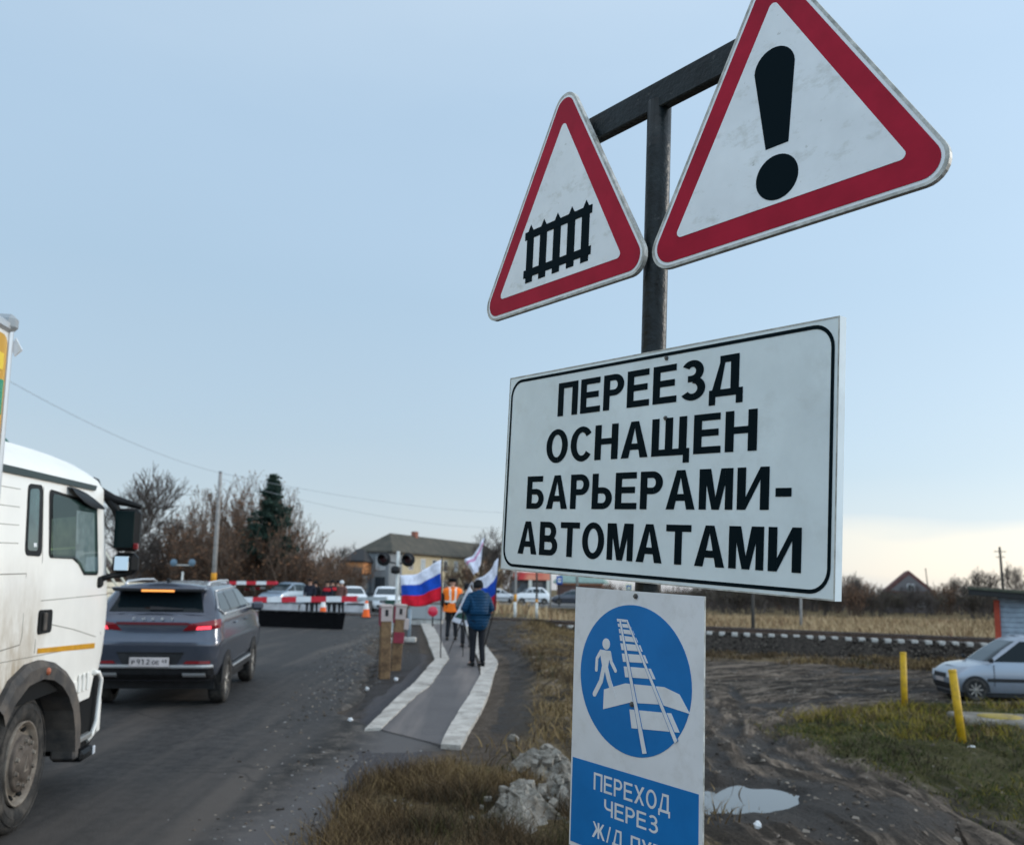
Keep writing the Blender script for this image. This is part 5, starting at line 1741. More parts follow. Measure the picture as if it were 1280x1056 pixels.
# light bag with a dark green print hanging by the walker in grey
d = 24.0
BQ = [at(565, 776, d), at(585, 782.5, d), at(592, 742, d), at(587, 733, d), at(581, 744, d), at(574, 760, d)]
m = MB()
nr = Vector((-.1, -1, 0)).normalized() * .07
v = [q + nr for q in BQ] + [q - nr for q in BQ]
n_ = len(BQ)
m.add(v, [tuple(range(n_)), tuple(reversed(range(n_, 2 * n_)))] + [(i, n_ + i, n_ + (i + 1) % n_, (i + 1) % n_) for i in range(n_)], 0)
PQ = [at(569, 771, d), at(583, 775, d), at(585, 765, d), at(580, 764.5, d), at(573, 766, d)]
m.add([q + nr * 1.12 for q in PQ], [tuple(range(5))], 1)
m.tube([BQ[3], at(590, 727, d), at(592, 735, d)], .02, 6, 0)
m.build('bag', [cloth('pale_bag', (.55, .56, .60)), cloth('print_green', (.03, .07, .055))], label='pale bag with a dark print carried beside the grey jacket', cat='bag')
# camera tripod standing on the footpath
apex = at(579, 772, 22.6)
tri = empty('tripod', on_path(577, 822), (0, 0, 0), 'thin black tripod standing on the footpath below the pale bag', 'tripod')
for px_, py_ in ((561, 817), (578.5, 822), (588, 812)):
    f_ = on_path(px_, py_, .03)
    m = MB()
    m.tube([apex - tri.location, (apex + f_) / 2 - tri.location, f_ - tri.location], [.018, .014, .011], 6)
    m.build('leg', plastic_m, tri)
m = MB()
a = apex - tri.location
m.tube([a, a + Vector((0, 0, .16))], .03, 8)
m.box(a + Vector((0, -.02, .22)), (.12, .14, .10), 0, .02)
m.build('camera_head', plastic_m, tri)

grp = [(387, 51, dnavy, 'cap', 'person in dark uniform and cap at the left end of the group behind the barrier', None), (394, 52.5, blk, 'beanie', 'person in black, second from the left in the group behind the barrier', None),
       (409, 51, dnavy, 'cap', 'person in dark uniform right of the striped cone, with a red band on the chest', (.5, .02, .03)), (415, 52, blk, 'beanie', 'person in black in the middle of the group behind the barrier', (.45, .015, .02)),
       (422, 53, cloth('green_coat', (.06, .14, .10)), 'beanie', 'person in a green coat near the right end of the group', None), (427, 50.5, cloth('brown_coat', (.13, .06, .05)), 'beanie', 'person in a brown coat at the right end of the group', None)]
for px_, d, cl, hk, lb, red in grp:
    q = at(px_, 745, d)
    ht = cloth('white_knit', (.6, .6, .6)) if 'brown' in lb else blkhat
    person(lb, (q.x, q.y, float(zroad(d)) + .02), R(170 + random.uniform(-25, 25)), random.uniform(1.74, 1.84), cl, None, None, ht, hk, vest=None, group='people behind the barrier')
    if red:
        pr = list(o for o in scene.objects if o.get('label') == lb)[0]
        m = MB()
        m.lathe([(1.22, .222), (1.30, .236), (1.38, .22)], 18, 0, Matrix.Scale(.80, 4, (0, 1, 0)), 'z')
        m.build('scarf', mat('red_band', red, .8), pr)

# ---------------------------------------------------------------- flags
def flag(label, hoist, fly, mats, rows, pole, wave=.06, ph=0., rad=.013, name='flag'):
    """hoist/fly: (top, bottom) points; mats in bands down the hoist; pole: list of points"""
    ht, hb, ft, fb = [Vector(q) for q in (*hoist, *fly)]
    n = (ft - ht).cross(hb - ht).normalized()
    root = empty(name, pole[-1], (0, 0, 0), label, 'flag')
    o = Vector(pole[-1])
    m = MB()
    nu, nv = 26, rows * 6
    def pos(u, v):
        a = ht + (ft - ht) * u
        b_ = hb + (fb - hb) * u
        sag = math.sin(u * math.pi) * .05
        q = a + (b_ - a) * v + n * (wave * math.sin(u * 7.5 + v * 2.2 + ph) * (.25 + u) + wave * .5 * math.sin(u * 15 + v * 5)) + Vector((0, 0, -sag + .035 * math.sin(u * 8 + ph + v) * u))
        return q - o
    vv = [pos(i / nu, j / nv) for i in range(nu + 1) for j in range(nv + 1)]
    for i in range(nu):
        for j in range(nv): m.add([vv[i * (nv + 1) + j], vv[(i + 1) * (nv + 1) + j], vv[(i + 1) * (nv + 1) + j + 1], vv[i * (nv + 1) + j + 1]], [(0, 1, 2, 3)], min(j // 6, len(mats) - 1), None, True)
    me = m.mesh('cloth', mats)
    bm = bmesh.new()
    bm.from_mesh(me)
    bmesh.ops.remove_doubles(bm, verts=bm.verts, dist=.0005)
    bmesh.ops.solidify(bm, geom=bm.faces[:], thickness=.003)
    bm.to_mesh(me)
    bm.free()
    ch('cloth', me, root)
    m = MB()
    m.tube([Vector(q) - o for q in pole], rad, 8)
    m.build('pole', plastic_m, root)
    return root
fw, fb_, fr = cloth('flag_white', (.72, .72, .80), 0), cloth('flag_blue', (.012, .07, .42), 0), cloth('flag_red', (.62, .012, .03), 0)
b0 = on_path(550.5, 826, .07)
d = b0.y
flag('large white, blue and red striped flag on a pole planted in the left kerb', (at(552, 699, d), at(551.5, 750, d)), (at(503, 721, d + .45), at(502, 758, d + .45)), [fw, fb_, fr], 3, [at(552.5, 696, d), at(551.5, 760, d), b0], .07)
d = 20.7
flag('narrow striped flag behind the shoulder of the blue jacket', (at(623.5, 697, d), at(619, 762, d)), (at(594, 728, d + .5), at(604, 764, d + .5)), [fw, fb_, fr], 3, [at(623.8, 694, d), at(618, 762, d), on_path(600, 830)], .035, 1.2)
d = 24.5
pk = cloth('flag_pink', (.62, .30, .45), 0)
flag('tall white flag with a pink band near its top, above the walkers', (at(606, 671, d), at(600, 706, d)), (at(582, 702, d + .2), at(592, 719, d + .2)), [fw, pk, fw, fw, fw, fw], 6, [at(606.3, 668, d), at(601, 722, d), on_path(592, 806)], .05, .5)

# ---------------------------------------------------------------- crossing equipment
steel = mat('grey_steel', (.36, .38, .38), rough=.5, metal=.3, var=.2, vs=6)
galv = mat('pale_post', (.50, .50, .47), rough=.75, var=.15, vs=5)
wht = mat('barrier_white', (.72, .72, .72), rough=.5, var=.06)
red2 = mat('barrier_red', (.55, .025, .04), rough=.5, var=.08)
concrete = mat('concrete', (.36, .34, .31), rough=.9, var=.25, vs=4, bump=.5)
lens_red = mat('red_lens', (.55, .02, .05), rough=.25, coat=.5)
q = on_path(494, 803)
sg = empty('crossing_signal', q, (0, 0, R(-6)), 'crossing signal post with two round black lamps and a bell', 'signal')
m = MB()
m.tube([(0, 0, -.1), (0, 0, 2.62)], .05, 12)
m.build('post', galv, sg)
sc = q.y / FP
for px_, py_ in ((479.5, 698.5), (510.5, 699.5)):
    w_ = at(px_, py_, q.y) - q
    m = MB()
    m.lathe([(-.02, 0), (-.02, .20), (.0, .205), (.02, .20), (.02, .0)], 28, 0, Matrix.Translation(w_), 'y')
    m.lathe([(-.30, .125), (-.02, .135)], 20, 0, Matrix.Translation(w_), 'y', True, math.pi * .0, math.pi)
    lp = m.build('lamp_disc', plastic_m, sg)
    MB().lathe([(-.05, 0), (-.045, .06), (-.02, .10)], 20, 0, Matrix.Translation(w_), 'y').build('lens', mat('dark_lens', (.05, .02, .022), .15), lp)
m = MB()
a, b_ = at(479.5, 699, q.y) - q, at(510.5, 700, q.y) - q
m.tube([a + Vector((0, .04, -.05)), Vector((0, .03, a.z - .12)), b_ + Vector((0, .04, -.05))], .022, 8)
m.build('lamp_arm', plastic_m, sg)
w_ = at(494.5, 712, q.y) - q
MB().lathe([(-.12, .03), (-.10, .13), (.04, .145), (.10, .10), (.13, 0)], 18, 0, Matrix.Translation(w_), 'z').build('bell', plastic_m, sg)
MB().box((0, 0, .02), (.55, .5, .16), 0, .02).build('footing', concrete, sg)

def barrier(label, tip, butt, d0, d1, r, n, red_end, gray=0.):
    a, b_ = Vector(tip), Vector(butt)
    root = empty('road_barrier', b_, (0, 0, 0), label, 'barrier')
    m = MB()
    M = (a - b_).to_track_quat('X', 'Z').to_matrix().to_4x4()
    ln = (a - b_).length
    for i in range(n):
        x0, x1 = ln * (gray + (1 - gray) * i / n), ln * (gray + (1 - gray) * (i + 1) / n)
        m.box(((x0 + x1) / 2, 0, 0), (x1 - x0, .07, r * 2), (i + red_end) % 2, 0, M)
    if gray: m.box((ln * gray / 2, 0, 0), (ln * gray, .09, r * 1.3), 2, .01, M)
    m.build('arm', [wht, red2, steel], root)
    e = M @ Vector((ln + .03, -.06, 0))
    MB().lathe([(-.06, .0), (-.06, .10), (.04, .10), (.06, 0)], 16, 0, Matrix.Translation(e), 'y').build('end_lamp', lens_red, root)
    return root
near = barrier('near red and white barrier arm lowered across the lane in front of the cars', at(299, 749.5, 35.6), at(484, 748, 33.2), 36, 33, .10, 8, 1, .19)
q = at(486, 760, 33.2)
mach = empty('barrier_drive', (q.x, q.y, float(zroad(33))), (0, 0, R(-6)), 'dark green barrier drive cabinet beside the signal post', 'machine')
m = MB()
m.box((.1, .1, .78), (.42, .42, .60), 0, .03)
m.box((.1, .1, 1.10), (.46, .46, .05), 0, .015)
m.build('housing', mat('drive_green', (.04, .09, .07), .5, var=.2), mach)
MB().box((.1, .1, .24), (.3, .3, .50), 0, .02).build('pedestal', steel, mach)
MB().box((.1, .1, .0), (.7, .6, .16), 0, .02).build('footing', concrete, mach)
far = barrier('far red and white barrier arm beyond the tracks, partly behind the grey crossover', at(346, 728.5, 62.5), at(222, 728, 66), 62, 66, .115, 8, 0, .22)
q = at(216, 740, 66.2)
cw = empty('barrier_drive', (q.x, q.y, 0), (0, 0, 0), 'pale counterweight stand of the far barrier arm', 'machine')
MB().box((0, 0, .55), (.8, .6, 1.1), 0, .04).build('housing', galv, cw)
MB().box((.6, 0, 1.45), (.5, .3, .35), 0, .03).build('counterweight', galv, cw)
# raised road flaps
def flap(label, a, b_, h, m_, lean=.35, hz=0.):
    a, b_ = Vector(a), Vector(b_)
    root = empty('road_flap', (a + b_) / 2, (0, 0, 0), label, 'barrier flap')
    o = root.location
    dx = (b_ - a).normalized()
    bk = Vector((-dx.y, dx.x, 0))
    m = MB()
    P = [(-.03, 0), (.02, 0), (.02 + lean * .5, h), (lean * .5 - .03, h)]
    v = [e - o + bk * p + Vector((0, 0, z)) for e in (a, b_) for p, z in P]
    m.add(v, [(0, 1, 2, 3), (7, 6, 5, 4), (0, 4, 5, 1), (1, 5, 6, 2), (2, 6, 7, 3), (3, 7, 4, 0)])
    m.build('plate', m_, root)
    m = MB()
    for i in range(7):
        e = a + (b_ - a) * (i + .5) / 7 - o
        m.box(e + bk * (lean * .5 * .95 - .05) + Vector((0, 0, h - .04)), (.05, .03, .03), 0)
    m.tube([a - o + bk * (lean * .5 - .04) + Vector((0, 0, h)), b_ - o + bk * (lean * .5 - .04) + Vector((0, 0, h))], .025, 6)
    m.build('top_edge', mat('flap_edge', (.05, .05, .05), .6), root)
    return root
g3 = lambda px, py: Vector((*gp(px, py)[:2], float(zroad(gp(px, py).y)) + .01))
flap_m = mat('flap_black', (.004, .004, .0045), rough=.8, var=.2, spec=.04)
flap('black raised road flap standing across the lane in front of the grey crossover', g3(320, 783), g3(428, 787), .60, flap_m)
flp = mat('flap_steel', (.30, .29, .29), rough=.45, metal=.4, var=.2, vs=2)
A_, B_ = at(292, 761.5, 59.5), at(372, 762, 58.5)
flap('pale steel road flap beyond the tracks, left of its twin', (A_.x, A_.y, .03), (B_.x, B_.y, .03), .48, flp)
A_, B_ = at(374, 762, 58.4), at(455, 763, 57.2)
flap('pale steel road flap beyond the tracks, right of its twin', (A_.x, A_.y, .03), (B_.x, B_.y, .03), .48, flp)
# grey relay cabinet and red disc behind the large flag
q = at(534, 768, 41)
rc = empty('relay_cabinet', (q.x, q.y, float(zroad(41))), (0, 0, R(-4)), 'long grey relay cabinet behind the lower edge of the large flag', 'cabinet')
MB().box((0, 0, .50), (1.45, .6, .62), 0, .03).build('housing', mat('cabinet_grey', (.25, .26, .26), .6, var=.1), rc)
MB().box((0, 0, .08), (1.3, .5, .24), 0, .02).build('plinth', concrete, rc)
for sd in (-.35, .35): MB().box((sd, -.305, .50), (.62, .015, .52), 0, .004).build('door', mat('cabinet_door', (.28, .29, .29), .55), rc)
q = at(541, 764, 38)
rd = empty('red_disc', (q.x, q.y, float(zroad(38))), (0, 0, 0), 'round red disc on a short post at the left kerb of the footpath', 'marker')
hz = q.z - float(zroad(38))
MB().lathe([(-.02, 0), (-.02, .19), (.0, .2), (.02, .19), (.02, 0)], 24, 0, Matrix.Translation((0, 0, hz)), 'y').build('disc', lens_red, rd)
MB().tube([(0, .04, -.1), (0, .04, hz)], .03, 8).build('post', plastic_m, rd)
q = on_path(511, 803)
gp_ = empty('short_post', q, (0, 0, 0), 'short blue grey steel post on a concrete foot right of the signal', 'post')
MB().tube([(0, 0, 0), (0, 0, .95)], .055, 10).build('tube', mat('bluegrey_steel', (.20, .24, .27), .5, .2), gp_)
MB().box((0, 0, .06), (.42, .34, .14), 0, .02).build('footing', concrete, gp_)
# striped wooden guard posts
wood = mat('weathered_wood', (.22, .135, .07), rough=.85, c2=(.085, .05, .03), vs=6, bump=.4)
dred = mat('faded_red', (.22, .03, .045), rough=.7, var=.2)
fwh = mat('faded_white', (.42, .34, .31), rough=.75, var=.1)
for (px_, py_), hh, lean, lb in (((480, 846), 1.30, -.012, 'front wooden guard post with faded red and white top, by the road edge'), ((494, 836), 1.26, .045, 'rear wooden guard post with red bands, behind the front one')):
    q = g3(px_, py_)
    gpst = empty('guard_post', q, (R(2), lean, R(18)), lb, 'post')
    MB().box((0, 0, hh / 2 - .1), (.20, .17, hh + .2 - .16), 0, .012).build('timber', wood, gpst)
    m = MB()
    m.box((0, 0, hh * .90), (.22, .19, .28), 0, .01)
    m.box((-.113, 0, hh * .86), (.012, .18, .34), 1, .003)
    m.box((0, 0, hh + .02), (.24, .22, .05), 0, .01)
    if lean > .03:
        m.box((0, -.10, hh * .50), (.22, .012, .22), 1, .003)
        m.box((.14, -.03, hh * .72), (.10, .12, .22), 0, .01)
    m.build('painted_cap', [fwh, dred], gpst)
    MB().box((0, -.10, hh * .92), (.06, .016, .12), 0, .004).build('plate', plastic_m, gpst)
# traffic cones
cone_o, cone_w = mat('cone_orange', (.80, .12, .02), .6), mat('cone_white', (.72, .70, .68), .6)
for px_, d, hh, lb in ((404.5, 47.5, .98, 'tall orange and white cone in front of the dark group'), (458.5, 47, .88, 'orange cone at the right end of the barrier arm')):
    q = at(px_, 745, d)
    cn = empty('traffic_cone', (q.x, q.y, float(zroad(d)) + .01), (0, 0, 0), lb, 'cone')
    z0 = .12 if hh > .9 else .0
    m = MB()
    m.lathe([(.03, .20), (.03 + (hh - .03) * .45, .135)], 18, 0, None, 'z')
    m.lathe([(.03 + (hh - .03) * .45, .137), (.03 + (hh - .03) * .78, .085)], 18, 1, None, 'z')
    m.lathe([(.03 + (hh - .03) * .78, .083), (hh, .045), (hh + .005, 0)], 18, 0 if px_ > 440 else 1, None, 'z')
    m.build('cone', [cone_o, cone_w], cn)
    MB().box((0, 0, .015), (.48, .48, .03), 0, .01).build('base', plastic_m, cn)
# round signs seen from behind, far left, on one post
q = at(227, 735, 58)
sp_ = empty('back_of_signs', (q.x, q.y, 0), (0, 0, 0), 'grey post with two blue grey round signs beyond the grey crossover', 'sign')
MB().tube([(0, 0, -.1), (0, 0, 2.3)], .06, 8).build('post', galv, sp_)
for px_ in (217, 240):
    w_ = at(px_, 703, 58) - sp_.location
    MB().lathe([(-.02, 0), (-.02, .21), (.0, .22), (.02, .21), (.02, 0)], 24, 0, Matrix.Translation(w_), 'y').build('disc', mat('sign_back', (.12, .18, .23), .5), sp_)
MB().box((0, .05, at(228, 706, 58).z), (1.3, .04, .06), 0).build('cross_piece', galv, sp_)
# red and white guard rail, small, behind the lane
q = at(312, 742, 70)
gr = empty('guard_rail', (q.x, q.y, 0), (0, 0, R(-8)), 'short red and white painted rail beside the far barrier', 'rail')
for x in (-1.2, 1.2): MB().box((x, 0, .5), (.3, .25, 1.1), 0, .02).build('post', galv, gr)
m = MB()
for i in range(8): m.box((-1.4 + .4 * i, 0, 1.12 + .04 * i), (.4, .1, .16), i % 2)
m.build('bar', [wht, red2], gr)
# cream board fence with white handrails behind the cab mirror
q0, q1 = at(108, 762, 47), at(215, 757, 60)
bf = empty('board_fence', (q0.x, q0.y, 0), (0, 0, 0), 'cream board fence with sloping white handrails between lorry and grey crossover', 'fence')
cb = mat('cream_board', (.55, .51, .41), rough=.75, var=.15)
dv = Vector((q1.x - q0.x, q1.y - q0.y, 0))
ln = dv.length
M = Matrix.Rotation(math.atan2(dv.y, dv.x), 4, 'Z')
for i in range(5):
    MB().box((ln / 2, 0, .28 + .30 * i), (ln, .05, .25), 0, .01, M).build('board', cb, bf)
for i in range(7):
    MB().box((ln * i / 6, .06, .75), (.12, .1, 1.6), 0, 0, M).build('post', mat('fence_dark', (.12, .11, .10), .8), bf)
hr = empty('handrail', (q0.x, q0.y, 0), (0, 0, 0), 'white tubular handrail sloping down in front of the cream fence', 'handrail')
for pts in ([at(120, 672, 44), at(165, 742, 44), at(160, 765, 44)], [at(120, 690, 44.6), at(152, 742, 44.6), at(148, 766, 44.6)]):
    MB().tube([p_ - hr.location for p_ in pts], .05, 8).build('tube', cb, hr)
# ---------------------------------------------------------------- buildings
def wallbox(m, M, L_, D, z0, z1, mi=0):
    m.box((L_ / 2, D / 2, (z0 + z1) / 2), (L_, D, z1 - z0), mi, 0, M)
def window(parent, M, x, z, w_, h_, frame_m, pane_m, y=-.02, dark=True):
    m = MB()
    t_ = .07
    for c_, d_ in (((x, y, z + h_ / 2), (w_ + t_, .08, t_)), ((x, y, z - h_ / 2), (w_ + t_, .08, t_)), ((x - w_ / 2, y, z), (t_, .08, h_ - t_)), ((x + w_ / 2, y, z), (t_, .08, h_ - t_)), ((x + w_ * .12, y, z), (.05, .07, h_ - t_))):
        m.box(c_, d_, 0, 0, M)
    f = m.build('window', frame_m, parent)
    MB().box((x, y + .012, z), (w_ - .05, .04, h_ - .05), 0, 0, M).build('pane', pane_m, f)
yell = mat('ochre_render', (.42, .345, .225), rough=.9, var=.1, vs=1.5)
grayr = mat('grey_render', (.19, .20, .205), rough=.9, var=.1, vs=1.5)
roofg = mat('moss_roof', (.052, .052, .043), rough=.9, c2=(.085, .075, .06), vs=.8)
winw = mat('window_white', (.62, .62, .60), .6)
pane = mat('window_pane', (.03, .035, .04), rough=.1, spec=.7)
pane_l = mat('window_pane_light', (.32, .35, .36), rough=.2)
def hip_roof(m, M, L_, D, ze, zr, ov=.5, hipx=4.0, mi=0):
    a, b = -ov, L_ + ov
    c_, d = -ov, D + ov
    mid = D / 2
    v = [(a, c_, ze), (b, c_, ze), (b, d, ze), (a, d, ze), (a + hipx, mid, zr), (b - hipx, mid, zr), (a, c_, ze - .2), (b, c_, ze - .2), (b, d, ze - .2), (a, d, ze - .2)]
    m.add(v, [(0, 1, 5, 4), (2, 3, 4, 5), (1, 2, 5), (3, 0, 4), (0, 6, 7, 1), (1, 7, 8, 2), (2, 8, 9, 3), (3, 9, 6, 0), (9, 8, 7, 6)], mi, M)
A_, B_ = at(486, 745, 131), at(628, 745, 168)
ang = math.atan2(B_.y - A_.y, B_.x - A_.x)
ln = math.hypot(B_.y - A_.y, B_.x - A_.x)
M = Matrix.Rotation(ang, 4, 'Z')
hs = empty('house', (A_.x, A_.y, -.05), (0, 0, 0), 'long two storey ochre house with a grey end and dark mossy hipped roof', 'house')
m = MB()
wallbox(m, M, ln, 4.6, 0, 6.4)
m.build('wall', yell, hs)
m = MB()
m.box((-.15, 2.3, 3.2), (.4, 4.7, 6.42), 0, 0, M)
m.box((1.6, -.03, 3.2), (3.4, .12, 6.42), 0, 0, M)
Mg = M
m.build('grey_end_wall', grayr, hs)
m = MB()
hip_roof(m, M, ln, 4.6, 6.5, 9.2, .7, 4.5)
m.build('roof', roofg, hs)
for i in range(9):
    x = 6.0 + i * (ln - 8) / 8.6
    for z in (4.9, 1.9):
        window(hs, M, x, z, 1.3, 1.6, winw, pane_l if i in (1, 4) else pane)
for yy in (1.25, 3.45):
    Mx = M @ Matrix.Translation((-.36, 0, 0)) @ Matrix.Rotation(R(-90), 4, 'Z')
    window(hs, Mx, -yy, 4.8, 1.3, 1.7, winw, pane_l)
    window(hs, Mx, -yy, 1.7, 1.5, 2.4, mat('frame_dark', (.05, .05, .05), .6), pane)
MB().box((ln * .28, 2.3, 9.2), (.9, .7, 1.3), 0, 0, M).build('chimney', mat('brick', (.24, .10, .07), .9, var=.2, vs=8), hs)
# dark house with an orange band left of it
q = at(441, 745, 127)
oh = empty('house', (q.x, q.y, 0), (0, 0, R(-5)), 'small dark roofed shop with an orange upper wall, left of the ochre house', 'shop')
MB().box((0, 3, 1.5), (2.3, 6, 3.0), 0).build('lower_wall', mat('shop_blue', (.05, .09, .13), .7, c2=(.16, .15, .13), vs=.9, det=1), oh)
MB().box((.0, 3, 3.95), (2.4, 6.1, 1.5), 0).build('upper_wall', mat('shop_orange', (.40, .17, .065), .8), oh)
MB().box((.5, -.06, 3.6), (1.2, .06, .8), 0).build('window', pane, oh)
m = MB()
hip_roof(m, Matrix.Translation((-1.2, 0, 0)), 2.4, 6, 5.0, 6.6, .3, 1.0)
m.build('roof', mat('dark_roof', (.035, .035, .036), .9), oh)
# shop with the red fascia
q = at(664, 745, 121)
kz = -.05
ks = empty('shop', (q.x, q.y, kz), (0, 0, R(6)), 'low shop with a bright red fascia and white posts behind the parked white car', 'shop')
MB().box((0, 3, 1.6), (4.4, 5, 3.2), 0).build('wall', mat('shop_grey', (.15, .17, .18), .6, c2=(.07, .08, .09), vs=.7), ks)
MB().box((.1, .2, 3.25), (4.7, 1.6, .95), 0, .03).build('fascia', mat('fascia_red', (.52, .05, .05), .5, c2=(.70, .26, .16), vs=.5, det=1), ks)
for x in (-.2, 2.1): MB().box((x, -.4, 1.4), (.45, .3, 2.8), 0, .02).build('column', mat('column_cream', (.55, .53, .46), .7), ks)
MB().box((.9, .42, 1.5), (1.2, .08, 2.0), 0).build('window', pane, ks)
q = at(724, 745, 128)
h2_ = empty('house', (q.x, q.y, -.1), (0, 0, R(-10)), 'house with a pale green roof and orange trim just left of the blue sign plate', 'house')
MB().box((0, 3, 1.2), (6, 6, 2.4), 0).build('wall', mat('h2_wall', (.12, .07, .06), .8, var=.2, vs=1), h2_)
MB().box((0, -.1, 2.5), (6.4, .3, .25), 0).build('trim', mat('h2_trim', (.60, .24, .12), .7), h2_)
m = MB()
hip_roof(m, Matrix.Translation((-3, 0, 0)), 6, 6, 2.75, 5.0, .5, 2.0)
m.build('roof', mat('green_roof', (.20, .27, .24), .8, var=.2), h2_)
# brown house with a rust red roof on the right
q = at(1138, 770, 150)
rh = empty('house', (q.x, q.y, -1.1), (0, 0, R(-18)), 'dark house with a rust red gable roof among the bare bushes on the right', 'house')
MB().box((0, 3.5, 1.7), (7, 7, 3.4), 0).build('wall', mat('rh_wall', (.10, .085, .08), .9, var=.25, vs=.8), rh)
m = MB()
v = [(-3.9, -.5, 3.2), (3.9, -.5, 3.2), (3.9, 7.5, 3.2), (-3.9, 7.5, 3.2), (0, -.5, 6.6), (0, 7.5, 6.6)]
m.add(v, [(1, 2, 5, 4), (3, 0, 4, 5), (0, 1, 4), (2, 3, 5), (3, 2, 1, 0)], 0)
m.add([(-2.9, -.56, 3.4), (2.9, -.56, 3.4), (0, -.56, 5.9)], [(0, 1, 2)], 1)
m.build('roof', [mat('rust_roof', (.11, .052, .046), .85, var=.25, vs=1), mat('gable_grey', (.13, .12, .12), .9)], rh)
window(rh, Matrix.Translation((0, -.5, 0)), .2, 3.9, 1.0, 1.1, winw, pane, y=-.14)
window(rh, Matrix.Identity(4), -1.8, 1.7, 1.2, 1.3, winw, pane)
window(rh, Matrix.Identity(4), 1.8, 1.7, 1.2, 1.3, winw, pane)
# shed at the right edge
q = at(1247, 820, 31)
sh = empty('shed', (q.x, q.y, -1.1), (0, 0, R(-30)), 'blue grey plank shed with a red corner post and dark overhanging roof', 'shed')
pl = mat('shed_plank', (.27, .32, .37), rough=.85, var=.2, vs=3)
m = MB()
for i in range(17): m.box((2.6, 1.8, .1 + .16 * i), (5.0, 3.6, .152), 0, .012)
m.build('wall', pl, sh)
MB().box((.06, -.05, 1.30), (.17, .17, 2.68), 0, .01).build('corner_post', mat('shed_red', (.34, .055, .03), .7, var=.2), sh)
m = MB()
M = Matrix.Translation((2.4, 1.8, 2.80)) @ Matrix.Rotation(R(4), 4, 'Y')
m.box((0, 0, 0), (6.3, 4.8, .09), 0, .01, M)
m.box((-3.05, 0, -.12), (.10, 4.6, .2), 1, .01, M)
m.box((0, -2.3, -.12), (6.2, .10, .2), 1, .01, M)
m.build('roof', [mat('shed_roof', (.07, .075, .055), .9, var=.3, vs=2), mat('shed_fascia', (.03, .03, .03), .8)], sh)

# ---------------------------------------------------------------- poles, wires, small signs
pole_w = mat('pole_wood', (.24, .225, .21), rough=.9, var=.2, vs=5)
band = mat('band_orange', (.55, .24, .02), .7)
def upole(label, bx, by, tx, ty, d, zb, r=.13, bandz=None, cross=False, darktop=False):
    b_, t_ = at(bx, by, d), at(tx, ty, d)
    o = Vector((b_.x, b_.y, zb))
    root = empty('utility_pole', o, (0, 0, 0), label, 'pole')
    tp_ = t_ - o
    m = MB()
    m.tube([(0, 0, -.2), tp_ * .5, tp_], [r, r * .85, r * .65], 10)
    m.build('post', pole_w if not darktop else mat('dark_post', (.05, .045, .04), .9), root)
    if bandz:
        MB().tube([tp_ * bandz[0], tp_ * bandz[1]], r * 1.06, 10).build('painted_band', band, root)
        MB().tube([tp_ * .0, tp_ * bandz[0]], r * 1.05, 10).build('white_band', galv, root)
    if cross:
        for k, w_ in ((.94, 1.6), (.86, 1.2)): MB().box(tp_ * k, (w_, .1, .1), 0, 0).build('crossarm', mat('dark_post', (.05, .045, .04), .9), root)
    m = MB()
    m.box(tp_ + Vector((0, 0, .02)), (.16, .16, .14), 0, .03)
    m.build('cap', plastic_m, root)
    return o + tp_
top1 = upole('tall grey utility pole with a yellow band low on it, left of the bare trees', 266, 742, 275.5, 591, 56, .0, .15, (.20, .275))
upole('pale pole with an orange band behind the tracks, under the text board corner', 643.5, 771, 645.5, 690, 53, -.1, .085, (.27, .38))
upole('dark pole with a pale foot beside the banded pale pole', 671, 767, 671, 690, 55, -.1, .075, (.25, .30), darktop=True)
upole('thin grey pole by the bus stop sign', 688, 758, 688.5, 700, 96, -.05, .09)
upole('short dark post in the dry grass right of the blue sign plate', 941, 781, 941, 735, 55, -.9, .12, darktop=True)
upole('pale concrete post in the dry grass further right', 1001, 772, 1001, 742, 70, -1.0, .11)
upole('grey utility pole far behind the text board, carrying the wire ends', 722, 748, 720, 638, 96, -.1, .14)
upole('distant power pole with two crossarms above the shed', 1255, 738, 1249.5, 684, 130, -1.1, .22, cross=True, darktop=True)
upole('thin leaning pole in front of the red roofed house', 1164, 770, 1157, 711, 140, -1.1, .10, darktop=True)
q = at(699, 757, 98)
bs_ = empty('bus_stop_sign', (q.x, q.y, -.1), (0, 0, 0), 'blue bus stop sign on a thin post between shop and green roof', 'sign')
zt_ = at(699, 725, 98).z
MB().tube([(0, 0, 0), (0, 0, zt_ + .6)], .05, 8).build('post', plastic_m, bs_)
m = MB()
m.box((0, -.07, zt_ + .1), (.62, .04, .85), 0, .03)
m.box((0, -.10, zt_ + .1), (.34, .015, .42), 1)
m.box((0, -.112, zt_ + .1), (.22, .012, .12), 2)
m.build('panel', [mat('stop_blue', (.01, .07, .30), .5), wht, black_m], bs_)
q = at(786, 757, 92)
cs = empty('crossing_sign', (q.x, q.y, -.4), (0, 0, 0), 'small blue pedestrian crossing sign with pale border above the blue plate edge', 'sign')
zt_ = at(786, 734, 92).z + .4
MB().tube([(0, 0, 0), (0, 0, zt_ + .3)], .05, 8).build('post', galv, cs)
m = MB()
m.box((0, -.07, zt_), (.62, .04, .62), 1, .03)
m.box((0, -.10, zt_), (.46, .015, .46), 0)
m.prism([(-.17, -.14), (.17, -.14), (0, .18)], .0, .01, 1, lambda p, q_, l: (p, -.112 - l, zt_ + q_))
m.build('panel', [mat('stop_blue', (.01, .07, .30), .5), mat('pale_yellow', (.6, .6, .35), .5)], cs)
wire_m = mat('wire', (.26, .29, .32), .6)
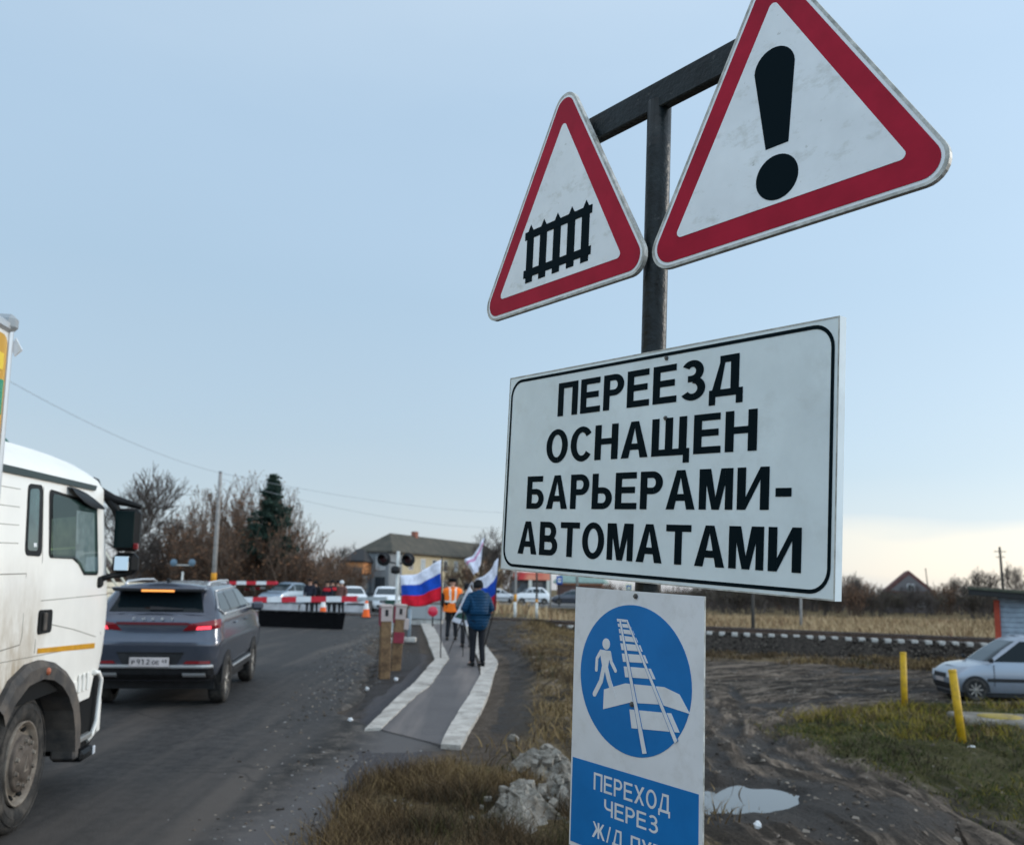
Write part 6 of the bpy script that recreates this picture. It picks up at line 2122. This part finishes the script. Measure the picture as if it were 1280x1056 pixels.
def wire(label, a, b_, sag, r=.011):
    P = [a + (b_ - a) * u + Vector((0, 0, -sag * 4 * u * (1 - u))) for u in np.linspace(0, 1, 24)]
    MB().tube(P, r, 5).build('overhead_wire', wire_m, label=label, cat='wire', group='overhead wires')
wire('overhead wire running from the left edge down to the tall grey pole', at(-60, 435, 30), top1, .5)
wire('overhead wire from the tall grey pole to the right behind the sign, upper', top1, at(720, 640, 96), .9)
wire('overhead wire from the tall grey pole to the right behind the sign, lower', top1 - Vector((0, 0, .35)), at(720, 655, 96), 1.4)
# yellow marker posts, slab and litter on the grass island
yel = mat('yellow_post', (.46, .27, .012), rough=.55, var=.12, vs=4)
dirty(yel, (.12, .08, .03), .8, 5, .52, .70)
for (px_, py_), topx, hh, lb in (((1131, 893), 0, 1.42, 'farther yellow marker post, upright at the edge of the grass'), ((1204.5, 937), -.11, 1.42, 'nearer yellow marker post leaning left, by the concrete slab')):
    q = gp(px_, py_)
    yp = empty('marker_post', (q.x, q.y, q.z), (R(2), topx, 0), lb, 'post', 'yellow marker posts')
    MB().tube([(0, 0, -.2), (0, 0, hh)], .072, 14).build('pipe', yel, yp)
    MB().lathe([(hh - .03, .076), (hh + .01, .074), (hh + .02, 0)], 14, 0, None, 'z').build('cap', mat('yellow_cap', (.42, .25, .02), .6), yp)
q = gp(1262, 910)
slabm = mat('slab_concrete', (.20, .185, .16), rough=.9, c2=(.10, .09, .075), vs=3, bump=.6)
lidm = mat('faded_lid', (.34, .25, .04), rough=.7, c2=(.16, .12, .05), vs=5)
sl_ = empty('manhole', (q.x, q.y, q.z), (0, 0, R(-12)), 'concrete slab manhole with a yellow lid behind the leaning yellow post', 'manhole')
MB().box((0, 0, .10), (2.1, 1.7, .24), 0, .04).build('slab', slabm, sl_)
MB().lathe([(.25, .46), (.30, .44), (.31, .30), (.315, 0)], 24, 0, Matrix.Translation((-.15, .1, -.06)), 'z').build('lid', lidm, sl_)
def lump(name, loc, size, m_, label, cat, seed, rough_=.35, n=22):
    rs = random.Random(seed)
    ph = [rs.uniform(0, 6) for _ in range(9)]
    def fn(u, v):
        th, a = u * math.pi, v * 2 * math.pi
        d_ = Vector((math.sin(th) * math.cos(a), math.sin(th) * math.sin(a), math.cos(th)))
        k = 1 + rough_ * (.5 * math.sin(3 * d_.x + ph[0]) * math.sin(4 * d_.y + ph[1]) + .35 * math.sin(7 * d_.z + ph[2] + 3 * d_.x) + .22 * math.sin(13 * d_.x + ph[3]) * math.sin(11 * d_.y + ph[4]) + .15 * math.sin(23 * d_.y + ph[5]) * math.sin(19 * d_.z + 9 * d_.x + ph[6]))
        return (d_.x * size[0] * k, d_.y * size[1] * k, d_.z * size[2] * k)
    return MB().grid(fn, n, n * 2).build(name, m_, label=label, cat=cat, loc=loc)
rub = mat('crumbled_concrete', (.33, .305, .265), rough=.95, c2=(.10, .088, .072), vs=9, bump=1., bs=34)
dirty(rub, (.055, .045, .034), .9, 4.5, .50, .62)
def heap(px, py, rx, ry, hh, label, seed):
    q = gp(px, py)
    rg = random.Random(seed)
    m = MB()
    def fn(u, v):
        a, r_ = v * 2 * math.pi, u
        k = 1 + .28 * math.sin(2 * a + seed) + .16 * math.sin(5 * a + seed * 2) + .08 * math.sin(11 * a)
        x, y = math.cos(a) * rx * r_ * k, math.sin(a) * ry * r_ * k
        n1 = float(vnoise(x + seed, y, .16, seed)) - .5
        n2 = abs(float(vnoise(x, y + seed, .075, seed + 1)) - .5)
        n3 = float(vnoise(x, y, .035, seed + 2)) - .5
        z = hh * (1 - r_ ** 1.3) * (1 + .7 * n1) - .14 * n2 * (1 - r_ * .6) + .05 * n3 - .03 * r_
        return (x, y, float(height(np.array([q.x + x]), np.array([q.y + y]))[0][0]) - q.z + z)
    m.grid(fn, 26, 60, 0, False)
    for i in range(46):
        a, r_ = rg.uniform(0, 6.28), rg.uniform(.1, 1.25)
        x, y = math.cos(a) * rx * r_, math.sin(a) * ry * r_
        s_ = rg.uniform(.02, .06) * (1.3 if r_ < .7 else .8)
        z = float(height(np.array([q.x + x]), np.array([q.y + y]))[0][0]) - q.z + max(0, hh * (1 - r_ ** 1.3))
        m.box((0, 0, 0), (s_ * 1.5, s_, s_ * .8), 0, s_ * .06, Matrix.Translation((x, y, z)) @ Euler((rg.uniform(-.6, .6), rg.uniform(-.6, .6), rg.uniform(0, 6))).to_matrix().to_4x4())
    return m.build('rubble_heap', rub, label=label, cat='rubble', loc=q)
def lump(name, loc, size, m_, label, cat, seed, rough_=.35, n=22):
    rs = random.Random(seed)
    ph = [rs.uniform(0, 6) for _ in range(9)]
    def fn(u, v):
        th, a = u * math.pi, v * 2 * math.pi
        d_ = Vector((math.sin(th) * math.cos(a), math.sin(th) * math.sin(a), math.cos(th)))
        k = 1 + rough_ * (.5 * math.sin(3 * d_.x + ph[0]) * math.sin(4 * d_.y + ph[1]) + .35 * math.sin(7 * d_.z + ph[2] + 3 * d_.x) + .22 * math.sin(13 * d_.x + ph[3]) * math.sin(11 * d_.y + ph[4]) + .15 * math.sin(23 * d_.y + ph[5]) * math.sin(19 * d_.z + 9 * d_.x + ph[6]))
        return (d_.x * size[0] * k, d_.y * size[1] * k, d_.z * size[2] * k)
    return MB().grid(fn, n, n * 2).build(name, m_, label=label, cat=cat, loc=loc)
heap(688, 972, .38, .45, .30, 'farther crumbled pale rubble heap by the left edge of the blue plate', 3)
heap(652, 1022, .42, .55, .24, 'nearer crumbled pale rubble heap in the dry grass', 11)
heap(706, 1010, .30, .45, .26, 'crumbled pale rubble heap beside the foot of the blue plate', 21)
litter_m = mat('litter_white', (.66, .66, .66), .7)
for px_, py_, s_, lb in ((1214, 942, .085, 'crumpled white bag at the foot of the leaning yellow post'), (1246, 996, .045, 'small white scrap in the grass near the right edge'), (495, 850, .035, 'white scrap on the soil below the wooden posts'), (459, 862, .03, 'white scrap at the soil edge of the road'), (438, 901, .03, 'white scrap beside the footpath apron'), (1146, 1042, .05, 'pale stone in the mud at the lower right'), (1207, 1012, .04, 'pale stone at the edge of the grass'), (947, 1034, .035, 'pale scrap in the mud below the puddle'),
                             (1080, 1040, .05, 'flat pale stone in the tyre ruts'), (642, 928, .06, 'pale stone on the bank right of the kerb end')):
    q = gp(px_, py_)
    lump('litter' if 'stone' not in lb else 'stone', (q.x, q.y, q.z + s_ * .6), (s_, s_ * .8, s_), litter_m if 'stone' not in lb else rub, lb, 'litter' if 'stone' not in lb else 'stone', int(px_), .5, 10)

# ---------------------------------------------------------------- trees
class Twigs:
    """numpy-friendly list of tapered 3-sided twigs"""
    def __init__(s): s.V, s.F, s.MI = [], [], []
    def tw(s, a, b, r0, r1, mi=0, n=3):
        d = b - a
        if d.length < 1e-5: return
        d.normalize()
        u = d.orthogonal().normalized()
        w_ = d.cross(u)
        k = len(s.V)
        for p, r in ((a, r0), (b, r1)):
            for i in range(n):
                t_ = 2 * math.pi * i / n
                s.V.append(tuple(p + (u * math.cos(t_) + w_ * math.sin(t_)) * r))
        for i in range(n):
            j = (i + 1) % n
            s.F.append((k + i, k + j, k + n + j, k + n + i))
            s.MI.append(mi)
    def leaf(s, c, sz, rng, mi):
        k = len(s.V)
        a = Vector((rng.gauss(0, 1), rng.gauss(0, 1), rng.gauss(0, 1))).normalized()
        b = a.orthogonal().normalized()
        for p, q in ((-1, 0), (0, -.5), (1, 0), (0, .5)): s.V.append(tuple(c + a * p * sz + b * q * sz))
        s.F.append((k, k + 1, k + 2, k + 3))
        s.MI.append(mi)
def grow(tr, tw, rng, p, d, ln, r, lv, kids, spread, leaves=0., wig=.25, up=.15, minr=.01):
    n = 3
    q = p
    for i in range(n):
        d = (d + Vector((rng.gauss(0, wig), rng.gauss(0, wig), rng.gauss(0, wig) + up)) * .5).normalized()
        e = q + d * ln / n
        r1 = max(minr, r * (1 - .22))
        (tr if lv >= 3 else tw).tw(q, e, r, r1, 0, 5 if lv >= 3 else 3)
        q, r = e, r1
        if lv > 0 and i > 0 or lv > 1:
            for k in range(kids if i == n - 1 else max(1, kids - 1)):
                ax_ = Vector((rng.gauss(0, 1), rng.gauss(0, 1), rng.gauss(0, .6))).normalized()
                nd = (d + ax_ * spread).normalized()
                if lv > 0: grow(tr, tw, rng, q, nd, ln * rng.uniform(.5, .75), r * .6, lv - 1, kids, spread, leaves, wig, up, minr)
        if lv <= 1 and leaves and rng.random() < leaves: tw.leaf(q + Vector((rng.gauss(0, .1), rng.gauss(0, .1), rng.gauss(0, .1))), rng.uniform(.06, .16), rng, 1 + (rng.random() < .4))
def tmesh(name, t_, mats): return np_mesh(name, t_.V, t_.F, mats, t_.MI) if t_.V else None
def plant_proto(seed, kind):
    rng = random.Random(seed)
    tr, tw = Twigs(), Twigs()
    if kind == 'tree':
        grow(tr, tw, rng, Vector((0, 0, -.2)), Vector((0, 0, 1)), 4.2, .26, 4, 3, .75, .0, .18, .22, .02)
    elif kind == 'tall':
        grow(tr, tw, rng, Vector((0, 0, -.2)), Vector((0, 0, 1)), 5.2, .2, 4, 2, .5, .35, .12, .35, .02)
    else:
        for i in range(11):
            a, rr_ = rng.uniform(0, 6.28), rng.uniform(0, 1.1)
            d = Vector((math.cos(a) * rng.uniform(.05, .5), math.sin(a) * rng.uniform(.05, .5), 1)).normalized()
            grow(tw, tw, rng, Vector((math.cos(a) * rr_, math.sin(a) * rr_, -.1)), d, rng.uniform(1.8, 3.0), .06, 3, 2, .55, .45, .16, .25, .018)
    return tr, tw
bark = mat('bark', (.085, .070, .060), rough=.9, var=.3, vs=3)
twig = [mat('twig_brown', (.105, .070, .050), rough=.9, var=.35, vs=.6), mat('leaf_rust', (.17, .085, .045), .9), mat('leaf_brown', (.085, .056, .04), .9)]
twigd = [mat('twig_grey', (.075, .062, .055), rough=.9, var=.3, vs=.6), mat('leaf_dull', (.10, .075, .05), .9), mat('leaf_olive', (.075, .07, .04), .9)]
PR = {}
for nm, kind, seeds in (('tree', 'tree', (3, 8)), ('tall', 'tall', (5, 15)), ('bush', 'bush', (21, 33, 47))):
    PR[nm] = []
    for sd_ in seeds:
        tr, tw = plant_proto(sd_, kind)
        H_ = max(v[2] for v in tw.V)
        PR[nm].append((tmesh('trunk', tr, bark), {k: tmesh('crown', tw, mm) for k, mm in (('w', twig), ('d', twigd))}, H_))
def plant(kind, i, tone, x, y, z, h, label, group, wid=1.):
    trm, cr_, H_ = PR[kind][i % len(PR[kind])]
    root = empty('bare_tree' if kind != 'bush' else 'bare_shrub', (x, y, z), (0, 0, random.uniform(0, 6.28)), label, 'tree' if kind != 'bush' else 'shrub', group)
    s_ = h / H_
    root.scale = (s_ * wid, s_ * wid, s_)
    for nm, me_ in (('trunk', trm), ('crown', cr_[tone])):
        if me_ is None: continue
        o = bpy.data.objects.new(nm, me_)
        col.objects.link(o)
        o.parent = root
    return root
def top_h(px, py, d, zb=0.): return at(px, py, d).z - zb
G1 = 'bare trees and shrubs beyond the crossing on the left'
plant('tree', 0, 'd', *at(160, 740, 68)[:2], 0, top_h(170, 572, 68), 'large dark bare tree above the cab mirror, standing apart from the brown thicket', G1, 1.0)
plant('tree', 1, 'd', *at(205, 740, 78)[:2], 0, top_h(208, 640, 78), 'slender grey bare tree between the large dark one and the brown thicket', G1)
env = [(120, 690), (200, 668), (215, 640), (240, 622), (262, 616), (290, 622), (312, 612), (340, 612), (356, 628), (372, 655), (392, 668), (412, 684), (430, 690), (446, 700)]
rng = random.Random(5)
for i in range(13):
    px_ = 222 + i * 12 + rng.uniform(-4, 4)
    d = rng.uniform(72, 96)
    py_ = np.interp(px_, [e[0] for e in env], [e[1] for e in env]) + rng.uniform(-26, 4)
    x, y = at(px_, 740, d)[:2]
    plant('tall', i, 'w', x, y, 0, top_h(px_, py_, d), 'brown bare tree in the thicket left of the house, mixed with its neighbours', G1, .95)
for i in range(34):
    px_ = 118 + i * 9.6 + rng.uniform(-5, 5)
    d = rng.uniform(66, 90)
    py_ = np.interp(px_, [e[0] for e in env], [e[1] for e in env]) + rng.uniform(2, 40)
    x, y = at(px_, 740, d)[:2]
    plant('bush', i, 'w' if rng.random() < .8 else 'd', x, y, 0, max(2.2, top_h(px_, min(py_, 718), d)), 'reddish bare shrub in the thicket behind the barriers, merging with its neighbours', G1, 1.15)
for px_, py_, d in ((408, 682, 92), (416, 688, 96), (424, 694, 92), (432, 698, 97), (441, 704, 99), (402, 690, 84)):
    x, y = at(px_, 740, d)[:2]
    plant('bush', px_, 'w', x, y, 0, top_h(px_, py_, d), 'reddish bare shrub in the thicket behind the barriers, merging with its neighbours', G1, 1.3)
for px_, py_, d, lb in ((613, 655, 150, 'bare tree behind the right end of the ochre house'), (428, 676, 140, 'dark bare tree left of the grey annex'), (446, 690, 150, 'small bare tree behind the orange walled shop')):
    x, y = at(px_, 745, d)[:2]
    plant('tree', px_, 'd', x, y, 0, top_h(px_, py_, d), lb, None, 1.2)
for k, (px_, py_, d) in enumerate(((572, 698, 100), (596, 690, 98), (625, 700, 108), (760, 725, 118), (740, 728, 122))):
    x, y = at(px_, 745, d)[:2]
    plant('bush', px_, 'w', x, y, -.1, top_h(px_, py_, d, -.1), ['reddish bare shrub in front of the ochre house, left of the grey jacket', 'reddish bare shrub behind the white flag', 'bare shrub between second flag and text board', 'bare shrub above the blue plate, right one', 'bare shrub above the blue plate, left one'][k], None, 1.2)
G2 = 'bare shrubs along the far edge of the dry field'
for i in range(46):
    px_ = 870 + i * 9.6 + rng.uniform(-5, 5)
    d = rng.uniform(116, 150)
    py_ = np.interp(px_, [860, 1040, 1075, 1110, 1150, 1200, 1290], [722, 722, 718, 736, 732, 730, 728]) + rng.uniform(-5, 8)
    x, y = at(px_, 760, d)[:2]
    plant('bush' if rng.random() < .82 else 'tree', i, 'd' if rng.random() < .75 else 'w', x, y, -1.1, top_h(px_, py_, d, -1.1), 'dull brown bare plant in the thicket behind the dry field, merging with its neighbours', G2, 1.35)
for px_, py_, d in ((1062, 712, 120), (1218, 706, 150), (1236, 710, 150), (1274, 700, 150), (1190, 716, 150)):
    x, y = at(px_, 760, d)[:2]
    plant('tree', px_, 'd', x, y, -1.1, top_h(px_, py_, d, -1.1), 'bare tree rising above the thicket behind the dry field', 'bare trees above the far thicket', .9)
# far wood closing the gaps
tw = Twigs()
rngf = random.Random(9)
for i in range(11000):
    if i < 3300: x, y, zb = rngf.uniform(-75, -22), rngf.uniform(92, 125), 0.
    else: x, y, zb = rngf.uniform(14, 200), rngf.uniform(150, 230), -1.1
    h_ = rngf.uniform(1.2, 4.2) * (1.2 if i < 3300 else 1.0)
    a = Vector((x, y, zb))
    tw.tw(a, a + Vector((rngf.gauss(0, .5), rngf.gauss(0, .5), h_)), .09, .02, 0 if i % 3 else 1)
np_obj('far_wood', np_mesh('far_wood', tw.V, tw.F, [twigd[0], twig[0]], tw.MI), kind='stuff')
# the dark conifer
q = at(334, 740, 69)
cn = empty('conifer', (q.x, q.y, 0), (0, 0, 0), 'dark green conifer rising out of the brown thicket', 'tree')
hc = top_h(334, 594, 69)
m = MB()
m.tube([(0, 0, -.2), (.05, 0, hc * .5), (0, 0, hc * .97)], [.2, .12, .02], 8)
m.build('trunk', bark, cn)
tw = Twigs()
rgc = random.Random(77)
for i in range(120):
    z = hc * (1 - .68 * (i + rgc.random()) / 120)
    ln = 2.1 * min(1, ((hc - z) / hc * 2.0) + .07) * rgc.uniform(.45, 1.15)
    a = rgc.uniform(0, 6.28)
    d = Vector((math.cos(a), math.sin(a), rgc.uniform(-.15, .35)))
    tw.tw(Vector((0, 0, z)), Vector((0, 0, z)) + d * ln, .03, .01, 0)
    for j in range(int(22 + 42 * ln)):
        t_ = rgc.random() ** .7
        p_ = Vector((0, 0, z)) + d * ln * t_ + Vector((rgc.gauss(0, .13), rgc.gauss(0, .13), rgc.gauss(0, .10) - .12 * t_ * ln))
        tw.leaf(p_, rgc.uniform(.08, .19), rgc, 0 if rgc.random() < .6 else 1)
ch('crown', np_mesh('crown', tw.V, tw.F, [mat('needle_dark', (.010, .024, .018), .85), mat('needle_mid', (.020, .038, .026), .85)], tw.MI), cn)

# ---------------------------------------------------------------- grass
def blades(name, pts, h, wd, lean, mats, weights, seed, label=None):
    rs = np.random.RandomState(seed)
    n = len(pts)
    P = np.asarray(pts)
    H = h[0] + (h[1] - h[0]) * rs.rand(n) ** 1.6
    a = rs.rand(n) * 6.283
    side = np.stack([np.cos(a), np.sin(a), np.zeros(n)], 1) * (wd * (.6 + .8 * rs.rand(n)))[:, None]
    b = rs.rand(n) * 6.283
    ln_ = np.stack([np.cos(b), np.sin(b), np.zeros(n)], 1) * (H * lean * (.2 + rs.rand(n)))[:, None]
    up = np.stack([np.zeros(n), np.zeros(n), H], 1)
    V = np.stack([P - side, P + side, P + up * .55 + ln_ * .35 - side * .75, P + up * .55 + ln_ * .35 + side * .75, P + up * .95 + ln_], 1).reshape(-1, 3)
    k = np.arange(n)[:, None] * 5
    F = np.concatenate([k + np.array([[0, 1, 3]]), k + np.array([[0, 3, 2]]), k + np.array([[2, 3, 4]])], 1).reshape(-1, 3)
    u = np.clip(rs.rand(n) * .55 + (vnoise(P[:, 0], P[:, 1], .55, seed + 50) * .6 + vnoise(P[:, 0], P[:, 1], 2.0, seed + 70) * .8 - .45) * .75, 0, .999)
    mi = np.repeat(np.searchsorted(np.cumsum(weights), u).clip(0, len(mats) - 1), 3)
    return np_obj(name, np_mesh(name, V, F, mats, mi), kind='stuff')
gb = [mat('blade_straw', (.19, .13, .06), .9), mat('blade_brown', (.085, .055, .028), .9), mat('blade_dark', (.032, .025, .014), .9), mat('blade_olive', (.055, .052, .016), .9)]
gg = [mat('blade_dark', (.04, .036, .018), .9), mat('blade_green', (.040, .050, .010), .85), mat('blade_yellowgreen', (.13, .105, .018), .85), mat('blade_straw', (.19, .13, .06), .9)]
rs = np.random.RandomState(4)
def scatter(n, x0, x1, y0, y1, keep, clump=None):
    x, y = x0 + (x1 - x0) * rs.rand(n), y0 + (y1 - y0) * rs.rand(n)
    k = rs.rand(n) < keep(x, y)
    x, y = x[k], y[k]
    return np.stack([x, y, height(x, y)[0] - .01], 1)
FP_ = [(-1.25, 10.0), (-1.45, 8.5), (-1.55, 7.0), (-1.6, 5.5), (.9, 5.5), (.75, 8.0), (.35, 9.6), (-.4, 10.4)]
blades('dry_grass', scatter(95000, -2, 1.2, 5, 10.6, lambda x, y: soft(x, y, FP_, .5) * np.clip(vnoise(x, y, .35, 31) * 2.4 - .45, 0.04, 1)), (.04, .24), .0030, 1.0, gb, [.24, .38, .26, .12], 1)
blades('bank_grass', scatter(60000, -.6, 4.5, 9, 47, lambda x, y: np.clip(1.1 - np.abs(x - 1.0 - .02 * (y - 10)) / 1.5, 0, 1) * np.clip(vnoise(x, y, .7, 32) * 2.6 - .8, 0, 1) * (seg_dist(x, y, PATHC) > 1.5)), (.05, .22), .008, 1.2, gb, [.38, .36, .12, .14], 2)
blades('green_grass', scatter(120000, 4, 16, 9, 25, lambda x, y: soft(x, y, ISLAND, 1.2) * np.clip(vnoise(x, y, .6, 33) * 2.6 - .7, .16, 1)), (.02, .12), .007, 1.2, gg, [.22, .34, .26, .18], 3)
blades('foot_grass', scatter(50000, 1, 26, 36, 47, lambda x, y: (np.abs(y - track_y(x) + 5) < 2.6) * np.clip(vnoise(x, y, 1.2, 34) * 2.2 - .6, 0, 1)), (.08, .30), .018, .9, gb, [.34, .40, .16, .10], 5)
blades('field_grass', scatter(110000, -3, 75, 49, 118, lambda x, y: (y > track_y(x) + 3.6) * np.clip(vnoise(x, y, 4, 35) * 2 - .3, .12, 1) * np.where(y > 94, x > 62, 1.) * np.where(x < 5, .35 * (y < 80), 1.)), (.25, .95), .05, .5, [mat('blade_pale', (.40, .29, .165), .9), mat('blade_straw2', (.28, .19, .10), .9), mat('blade_brown2', (.16, .10, .055), .9), mat('blade_red', (.22, .12, .07), .9)], [.42, .30, .16, .12], 6)

# tall dry weeds round the marker posts
wp = [gp(1150, 895), gp(1190, 915), gp(1131, 900), gp(1230, 925), gp(1165, 930), gp(1100, 905), gp(1260, 890), gp(1040, 905)]
def wk(x, y): return np.clip(np.max([np.exp(-((x - p.x) ** 2 + (y - p.y) ** 2) / .8) for p in wp], 0) * 1.1 - .12, 0, 1) * np.clip(vnoise(x, y, .3, 36) * 2.4 - .6, .05, 1)
blades('weeds', scatter(60000, 4, 15, 14, 25, wk), (.05, .30), .008, 1.0, [mat('weed_straw', (.24, .17, .07), .9), mat('weed_yellow', (.20, .155, .02), .9), gb[1], gg[1]], [.36, .26, .2, .18], 8)
# clods and grit lying on the mud, the verge and the road edge
def grit(name, n, x0, x1, y0, y1, keep, sz, mats, seed):
    rg = np.random.RandomState(seed)
    x, y = x0 + (x1 - x0) * rg.rand(n), y0 + (y1 - y0) * rg.rand(n)
    k = rg.rand(n) < keep(x, y)
    x, y = x[k], y[k]
    n = len(x)
    z = height(x, y)[0]
    onr = x < np.where(y < 13, np.interp(y, AP_Y, AP_X), EDGE(y))
    z = np.where(onr, zroad(y) + .004, z)
    s = sz[0] + (sz[1] - sz[0]) * rg.rand(n) ** 3
    base = np.array([(1, 0, -.3), (-.5, .87, -.3), (-.5, -.87, -.3), (.5, .3, .45), (-.4, .1, .6)])
    a = rg.rand(n) * 6.28
    ca, sa = np.cos(a)[:, None], np.sin(a)[:, None]
    j = base[None] * (1 + .5 * (rg.rand(n, 5, 3) - .5))
    V = np.stack([x[:, None] + s[:, None] * (j[:, :, 0] * ca - j[:, :, 1] * sa), y[:, None] + s[:, None] * (j[:, :, 0] * sa + j[:, :, 1] * ca), z[:, None] + s[:, None] * .75 * j[:, :, 2]], -1).reshape(-1, 3)
    F = (np.arange(n)[:, None, None] * 5 + np.array([[0, 1, 3], [1, 4, 3], [1, 2, 4], [2, 0, 3], [2, 3, 4]])[None]).reshape(-1, 3)
    np_obj(name, np_mesh(name, V, F, mats, np.repeat(rg.randint(0, len(mats), n), 5)), kind='stuff')
clod = [mat('clod_dark', (.03, .024, .019), .95), mat('clod_mid', (.09, .072, .057), .95), mat('clod_pale', (.20, .168, .138), .95)]
grit('mud_clods', 26000, 1.6, 16, 7.5, 34, lambda x, y: np.clip(vnoise(x, y, .9, 37) * 2.2 - .7, .05, 1) * (1 - soft(x, y, PUD, .4)) * (1 - .85 * soft(x, y, ISLAND, .6)), (.008, .06), clod, 5)
grit('verge_grit', 34000, -6.2, 1.2, 6, 40, lambda x, y: np.clip(1 - np.abs(x - EDGE(y) - .2) / 1.5, 0, 1) ** 1.3 * (seg_dist(x, y, PATHC) > 1.35), (.005, .04), clod + [mat('grit_grey', (.17, .165, .16), .9)], 6)
